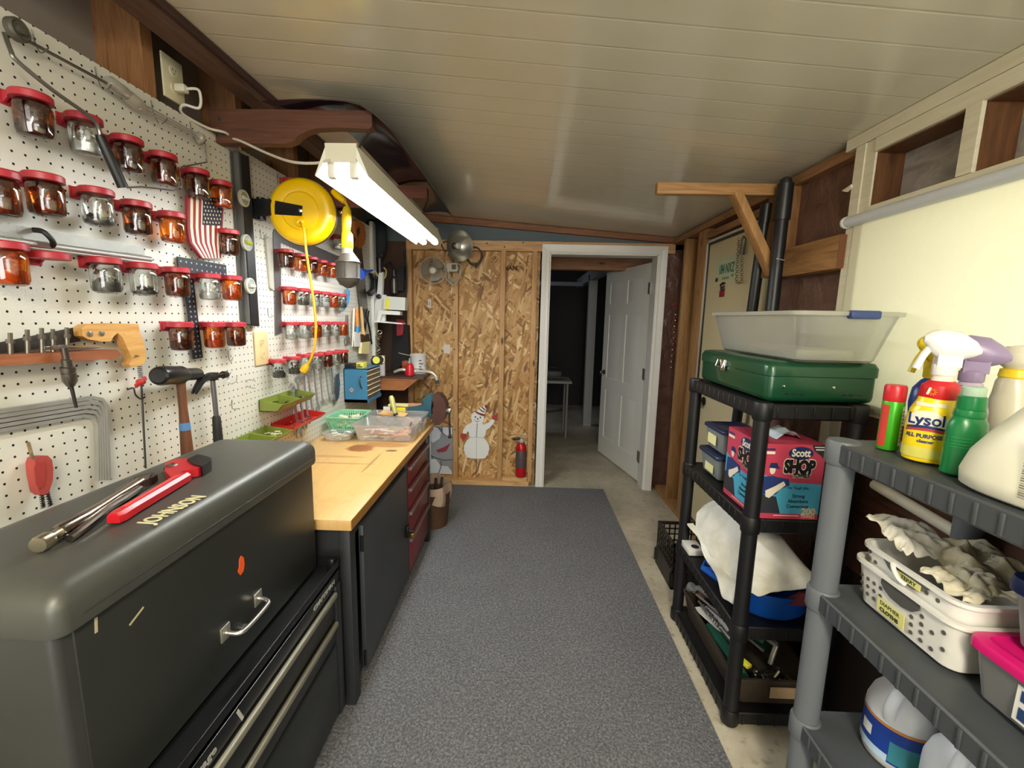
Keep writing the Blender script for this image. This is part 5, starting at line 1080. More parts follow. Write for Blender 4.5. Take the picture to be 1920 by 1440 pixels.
b=B(); ef(b,[(847,496),(855,496),(855,505),(847,505)],3.694,3.701); part(t,'clip_face',b,P('#3d3a35',.5))
b=B()
for k,(dw,dz) in enumerate(((0,0),(6,6),(12,14))):
    b.tube(sm([on(u,v,Y=3.71-.006*k) for u,v in ((842,508),(845-dw*.3,520+dz*.3),(852,526+dz*.55),(860+dw*.2,515+dz*.3),(864+dw*.1,500),(858,494))]),.004,6)
b.tube(sm([on(u,v,Y=3.7) for u,v in ((842,508),(836,520),(843,530),(850,534),(858,528))]),.004,6)
part(t,'cord_coil',b,P('#a9a28c',.45))
# clamp work lamp
lc=on(857,461,Y=3.62); t=thing('clamp_lamp','bowl shaped metal clamp lamp above the small fan','lamp',lc-Vector((0,0,.12)))
ax=Vector((.62,-.75,-.1)).normalized()
b=B(); b.lathe([(.118,.045),(.121,.046),(.118,.043),(.105,.02),(.08,-.008),(.05,-.028),(.026,-.04)],lc,36,ax,c0=False,c1=False); b.lathe([(.026,-.042),(.051,-.030),(.081,-.010),(.106,.018),(.121,.045)],lc,36,ax,c0=False,c1=False); part(t,'reflector',b,P('#a7a79c',.3,.75))
part(t,'socket',B().lathe([(.026,-.04),(.026,-.10),(.02,-.11),(0,-.11)],lc,18,ax),P('#2d2a28',.5))
part(t,'bulb',B().lathe([(.012,-.04),(.016,-.02),(.026,.005),(.024,.022),(.012,.032),(0,.034)],lc,18,ax,c0=False),P('#c9c9b8',.3))
part(t,'neck_clamp',B().tube([lc-ax*.11,on(848,482,Y=3.75),on(852,500,Y=3.77)],.007,8),P('#5d5a54',.4,.5))
part(t,'cord',B().tube(sm([lc-ax*.11,on(836,452,Y=3.72),on(828,460,Y=3.74),on(836,472,Y=3.76)]),.0045,6),BLACK)
# coil of black wire
b=B(); cc=on(889,478,Y=3.80)
for k in range(5):
    r1=.064+.004*(k%2); b.tube([cc+Vector((math.cos(a*PI/14)*r1*.95+.002*k,-.006*k,math.sin(a*PI/14)*r1*1.12-.004*k)) for a in range(28)],.0045,6,closed=True)
b.tube([on(893,494,Y=3.79),on(893,500,Y=3.785),on(892,503,Y=3.785)],.008,6)
solo('wire_coil',b,P('#241d18',.5),'coil of thin black wire hanging on the strand board','wire coil')
b=B(); ef(b,[(803,560),(808,562),(808,577),(802,576)],OY-.003,OY-.001); b.mat(1); ef(b,[(803.5,566),(806.5,566),(806.5,573),(803.5,573)],OY-.0035,OY-.0031); solo('paper_tag',b,[P('#dcd6cc',.6),P('#a5b0b5',.6)],'tiny white tag on the strand board below the fan','tag')
b=B(); ef(b,[(832,646),(844,646),(843,663),(831.5,662)],OY-.003,OY-.001); solo('wall_sticker',b,P('#d6d3cc',.6),'small white sticker on the strand board between fan and picture','sticker')
b=B(); p=on(957,503,Y=OY-.0005); b.text('NAN',.05,p,(1,0,0),(0,0,1),.0003,'CENTER',1.05,.002); solo('stencil_mark',b,P('#3a2612',.8),'dark stencilled letters on the strand board left of the door top','stencil')
# ornament string on the stud right of the doorway
t=thing('bell_string','vertical string of small shiny balls under a red bow right of the doorway','bell string',RW(1265,690,-.02)); XO=1.205
b=B(); b.tube([on(1266,575,X=XO),on(1259,690,X=XO)],.0015,5); part(t,'cord',b,P('#5a1a1a',.6))
for k in range(10): part(t,'bell',B().ball(on(1267-k*.95,590+k*11,X=XO),.013,12),P('#b07f72',.15,.9))
b=B(); p=on(1266,571,X=XO); b.ball(p+Vector((0,.02,.0)),.022,10,(.6,1,.7)); b.ball(p-Vector((0,.02,0)),.022,10,(.6,1,.7)); b.ball(p,.012,8); part(t,'bow',b,P('#8f1a26',.4))
# ================================================================ things on the second door and the right wall
XD=1.235
def rf(b,px,x0,x1): return b.prism([(on(u,v,X=(x0+x1)/2).y,on(u,v,X=(x0+x1)/2).z) for u,v in px],'YZ',x0,x1)
t=thing('license_plate','pale green embossed license plate on the cream side door','license plate',on(1360,528,X=XD))
part(t,'plate',rf(B(),[(1343,487),(1345,485),(1383,476.5),(1384,478),(1379,521),(1377,523),(1342,529),(1340.5,527)],XD-.003,XD-.0005),P('#b9c4a4',.45,.1,.06))
o=on(1362,504,X=XD-.0032); b=B(); b.text('184 NXZ',.08,o,(0,-1,.0),(0,0,1),.0012,'CENTER',.66,.0015); part(t,'numbers',b,P('#3f6a54',.5))
b=B(); p=on(1360,521,X=XD-.0035); b.box((XD-.0045,p.y-.045,p.z-.008),(XD-.0031,p.y+.045,p.z+.006)); b.box((XD-.0045,p.y-.105,p.z-.0),(XD-.0031,p.y-.075,p.z+.016)); b.mat(1); q=on(1343.5,525,X=XD-.0035); b.box((XD-.0045,q.y-.018,q.z-.012),(XD-.0031,q.y+.014,q.z+.012)); part(t,'plate_marks',b,[P('#7a8a6e',.5),P('#2c332c',.5)])
b=B(); p,q=on(1386,446,X=XD-.02),on(1381,530,X=XD-.02); chain(b,p,q,18,.009); p2=on(1391,530,X=XD-.02); chain(b,q,p2,3,.009); chain(b,p2,on(1391,478,X=XD-.02),12,.009); solo('door_chain',b,P('#5f584a',.35,.8),'loop of steel chain hanging beside the license plate','chain')
solo('hanging_tube',B().tube([on(1394,443,X=XD-.025),on(1395,448,X=XD-.025),on(1391,478,X=XD-.025)],[.006,.013,.013],12),P('#6d665a',.4,.5),'short gray cylinder hanging in the chain loop','tube')
t=thing('fish_ornament','small dark metal ornament with a red tag under the license plate','ornament',on(1353,557,X=XD)); b=B()
for pts in ([(1356,530),(1351,534),(1352,540),(1358,537)],[(1351,534),(1359,531)],[(1352,540),(1353,546),(1358,542)]): b.tube([on(u,v,X=XD-.006) for u,v in pts],.006,6)
part(t,'metal_shape',b,P('#4a3c38',.4,.6)); part(t,'red_tag',rf(B(),[(1350,545),(1358,544),(1357,556),(1349,557)],XD-.008,XD-.002),P('#8a2028',.6))
# wooden bracket with brace, pipes, block
WB=wood('bracket_wood','#94683c','#ba8e58','X',knots=False)
t=thing('wall_bracket','wooden T shaped bracket with diagonal brace under the ceiling at right','bracket',(1.0,2.2,1.75))
part(t,'beam',B().box((.607,2.17,2.087),(1.23,2.21,2.137),.002),WB)
part(t,'brace',B().bar((.975,2.19,2.10),(1.185,2.19,1.735),.038,.062,(0,1,0),.002),wood('brace_wood','#94683c','#b88c56','Z',knots=False))
part(t,'wall_cleat',B().box((1.175,2.158,1.72),(1.262,2.27,2.135),.002),wood('cleat_wood','#70492a','#966c42','Z'))
PB=P('#1b1c1d',.4,0,.05)
b=B(); b.tube([(1.164,2.119,.0005),(1.164,2.119,2.115),(1.164,2.119,2.14),(1.164,2.119,2.15)],[.028,.028,.024,.010],22); b.tube([(1.164,2.119,1.965),(1.164,2.119,2.12)],[.0345,.0345],22)
o=solo('black_pipe',b,PB,'nearer tall black plastic pipe standing in front of the bracket','pipe')
b=B(); b.tube([(1.185,2.46,.0005),(1.165,2.265,2.05)],.026,20); b.tube([(1.164,2.267,1.98),(1.166,2.264,2.07)],.029,20); solo('black_pipe',b,PB,'thinner black pipe leaning behind the bracket brace','pipe')
b=B(); b.tube([on(1457,485,X=1.09),on(1475,489,X=1.2)],.0025,6); solo('pipe_tie',b,P('#c9c9c4',.4),'pale wire tie holding the black pipe to the wood block','tie')
t=thing('wood_block','thick oiled wood block fixed across the brown wall paper','block',(1.23,1.92,1.73)); 
part(t,'block',B().box((1.175,1.735,1.71),(1.262,2.09,1.835),.004),wood('oiled_block','#6a4522','#98703e','Y')); part(t,'end_grain',B().box((1.1748,1.735,1.712),(1.215,1.733,1.833)),P('#6b4020',.6,0,.15,40))
b=B(); rf(b,[(1580,358),(1592,350),(1597,346),(1597,352),(1588,360)],1.19,1.198); solo('torn_paper',b,P('#d9cfbc',.7),'torn scrap of white paper on the cream post beside the brown wall','paper scrap')
# ================================================================ black shelving unit
def shelf_unit(name,label,x0,x1,y0,y1,tiers,m,post_m,pr,grooves=True,lipm=None,glab=None):
    t=thing(name,label,'shelf',((x0+x1)/2,(y0+y1)/2,0))
    for z in tiers:
        b=B(); zb=max(z-.052,.004)
        ls=[rrect((x0+x1)/2,(y0+y1)/2,x1-x0-.012,y1-y0-.012,.03,zb),rrect((x0+x1)/2,(y0+y1)/2,x1-x0,y1-y0,.035,zb+.006),rrect((x0+x1)/2,(y0+y1)/2,x1-x0,y1-y0,.035,z-.004),rrect((x0+x1)/2,(y0+y1)/2,x1-x0-.008,y1-y0-.008,.03,z),rrect((x0+x1)/2,(y0+y1)/2,x1-x0-.02,y1-y0-.02,.03,z-.002)]
        b.loops(ls)
        # grooved lip
        n=int((y1-y0)/.042)
        for k in range(1,n):
            y=y0+(y1-y0)*k/n
            for x,s in ((x0,-1),(x1,1)): b.box((x+s*.0035,y-.0035,zb+.006),(x-s*.002,y+.0035,z-.006),.0015)
        n=int((x1-x0)/.055)
        for k in range(1,n):
            x=x0+(x1-x0)*k/n
            for y,s in ((y0,-1),(y1,1)): b.box((x-.0035,y+s*.0035,zb+.006),(x+.0035,y-s*.002,z-.006),.0015)
        part(t,'tier',b,m)
    ins=pr*.85
    for x in (x0+ins,x1-ins):
        for y in (y0+ins,y1-ins):
            b=B(); b.cyl((x,y,.0005),(x,y,tiers[-1]-.006),pr,n=24)
            for z in tiers:
                zb=max(z-.058,.0005); b.lathe([(pr*1.1,zb),(pr*1.22,zb+.006),(pr*1.22,z-.004),(pr*1.1,z+.004),(pr*.6,z+.004)],(x,y,0),24)
            part(t,'post',b,post_m)
    return t
BKP=P('#101011',.5,0,.08,30,.05,120); 
shelf_unit('storage_shelf','black plastic four tier shelf with a green stove on top',.795,1.155,1.455,2.075,[.06,.413,.826,1.232],BKP,BKP,.026)
GRP=P('#43474a',.5,0,.06,20,.05,120); GRPP=P('#63686c',.5,0,.05,20)
shelf_unit('storage_shelf','gray plastic four tier shelf holding cleaning bottles in the foreground',.795,1.195,.40,1.128,[.06,.406,.80,1.206],GRP,GRPP,.031)
# camp stove
GS=P('#124a2e',.33,.2,.06,6,0,None,.25); z=1.236
t=thing('camp_stove','closed green metal camp stove case on top of the black shelf','stove',(1.0,1.76,z))
x0,x1,y0,y1=.822,1.185,1.475,2.035
part(t,'case',B().box((x0,y0,z),(x1,y1,z+.105),.022,3),GS)
ls=[rrect((x0+x1)/2,(y0+y1)/2,x1-x0+2*i,y1-y0+2*i,.028,z+h) for i,h in ((.002,.088),(.006,.090),(.006,.120),(-.002,.136),(-.02,.140))]
part(t,'lid',B().loops(ls),GS,None,None,50)
b=B()
for xs in (.885,.91,.935,1.08,1.105,1.13): b.box((xs-.009,y0-.0012,z+.028),(xs+.009,y0+.002,z+.034),.002)
part(t,'vent_slots',b,BLACK)
b=B()
for xs in (.875,1.04): b.lathe([(.006,0),(.005,.003),(0,.004)],(xs,y0,z+.055),12,(0,-1,0))
part(t,'rivets',b,CHROME)
b=B(); ly=1.80; b.box((x0-.012,ly-.022,z+.070),(x0-.003,ly+.022,z+.115),.002); b.tube([(x0-.014,ly-.03,z+.112),(x0-.022,ly-.03,z+.085),(x0-.022,ly+.03,z+.085),(x0-.014,ly+.03,z+.112)],.003,8); part(t,'latch',b,CHROME)
b=B(); b.prism([(y0+.05,z+.012),(y1-.05,z+.012),(y1-.05,z+.015),(y0+.05,z+.015)],'YZ',x0-.001,x0+.001); part(t,'seam',b,P('#0b3a24',.4))
# clear storage bin on the stove
MLK=clear('milky_bin_plastic','#f6f8f4',.15,.24,'#ecece2',.25)
t=thing('clear_storage_bin','large clear storage bin with a blue handle on the green stove','bin',(1.01,1.71,1.377)); zb=1.378
part(t,'bin',tray(B(),.85,1.178,1.395,2.03,zb,zb+.160,.035,.003,.035,.0),MLK)
cx,cy=1.014,1.7125
part(t,'rim',B().loops([rrect(cx,cy,.346,.653,.04,zb+.150),rrect(cx,cy,.350,.657,.042,zb+.162),rrect(cx,cy,.318,.625,.033,zb+.164),rrect(cx,cy,.32,.627,.033,zb+.152),rrect(cx,cy,.346,.653,.04,zb+.150)],False,False),clear('milky_rim','#f0f0ea',.15,.75,'#e6e6da',.25))
for ys in (-1,1): part(t,'handle',B().box((.995,cy+ys*.327-.014,zb+.140),(1.085,cy+ys*.327+.012,zb+.166),.006),P('#34477e',.4))
part(t,'papers',B().box((.92,1.50,zb+.006),(1.11,1.95,zb+.035),.004),P('#dedcd0',.7))
# shop towel box
z=.828; x0,x1,y0,y1,z1=.818,1.035,1.462,1.70,1.096
CR,CBL,CDK=P('#bf4058',.5,0,.04),P('#4aa5c4',.5,0,.05),P('#2e3138',.5)
t=thing('towel_box','red and blue cardboard box of shop towels with printed lettering','box',((x0+x1)/2,(y0+y1)/2,z))
part(t,'carton',B().box((x0,y0,z),(x1,y1,z1)),CR)
def face(o,ux,L):  # flat printing: origin corner, along direction, width
    uz=Vector((0,0,1)); nrm=ux.cross(uz); H=z1-z
    def poly(b,pts,d): 
        PP=[o+ux*(a*L)+uz*(c*H) for a,c in pts]; b.loops([[p+nrm*(d-.0003) for p in PP],[p+nrm*d for p in PP]])
    def el(b,a,c,rx,ry,d): poly(b,[(a+rx*math.cos(k*PI/16),c+ry*math.sin(k*PI/16)) for k in range(32)],d)
    def tx(b,s,a,c,size,d,sx=1,bold=0): b.text(s,size,o+ux*(a*L)+uz*(c*H)+nrm*d,ux,uz,.0002,'CENTER',sx,bold)
    b=B(); poly(b,[(0,.075),(1,.075),(1,.48),(.36,.50),(0,.62)],.0006); part(t,'blue_field',b,CBL)
    b=B(); poly(b,[(.0,.075),(.40,.075),(.31,.30),(.0,.34)],.0009); poly(b,[(.78,1),(1,1),(1,.80),(.93,.86),(.82,.92)],.0009); part(t,'dark_field',b,CDK)
    b=B(); poly(b,[(.04,.33),(.30,.33),(.36,.40),(.50,.46),(.48,.54),(.32,.56),(.22,.58),(.05,.56)],.0012); part(t,'blue_shirt_print',b,P('#24386f',.5))
    b=B(); poly(b,[(.14,.30),(.20,.28),(.30,.36),(.44,.46),(.40,.51),(.27,.44),(.13,.38)],.0015); el(b,.21,.66,.045,.06,.0012); part(t,'arm_print',b,P('#e8dcc8',.5))
    b=B(); poly(b,[(.15,.685),(.33,.675),(.29,.71),(.27,.75),(.17,.75)],.0015); el(b,.62,.885,.19,.085,.0009); part(t,'navy_oval',b,P('#1b2a5c',.5))
    b=B(); tx(b,'Scott',.62,.885,.036,.0012,.82*L/.217,.0012); tx(b,'SHOP',.62,.70,.062,.0007,.66*L/.217,.0068); tx(b,'TOWELS',.66,.588,.019,.0007,.76*L/.217,.0028); poly(b,[(.02,.865),(.22,.865),(.22,.90),(.02,.90)],.0009); part(t,'cream_lettering',b,P('#efe8d4',.5))
    b=B(); tx(b,'SHOP',.62,.70,.062,.0016,.66*L/.217,.0038); tx(b,'TOWELS',.66,.588,.019,.0016,.76*L/.217,.0010); 
    for s,c in (('Strong',.315),('Absorbent',.245),('Convenient',.175)): tx(b,s,.66,c,.0175,.0010,.92*L/.217,.0003)
    part(t,'black_lettering',b,P('#141414',.5))
    b=B(); tx(b,'For Tough Jobs',.64,.425,.014,.0010,.82*L/.217,.0002); poly(b,[(.03,.915),(.22,.915),(.22,.94),(.03,.94)],.0009); part(t,'navy_lettering',b,P('#1d3568',.5))
    b=B(); tx(b,'200',.84,.105,.034,.0012,.95*L/.217,.0014); tx(b,'TOWELS',.84,.038,.015,.0010,.8*L/.217,.0005); part(t,'tan_lettering',b,P('#d8bf9a',.5))
    b=B(); poly(b,[(.30,.042),(.70,.042),(.70,.052),(.30,.052)],.0006); poly(b,[(.84,.93),(.97,.93),(.97,.945),(.84,.945)],.0012); poly(b,[(.82,.965),(.99,.965),(.99,.975),(.82,.975)],.0012); part(t,'small_print',b,P('#efe3d8',.5))
face(Vector((x0,y0,z)),Vector((1,0,0)),x1-x0)
face(Vector((x0,y1,z)),Vector((0,-1,0)),y1-y0)
b=B(); rows=[]
for j in range(6):
    rows.append([(.90+.02*j+.004*math.sin(5*i+j),1.52+.018*i,z1+.001+.022*math.sin(PI*j/5)*(1+.5*math.sin(i*1.7+j))) for i in range(7)])
b.sheet(rows); part(t,'pulled_towel',b,P('#bfd0da',.8))
# two small lidded bins
CLS=clear('small_bin_plastic','#e6ebea',.2,.42,'#c9d2d2',.2)
def lid_bin(label,x0,x1,y0,y1,z,h,body,lidm,name='lidded_bin',lidh=.016,inside=None,tap=.012,grp=None,ov=.008):
    t=thing(name,label,'bin',((x0+x1)/2,(y0+y1)/2,z),grp)
    part(t,'bin',tray(B(),x0,x1,y0,y1,z,z+h-lidh*.6,tap,.002,.02,.004),body)
    cx,cy,w,d=(x0+x1)/2,(y0+y1)/2,x1-x0,y1-y0
    ls=[rrect(cx,cy,w+2*ov,d+2*ov,.026,z+h-lidh),rrect(cx,cy,w+2*ov+.002,d+2*ov+.002,.028,z+h-lidh*.5),rrect(cx,cy,w+2*ov-.004,d+2*ov-.004,.026,z+h-.003),rrect(cx,cy,w-.02,d-.02,.02,z+h),rrect(cx,cy,w-.03,d-.03,.02,z+h-.004)]
    l=part(t,'lid',B().loops(ls),lidm); 
    if inside: part(t,'contents',B().box((x0+tap+.012,y0+tap+.012,z+.008),(x1-tap-.012,y1-tap-.012,z+h*.6),.01),inside)
    return t
NV=P('#1c2548',.4)
b1=lid_bin('lower small bin with navy lid and greenish contents on the black shelf',.83,.99,1.79,1.985,.828,.112,CLS,NV,inside=P('#5e9a84',.6,0,.2,30))
part(b1,'yellow_label',B().box((.832,1.84,.850),(.8335,1.92,.885)),P('#e0dca0',.6))
b2=lid_bin('upper small bin with navy lid stacked on its twin on the black shelf',.84,1.0,1.78,1.975,.9425,.112,CLS,NV,inside=P('#6d6b66',.6,0,.3,30))
part(b2,'yellow_label',B().box((.838,1.85,.972),(.8395,1.93,1.015)),P('#e6e2a8',.6))
# third tier: blue basin under a white cloth bag
BLU=P('#0f4fa8',.4)
z=.415
t=thing('basin','blue plastic basin on the third tier under the white cloth bag','basin',(.98,1.62,z)); b=B(); cx,cy=.975,1.60
b.lathe([(.118,z),(.138,z+.02),(.152,z+.105),(.155,z+.108),(.149,z+.108),(.134,z+.022),(.11,z+.006),(0,z+.006)],(cx,cy,0),40,sy=.88); part(t,'bowl',b,BLU)
def m_cloth(c0,c1,key):
    m=N(key); a=m.noise(m.pos(),9,5,.6,.5); return m.out(m.bsdf(Base_Color=m.ramp(a,[(.3,c0),(.6,c1)]),Roughness=.85,Normal=m.bump(a,.25,.02)))
CL=m_cloth('#cfcab4','#e4e3da','white_cotton')
# the bag: a folded sack over things, laid as a closed draped body
random.seed(4)
def crumple(u,v): return .016*(.4-abs(noise.noise(Vector((u*1.1+3,v*.8,1.5)))))+.010*(.4-abs(noise.noise(Vector((u*2.6,v*2.2+5,.5)))))+.002*noise.noise(Vector((u*9,v*9,0)))
prof=[  # along the shelf (y) : lower front x, ridge x,z, back x
 (1.985,.835,.60,.90,.655,1.02),(1.93,.815,.545,.92,.70,1.04),(1.86,.805,.53,.925,.72,1.06),(1.78,.805,.525,.93,.735,1.08),(1.70,.808,.52,.93,.735,1.10),(1.62,.808,.515,.94,.725,1.12),(1.55,.815,.515,.96,.675,1.13),(1.50,.84,.525,.99,.625,1.13),(1.465,.87,.525,1.02,.56,1.12)]
rows=[]
for (y,xf,zf,xr_,zr,xb) in prof:
    row=[]
    for j in range(25):
        s=j/24
        if s<.5: q=s/.5; x=xf+(xr_-xf)*q; zz=zf+(zr-zf)*math.sin(q*PI/2)
        else: q=(s-.5)/.5; x=xr_+(xb-xr_)*q; zz=zr-(zr-.53)*(1-math.cos(q*PI/2))
        row.append(Vector((x,y,zz)))
    rows.append(row)
cols_=[sm([r[j] for r in rows],4) for j in range(25)]
rows2=[[cols_[j][i]+Vector((crumple(i*.12,j*.14)*.8,0,crumple(j*.13,i*.17))) for j in range(25)] for i in range(len(cols_[0]))]
b=B(); b.sheet(rows2)
t=thing('cloth_bag','crumpled white cloth bag slumped over the blue basin on the black shelf','bag',(.96,1.72,.50)); bag=part(t,'sack',b,CL,None,None,80)
md=bag.modifiers.new('thick','SOLIDIFY'); md.thickness=.004; md.offset=-1; md=bag.modifiers.new('smooth','SUBSURF'); md.levels=md.render_levels=1
# front skirt of the bag hanging down the aisle side
rows=[]
for i in range(15):
    y=1.97-.47*i/14; zt_=.56-.03*i/14; zl=(.558-.112*(i/12)**1.5) if i<13 else .465
    rows.append([Vector((.818-.02*(j/5)+.008*math.sin(i*1.1+j*.8),y,zt_+(zl-zt_)*j/5)) for j in range(6)])
b=B(); b.sheet(rows); sk=part(t,'hanging_fold',b,CL,None,None,80); md=sk.modifiers.new('smooth','SUBSURF'); md.levels=md.render_levels=2; md=sk.modifiers.new('thick','SOLIDIFY'); md.thickness=.003
solo('maroon_cloth',B().loops([[(.98,1.462,.50),(1.07,1.462,.50),(1.07,1.49,.51),(.98,1.49,.51)],[(1.02,1.466,.545),(1.045,1.466,.545),(1.045,1.48,.545),(1.02,1.48,.545)]]),P('#5a1a22',.8),'dark maroon cloth corner poking out over the blue basin rim','cloth')
t=thing('blue_clamp','blue plastic frame tool on the third tier at the aisle edge','tool',(.82,1.77,z)); b=B()
pts=[(.812,1.80),(.838,1.845),(.885,1.80),(.90,1.72),(.855,1.685)]; b.tube([(x,y,z+.018) for x,y in pts],.012,8,closed=True); b.tube([(.812,1.80,z+.018),(.86,1.76,z+.03),(.90,1.72,z+.02)],.010,8); part(t,'frame',b,BLU); part(t,'knob',B().lathe([(.018,z),(.018,z+.03),(.010,z+.036),(0,z+.036)],(.866,1.70,0),16),P('#173c86',.4))
b=B(); b.box((.80,1.93,z),(.87,2.03,z+.028),.003); b.mat(1); b.lathe([(.018,z+.028),(.018,z+.03),(0,z+.03)],(.84,1.965,0),16); solo('white_box',b,[P('#dcdad2',.5),BLACK],'small white box with a black spot at the back of the third tier','box')
# bottom tier: brown tray of tools
z=.062; TB=P('#3a3128',.45,0,.1)
t=thing('tool_tray','dark brown open tray full of tools on the bottom tier','tray',(.98,1.73,z)); part(t,'tray',tray(B(),.825,1.125,1.475,2.03,z,z+.125,.02,.004,.03,.006),TB)
part(t,'label',B().box((.955,1.4725,z+.05),(1.06,1.4755,z+.095)),P('#a68e6c',.6,0,.25,40))
GD=P('#0f4a3a',.4)
def bar3(b,p,q,w,h): return b.bar(p,q,w,h,(0,0,1),min(w,h)*.2)
b=B(); bar3(b,(.875,1.985,.225),(1.03,1.585,.245),.022,.016); bar3(b,(1.03,1.585,.245),(1.0,1.565,.175),.016,.016); bar3(b,(.875,1.985,.225),(.862,1.99,.19),.014,.014); b.tube([(.868,1.97,.195),(.99,1.60,.205)],.006,8); solo('hack_saw',b,P('#b7b7b2',.35,.7),'gray metal hacksaw frame lying diagonally in the brown tray','saw')
b=B(); b.tube(sm([(.865,1.93,.185),(.875,1.83,.19),(.89,1.72,.192)]),[.006]*13,8); b.spring((.868,1.90,.186),(.887,1.74,.192),.009,9,.004); b.cyl((.887,1.74,.192),(.905,1.62,.188),.011,n=12); solo('drill_auger',b,P('#a5a39c',.3,.8),'bright spiral drill bit lying across the paper in the brown tray','bit')
solo('paper_sheet',B().obox((.90,1.83,.172),(.10,.17,.003),Matrix.Rotation(.35,3,'Z')@Matrix.Rotation(.12,3,'Y')),P('#d6d6d2',.6,0,.15,40),'white printed paper lying in the brown tray','paper')
solo('pack_card',B().obox((.93,1.98,.19),(.10,.05,.02),Matrix.Rotation(.5,3,'X')),P('#8d5a4a',.6,0,.4,50),'brown and white packaged card at the far end of the tray','package')
b=B(); b.tube([(.862,1.80,.150),(.868,1.70,.162),(.878,1.60,.155),(.882,1.53,.145)],[.02,.028,.020,.022],10); solo('garden_tool',b,GD,'dark green tool handle along the aisle side of the brown tray','handle')
b=B(); b.tube([(.98,1.75,.17),(1.04,1.66,.19)],[.018,.03],10); solo('green_grip',b,GD,'short dark green grip behind the shelf post in the tray','grip')
solo('yellow_bit',B().obox((.905,1.565,.175),(.025,.04,.015),Matrix.Rotation(.4,3,'Z'),.003),P('#d9cf3a',.5),'small yellow plastic piece in the brown tray','piece')
b=B(); random.seed(9)
for k in range(40):
    p=Vector((random.uniform(.93,1.06),random.uniform(1.50,1.58),random.uniform(.135,.165))); d=Vector((random.gauss(0,1),random.gauss(0,.6),random.gauss(0,.2))).normalized()*random.uniform(.008,.02); b.cyl(p-d,p+d,random.uniform(.003,.008),n=7)
solo('metal_sockets',b,P('#77726a',.3,.9,.3,60),'heap of small metal sockets at the near end of the brown tray','sockets',None,'stuff')
b=B(); b.tube([(.845,2.005,.20),(.85,1.985,.225)],[.016,.022],10); b.tube(sm([(.93,2.005,.19),(.96,1.98,.215),(.99,1.93,.215),(1.02,1.84,.215)]),.010,8); solo('gray_hose_tool',b,P('#8a8d8e',.4,.3),'gray tool with a cream tip at the far end of the tray','tool')
# milk crate
KB=P('#2b2622',.5,0,.08); x0,x1,y0,y1,z1=.865,1.145,2.30,2.585,.275
t=thing('milk_crate','dark plastic milk crate on the concrete floor behind the black shelf','crate',(1.0,2.44,0)); b=B()
for z0_,zz in ((.0005,.02),(.10,.112),(z1-.018,z1)):
    for (a,c) in (((x0,y0),(x1,y0+.01)),((x0,y1-.01),(x1,y1)),((x0,y0),(x0+.01,y1)),((x1-.01,y0),(x1,y1))): b.box((a[0],a[1],z0_),(c[0],c[1],zz))
b.box((x0,y0,.0005),(x1,y1,.008))
for k in range(9):
    f=k/8
    for zz0,zz1,w in ((.112,z1-.018,.007),(.02,.10,.03)):
        x=x0+.004+(x1-x0-.008)*f; y=y0+.004+(y1-y0-.008)*f
        b.box((x-w/2,y0,zz0),(x+w/2,y0+.008,zz1)); b.box((x-w/2,y1-.008,zz0),(x+w/2,y1,zz1)); b.box((x0,y-w/2,zz0),(x0+.008,y+w/2,zz1)); b.box((x1-.008,y-w/2,zz0),(x1,y+w/2,zz1))
for zz in (.15,.19,.225):
    for (a,c) in (((x0,y0),(x1,y0+.008)),((x0,y1-.008),(x1,y1)),((x0,y0),(x0+.008,y1)),((x1-.008,y0),(x1,y1))): b.box((a[0],a[1],zz),(c[0],c[1],zz+.006))
part(t,'body',b,KB)
# ================================================================ gray shelf: bottles on top
z=1.2075
def btl(name,label,cat,c,parts):
    t=thing(name,label,cat,c)
    for nm,b,m in parts: part(t,nm,b,m)
    return t
c=Vector((.882,1.045,z))
t=btl('spray_can','slim green spray can with a red cap at the left of the top shelf','can',c,[('can',B().lathe([(.020,0),(.0215,.003),(.0215,.114),(.0195,.119)],c,26),P('#3fae1e',.3,.2)),('cap',B().lathe([(.0205,.116),(.0215,.119),(.0215,.150),(.019,.155),(0,.156)],c,26),P('#c4222c',.35))])
b=B(); rows=[]
for zz in (.012,.106): rows.append([c+Vector((math.cos(a)*.0218,math.sin(a)*.0218,zz)) for a in [math.radians(-75+6*k) for k in range(7)]])
b.sheet(rows); part(t,'white_label',b,P('#e2e2dc',.5)); b=B()
for k in range(9): rows=[[c+Vector((math.cos(a)*.0221,math.sin(a)*.0221,.02+k*.009+h)) for a in [math.radians(-70+5*q) for q in range(6)]] for h in (0,.004)]; b.sheet(rows)
part(t,'label_print',b,P('#7b837c',.6)); b=B(); rows=[[c+Vector((math.cos(a)*.0219,math.sin(a)*.0219,zz)) for a in [math.radians(165+10*k) for k in range(6)]] for zz in (.008,.108)]; b.sheet(rows); part(t,'red_panel',b,P('#c23a30',.5))
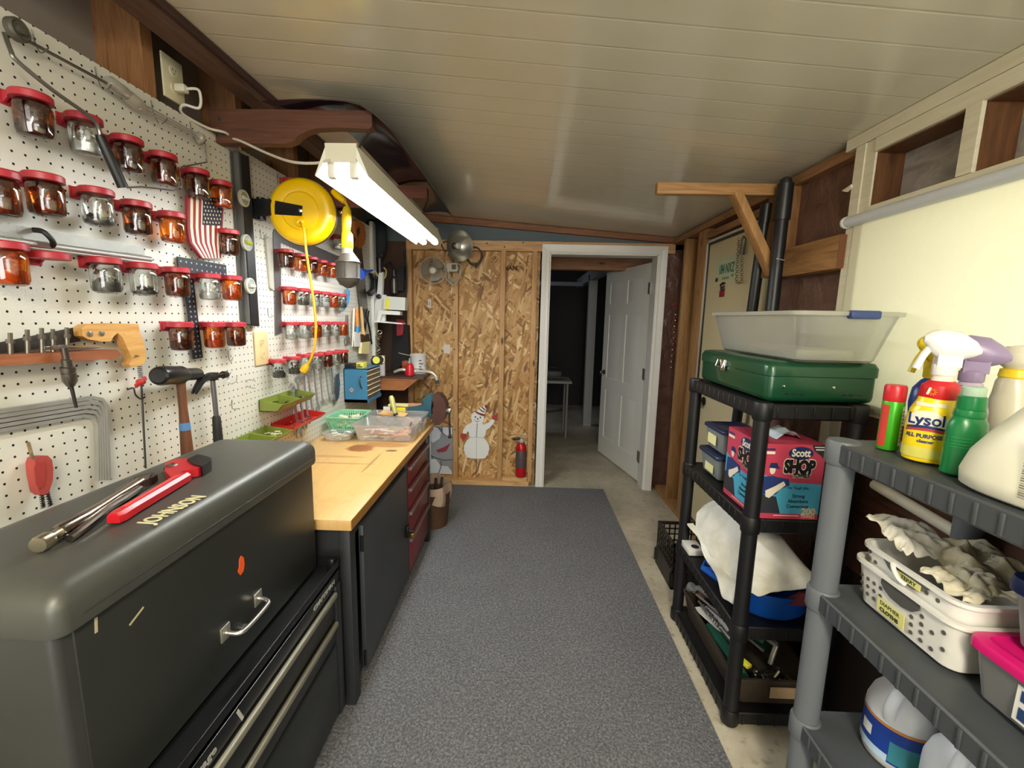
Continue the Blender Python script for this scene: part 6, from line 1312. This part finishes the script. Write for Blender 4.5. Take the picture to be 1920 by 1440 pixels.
def trigger(t,c,zn,m,s=1.0,dirx=-1,name='trigger_head',d=None):
    # pistol sprayer: neck ring, body, nozzle and finger lever pointing along d
    d=(d or Vector((-.85,.5,0))).normalized(); sd=Vector((-d.y,d.x,0)); o=c+Vector((0,0,zn))
    b=B(); b.lathe([(.017*s,0),(.018*s,.003),(.018*s,.018*s),(.014*s,.022*s)],o,20)
    def sec(a,zc,w,h): return [o+d*a*s+sd*(w*s*math.cos(k*PI/6))+Vector((0,0,(zc+h*math.sin(k*PI/6))*s)) for k in range(12)]
    b.loops([sec(-.046,.046,.005,.005),sec(-.038,.050,.012,.014),sec(-.016,.054,.018,.027),sec(.010,.056,.018,.029),sec(.024,.062,.014,.020),sec(.030,.066,.010,.012),sec(.035,.066,.005,.006)])
    b.loops([[o+d*x*s+sd*y*s+Vector((0,0,zz*s)) for x,y in ((.014,.013),(-.020,.013),(-.020,-.013),(.014,-.013))] for zz in (.016,.052)])
    part(t,name,b,m)
    part(t,'trigger_lever',B().tube(sm([o+d*.022*s+Vector((0,0,.054*s)),o+d*.032*s+Vector((0,0,.035*s)),o+d*.040*s+Vector((0,0,.010*s))]),.006*s,8),m)
c=Vector((.903,.958,z)); Y2=P('#f0d21a',.3)
t=thing('cleaner_bottle','yellow all purpose cleaner bottle with a white trigger and red collar','bottle',c)
prof=[(.038,0),(.045,.004),(.047,.02),(.047,.088),(.043,.114),(.034,.135),(.031,.150),(.026,.158)]
part(t,'bottle',B().lathe(prof,c,34,sx=1.12,sy=.9),Y2)
part(t,'red_collar',B().lathe([(.0325,.140),(.034,.143),(.0315,.168),(.026,.172),(.02,.178)],c,30,sx=1.08,sy=.95),P('#c91f26',.35))
b=B(); b.lathe([(.019,.176),(.017,.186),(.017,.192)],c,20); part(t,'neck',b,P('#e4dccb',.4))
trigger(t,c,.190,P('#eae8e4',.35),1.15,d=Vector((-.9,.45,0)))
# label lettering wrapped on the camera side of the bottle
vd=math.atan2(-c.y,-c.x)-.28; fn=Vector((math.cos(vd),math.sin(vd),0)); tx=Vector((-fn.y,fn.x,0))
def wrap(b,c,rx,ry,off=.0009,z0=0):
    out=[]
    for v in b.v:
        a=vd+v[0]/((rx+ry)/2); ct=math.cos(a); st=math.sin(a); R=(rx*ry)/math.sqrt((ry*ct)**2+(rx*st)**2)+off+v[1]
        out.append((c.x+R*ct,c.y+R*st,c.z+v[2]))
    b.v=out; return b
def wtext(s,size,x,zz,sx=1.0,bold=0): return B().text(s,size,(x,0,zz),(1,0,0),(0,0,1),.0002,'CENTER',sx,bold)
def wpoly(pts,n=1):
    # subdivided strip between lower and upper outline given as (x,z0,z1)
    b=B(); b.sheet([[(x,0,za) for x,za,zb in pts],[(x,0,zb) for x,za,zb in pts]]); return b
def strip(x0_,x1_,f0,f1,n=14): return [(x0_+(x1_-x0_)*k/n,f0(k/n),f1(k/n)) for k in range(n+1)]
RX,RY=.047*1.12,.047*.9
part(t,'white_panel',wrap(wpoly(strip(-.034,.034,lambda q:.082,lambda q:.098+.018*math.sin(q*PI))),c,RX,RY,.0006),P('#ece9d8',.4))
part(t,'red_banner',wrap(wpoly(strip(-.034,.036,lambda q:.068+.004*math.sin(q*PI),lambda q:.073+.005*math.sin(q*PI))),c,RX,RY,.0008),P('#b23a48',.4))
part(t,'navy_banner',wrap(wpoly(strip(-.032,.036,lambda q:.074+.004*math.sin(q*PI),lambda q:.078+.006*math.sin(q*PI))),c,RX,RY,.0008),P('#1c2d66',.4))
b=B(); 
for s,sz,x,zz,sx,bo in (('Lysol',.033,0,.095,.9,.0008),): b.add(*(lambda q:(q.v,q.f))(wtext(s,sz,x,zz,sx,bo)))
part(t,'brand_lettering',wrap(b,c,RX,RY,.0012),P('#1c2d66',.4))
b=B()
for s,sz,x,zz,sx,bo in (('ALL PURPOSE',.0118,0.0,.060,.85,.0004),('cleaner',.010,.004,.049,.9,.0003)): b.add(*(lambda q:(q.v,q.f))(wtext(s,sz,x,zz,sx,bo)))
part(t,'purpose_lettering',wrap(b,c,RX,RY,.0009),P('#2c3c66',.4))
part(t,'base_band',wrap(wpoly(strip(-.05,.05,lambda q:.012,lambda q:.030+.006*math.sin(q*PI))),c,RX,RY,.0006),P('#d6cf62',.4))
part(t,'top_label',wrap(wpoly(strip(-.022,.026,lambda q:.124,lambda q:.132)),c,.0385*1.12,.0385*.9,.0022),P('#efe9d0',.4))
b=B(); o=c+fn*.0340*1.02+Vector((0,0,.155))+tx*-.002; 
for k in range(10): a=k*PI/5; b.bar(o+tx*math.cos(a)*.003+Vector((0,0,math.sin(a)*.003)),o+tx*math.cos(a)*.008+Vector((0,0,math.sin(a)*.008)),.0016,.0012,fn)
b.mat(1); b.bar(o+tx*-.008+Vector((0,0,-.006)),o+tx*-.004+Vector((0,0,.009)),.004,.0018,fn); part(t,'spray_emblem',b,[P('#e8862a',.4),P('#f0ead8',.4)])
# blue spray bottle with yellow trigger behind
c=Vector((.99,1.07,z)); t=thing('blue_sprayer','dark blue spray bottle with a yellow trigger behind the cleaner bottle','bottle',c)
part(t,'bottle',B().lathe([(.036,0),(.040,.006),(.040,.07),(.044,.11),(.040,.145),(.026,.165),(.016,.172)],c,30,sx=1.05,sy=.75),P('#1f3f92',.3)); trigger(t,c,.170,P('#d9c51e',.35),1.25,d=Vector((-.95,.2,0)))
b=B(); vd0=vd; vd=math.atan2(-c.y,-c.x); b.add(*(lambda q:(q.v,q.f))(wtext('all',.022,-.01,.085,1,.001))); part(t,'lettering',wrap(b,c,.042,.032,.004),P('#d7b04a',.4))
# lilac sprayer
c=Vector((.995,.99,z)); t=thing('lilac_sprayer','translucent lilac trigger bottle behind the green bottle','bottle',c)
LIL=P('#8f7fa0',.3); part(t,'bottle',B().lathe([(.033,0),(.036,.005),(.036,.11),(.030,.135),(.019,.15),(.017,.16),(.022,.166),(.016,.176)],c,26),P('#b5a9bd',.25)); trigger(t,c,.174,LIL,1.2,d=Vector((-.8,.6,0)))
# clear bottle with yellow collar and round stopper
c=Vector((1.085,.985,z)); t=thing('clear_bottle','tall clear bottle with yellow collar and ball stopper at the back','bottle',c)
part(t,'bottle',B().lathe([(.034,0),(.037,.006),(.037,.12),(.032,.15),(.030,.175),(.026,.185)],c,28),P('#c4c0aa',.25)); part(t,'collar',B().lathe([(.026,.184),(.028,.187),(.026,.203),(.02,.206)],c,24),P('#dfc21f',.4)); part(t,'stopper',B().lathe([(.019,.204),(.028,.212),(.034,.225),(.033,.24),(.022,.253),(0,.257)],c,26),P('#d0ccb8',.2))
# green bottle
c=Vector((.886,.872,z)); t=thing('green_bottle','plain dark green bottle between the yellow cleaner and the white jug','bottle',c); GN_=P('#12753f',.28)
part(t,'bottle',B().lathe([(.030,0),(.034,.004),(.034,.085),(.033,.105),(.026,.118),(.023,.122)],c,30,sx=1.0,sy=.75),GN_); part(t,'shoulder_ring',B().lathe([(.026,.118),(.027,.122),(.025,.132),(.020,.135)],c,26,sy=.85),GN_); part(t,'cap',B().lathe([(.022,.133),(.0225,.136),(.0215,.158),(.018,.16)],c,26),GN_); part(t,'cap_liner',B().lathe([(.0175,.159),(.0185,.161),(.0185,.176),(.016,.178),(0,.178)],c,22),P('#a9c3ae',.4))
b=B(); vd=math.atan2(-c.y,-c.x)
for k in range(4): b.add(*(lambda q:(q.v,q.f))(wpoly(strip(-.018,.012,lambda q,k=k:.058+k*.006,lambda q,k=k:.0605+k*.006,6))))
part(t,'raised_lines',wrap(b,c,.034,.0265,.0012),P('#1d8a4c',.25))
# white jug
WJ=P('#e8e6cf',.35,0,.03); c=Vector((.893,.735,z)); t=thing('detergent_jug','large cream white plastic jug at the right of the top shelf','jug',c)
sec=[(.0,.098,.070,0),(.006,.108,.078,0),(.03,.110,.080,0),(.07,.100,.076,.004),(.11,.082,.066,.012),(.15,.062,.054,.022),(.185,.042,.042,.030),(.205,.026,.026,.034),(.215,.022,.022,.034)]
ls=[]
for zz,rx,ry,sh in sec: ls.append([c+Vector((ry*(abs(math.cos(a))**.75)*(1 if math.cos(a)>0 else -1),-sh*1.0+rx*(abs(math.sin(a))**.75)*(1 if math.sin(a)>0 else -1),zz)) for a in [k*PI/20 for k in range(40)]])
part(t,'body',B().loops(ls),WJ,None,None,60)
part(t,'handle',B().tube(sm([c+Vector((.01,-.05,.205)),c+Vector((.02,-.085,.195)),c+Vector((.02,-.10,.155)),c+Vector((.01,-.10,.10))]),.013,12),WJ)
b=B()
for k in range(26): rows=[[c+Vector((-.0795+.0,-.035-.0*q+ .032*q-.03,.02+k*.0040+h)) for q in (0,1)] for h in (0,.0024 if k%3 else .0012)]; b.sheet(rows)
b.xf(Matrix.Translation((-.0015,0,0))); part(t,'bar_code',b,P('#7d7a66',.6))
# middle tier: nested white baskets with rags
z=.8015; WBK=P('#e2e1da',.4)
def holed(x0,x1,y0,y1,z0,z1,tap,side='x'):
    """white basket whose aisle side carries round holes and a cut-out hand grip (holes are real gaps in a lattice of panels)"""
    b=B(); tray(b,x0,x1,y0,y1,z0,z1,tap,.003,.03,.008,.008); return b
def hole_dots(x0,x1,y0,y1,z0,z1,tap,pts):
    b=B()
    for fy,fz in pts:
        y=y1-(y1-y0)*fy; zz=z0+(z1-z0)*fz; x=x0+tap*(1-fz)-.0006
        b.lathe([(.0048,0),(.0048,.0008),(0,.0008)],(x,y,zz),12,(-1,0,0))
    return b
t=thing('white_basket','lower of two nested white plastic baskets on the middle gray shelf','basket',(1.0,.94,z))
part(t,'basket',holed(.868,1.165,.80,1.075,z,z+.118,.012),WBK)
pts=[(.10+.07*i,.30+.17*j) for i in range(4) for j in range(3)]+[(.62+.09*i,.22+.16*j) for i in range(4) for j in range(4) if (i+j)%2==0 or i<2]
part(t,'holes',hole_dots(.868,1.165,.80,1.075,z,z+.118,.012,pts),P('#55534c',.7))
b=B(); b.prism([(.985,.895),(.975,.885),(.955,.876),(.925,.874),(.90,.880),(.885,.893),(.885,.905),(.985,.905)],'YZ',.8655,.869); part(t,'grip_opening',b,P('#4a4a47',.7))
b=B(); b.obox((.8715,.955,.838),(.0012,.075,.036),Matrix.Rotation(-.08,3,'Y')); lb=part(t,'paper_label',b,P('#dfdd8c',.6))
b=B(); 
for s,dz in (('DIAPHER',.008),('CLOTHS',-.008)): b.text(s,.0135,(.8705,.957,.838+dz),(0,-1,0),(-.08,0,1),.0003,'CENTER',1.0,.0004)
part(lb,'handwriting',b,P('#33351c',.6))
t=thing('white_basket','upper nested white basket holding cotton rags on the gray shelf','basket',(1.0,.95,z+.03))
x0,x1,y0,y1,z0,z1=.876,1.158,.808,1.067,z+.03,z+.160
part(t,'basket',holed(x0,x1,y0,y1,z0,z1,.012),WBK); part(t,'holes',hole_dots(x0,x1,y0,y1,z0,z1,.012,[(.10,.72),(.17,.72),(.10,.86),(.70,.80),(.80,.80)]),P('#55534c',.7))
b=B(); b.prism([(1.0,.952),(.98,.935),(.95,.925),(.915,.925),(.89,.935),(.875,.952)],'YZ',.8735,.8765); part(t,'grip_opening',b,P('#5d5d5a',.7)); b=B(); b.tube(sm([(.868,.965,.955),(.860,.95,.948),(.860,.935,.935),(.868,.925,.928)]),.005,6); part(t,'grip_strap',b,WBK)
b=B(); b.obox((.8725,.925,.938),(.0012,.06,.014),Matrix.Identity(3)); lb=part(t,'paper_label',b,P('#d5d27e',.6)); b=B(); b.text('TERRY',.012,(.8717,.925,.938),(0,-1,0),(0,0,1),.0003,'CENTER',1.1,.0003); part(lb,'handwriting',b,P('#33351c',.6))
def rag(name,label,c,w,d,h,seed,m,tilt=(0,0)):
    random.seed(seed); ph=[random.uniform(0,6) for _ in range(6)]; rows=[]
    for i in range(31):
        r=[]
        for j in range(31):
            u,v=i/30-.5,j/30-.5; ed=max(0,1-(max(abs(u),abs(v))*2)**3)
            q=Vector((u*3.2+ph[0],v*3.2+ph[1],ph[2])); zz=h*ed+.022*(.6-abs(noise.noise(q))*1.6)+.010*(.5-abs(noise.noise(q*2.3))*1.5)+.004*noise.noise(q*6)
            r.append((c[0]+w*u+.018*noise.noise(Vector((v*4,ph[3],0))),c[1]+d*v+.018*noise.noise(Vector((u*4,ph[4],0))),c[2]+zz+tilt[0]*u+tilt[1]*v))
        rows.append(r)
    o=solo(name,B().sheet(rows),m,label,'rag',None,None,80); md=o.modifiers.new('thick','SOLIDIFY'); md.thickness=.004; md=o.modifiers.new('smooth','SUBSURF'); md.levels=md.render_levels=1
CT=m_cloth('#b8ae88','#ded8c2','unbleached_cotton'); CT2=m_cloth('#c9c2a8','#efece0','pale_cotton')
rag('cotton_rag','fringed pale cotton rag hanging over the left corner of the upper basket',(.95,1.01,.985),.15,.11,.028,3,CT2,(-.03,.035))
rag('cotton_rag','yellowed cotton rag piled in the middle of the upper basket',(1.04,.95,.962),.16,.15,.04,11,CT,(0,.02))
rag('cotton_rag','flat folded cotton rag at the near end of the upper basket',(.955,.875,.955),.12,.10,.015,21,CT,(0.01,.01))
# lidded bins right of the baskets
GBN=clear('gray_bin_plastic','#d6d8d8',.2,.6,'#b9bab8',.3)
t=lid_bin('translucent bin with a bright pink lid on the middle gray shelf',.875,1.165,.415,.783,z,.122,GBN,P('#d3176f',.35),lidh=.022,inside=P('#a9a6a0',.7,0,.2,20),ov=.008)
b=B(); b.box((.8765,.545,.822),(.878,.70,.888)); lb=part(t,'label',b,P('#e4e4de',.5)); b=B(); b.box((.8755,.63,.828),(.8768,.692,.850)); b.box((.8755,.60,.862),(.8768,.692,.882)); part(lb,'blue_print',b,P('#27406f',.5)); b=B()
for k in range(12): b.box((.8755,.55+.005*k,.826),(.8768,.5525+.005*k,.846))
b.box((.8755,.55,.852),(.8768,.59,.882)); part(lb,'bar_print',b,P('#77756d',.6))
lid_bin('translucent bin with a navy lid stacked on the pink lidded bin',.905,1.16,.40,.765,z+.1235,.135,GBN,P('#16224e',.35),lidh=.030,inside=P('#b5b1aa',.7,0,.2,20),ov=.008)
# bleach jugs on the lower tier
z=.4075
def jug(c,label,lab,s=1.0):
    t=thing('bleach_jug',label,'jug',c,'white jugs on the lower gray tier'); JW=P('#dfe4e8',.35,0,.03)
    ls=[]
    for zz,rx in ((0,.062),(.006,.070),(.03,.074),(.115,.074),(.135,.073),(.165,.066),(.195,.048),(.215,.030),(.225,.022),(.235,.021)):
        sh=.0 if zz<.15 else (zz-.15)*.22
        ls.append([Vector(c)+Vector((rx*s*math.cos(k*PI/18)+sh*s,rx*s*math.sin(k*PI/18),zz*s)) for k in range(36)])
    part(t,'body',B().loops(ls),JW,None,None,60)
    part(t,'cap',B().lathe([(.024*s,.232*s),(.026*s,.236*s),(.025*s,.258*s),(0,.260*s)],Vector(c)+Vector((.018*s,0,0)),20),P('#d9dde0' if lab else '#e6e4d6',.4))
    part(t,'handle',B().tube(sm([Vector(c)+Vector((-.012,-.012,.218))*s,Vector(c)+Vector((-.048,-.03,.205))*s,Vector(c)+Vector((-.066,-.035,.17))*s,Vector(c)+Vector((-.06,-.03,.135))*s]),.013*s,12),JW)
    def band(z0_,z1_,a0,a1,off): return B().sheet([[Vector(c)+Vector(((.074+off)*s*math.cos(math.radians(a)),(.074+off)*s*math.sin(math.radians(a)),zz*s)) for a in range(a0,a1+1,6)] for zz in (z0_,z1_)])
    if lab:
        part(t,'blue_label',band(.025,.115,100,280,.0008),P('#1c3f96',.4)); part(t,'orange_band',band(.115,.122,90,290,.001),P('#d08a3a',.4)); part(t,'teal_panel',band(.03,.085,215,275,.0014),P('#3b8a9c',.4)); part(t,'pale_wave',band(.025,.045,100,215,.0014),P('#b9d4ea',.4)); part(t,'white_emblem',band(.062,.09,160,184,.0016),P('#e8ecf0',.4))
    else: part(t,'pale_label',band(.02,.08,100,280,.0008),P('#b9c2a2',.5))
jug((.985,1.0,z),'white jug with a blue label on the lower gray tier',True); jug((.992,.846,z),'plain white jug right of the blue labelled one',False,.98)
# ================================================================ light and camera
def area(name,loc,rot,sx,sy,power,col):
    l=bpy.data.lights.new(name,'AREA'); l.shape='RECTANGLE'; l.size=sx; l.size_y=sy; l.energy=power; l.color=col
    o=bpy.data.objects.new(name,l); C.objects.link(o); o.location=loc; o.rotation_euler=rot; return o
area('ceiling_lamp_behind',(.15,-.9,2.12),(math.radians(12),0,0),.25,1.2,LAMP,(1,.90,.70))
area('rear_fill_light',(.1,-2.68,1.35),(math.radians(90),0,0),1.9,1.7,REAR,(1,.97,.92))  # added frontal fill behind the camera, no such daylight known
area('window_daylight',(1.75,-.2,1.55),(0,math.radians(90),0),1.0,3.4,DAY,(1,.98,.93))
area('dim_room_fill',(-.6,6.2,2.2),(math.radians(20),math.radians(-20),0),.5,.5,DIML,(.75,.85,1.0))  # weak bluish fill added to the far room, which has no lamp
w=bpy.data.worlds.new('world'); bpy.context.scene.world=w; w.use_nodes=True; w.node_tree.nodes['Background'].inputs[0].default_value=(.75,.85,1,1); w.node_tree.nodes['Background'].inputs[1].default_value=.3
cam=bpy.data.cameras.new('camera'); cam.sensor_width=36; cam.lens=36*FPX/1920; cam.clip_start=.02; co=bpy.data.objects.new('camera',cam); C.objects.link(co)
# rows of the camera matrix: image right, image down and view direction in world axes
rt=Vector((_Xc[0],_Yc[0],-_D[0])); dn=Vector((_Xc[1],_Yc[1],-_D[1])); fw=Vector((_Xc[2],_Yc[2],-_D[2]))
co.matrix_world=Matrix((( rt.x,-dn.x,-fw.x,0),(rt.y,-dn.y,-fw.y,0),(rt.z,-dn.z,-fw.z,EYE),(0,0,0,1)))
sc=bpy.context.scene; sc.camera=co; sc.view_settings.view_transform='Standard'; sc.view_settings.look='None'; sc.view_settings.gamma=1; sc.view_settings.exposure=EXPO; sc.view_settings.use_curve_mapping=False
sc.cycles.use_denoising=True; sc.cycles.max_bounces=8; sc.cycles.transparent_max_bounces=24; sc.cycles.sample_clamp_indirect=6; sc.cycles.caustics_reflective=False; sc.cycles.caustics_refractive=False
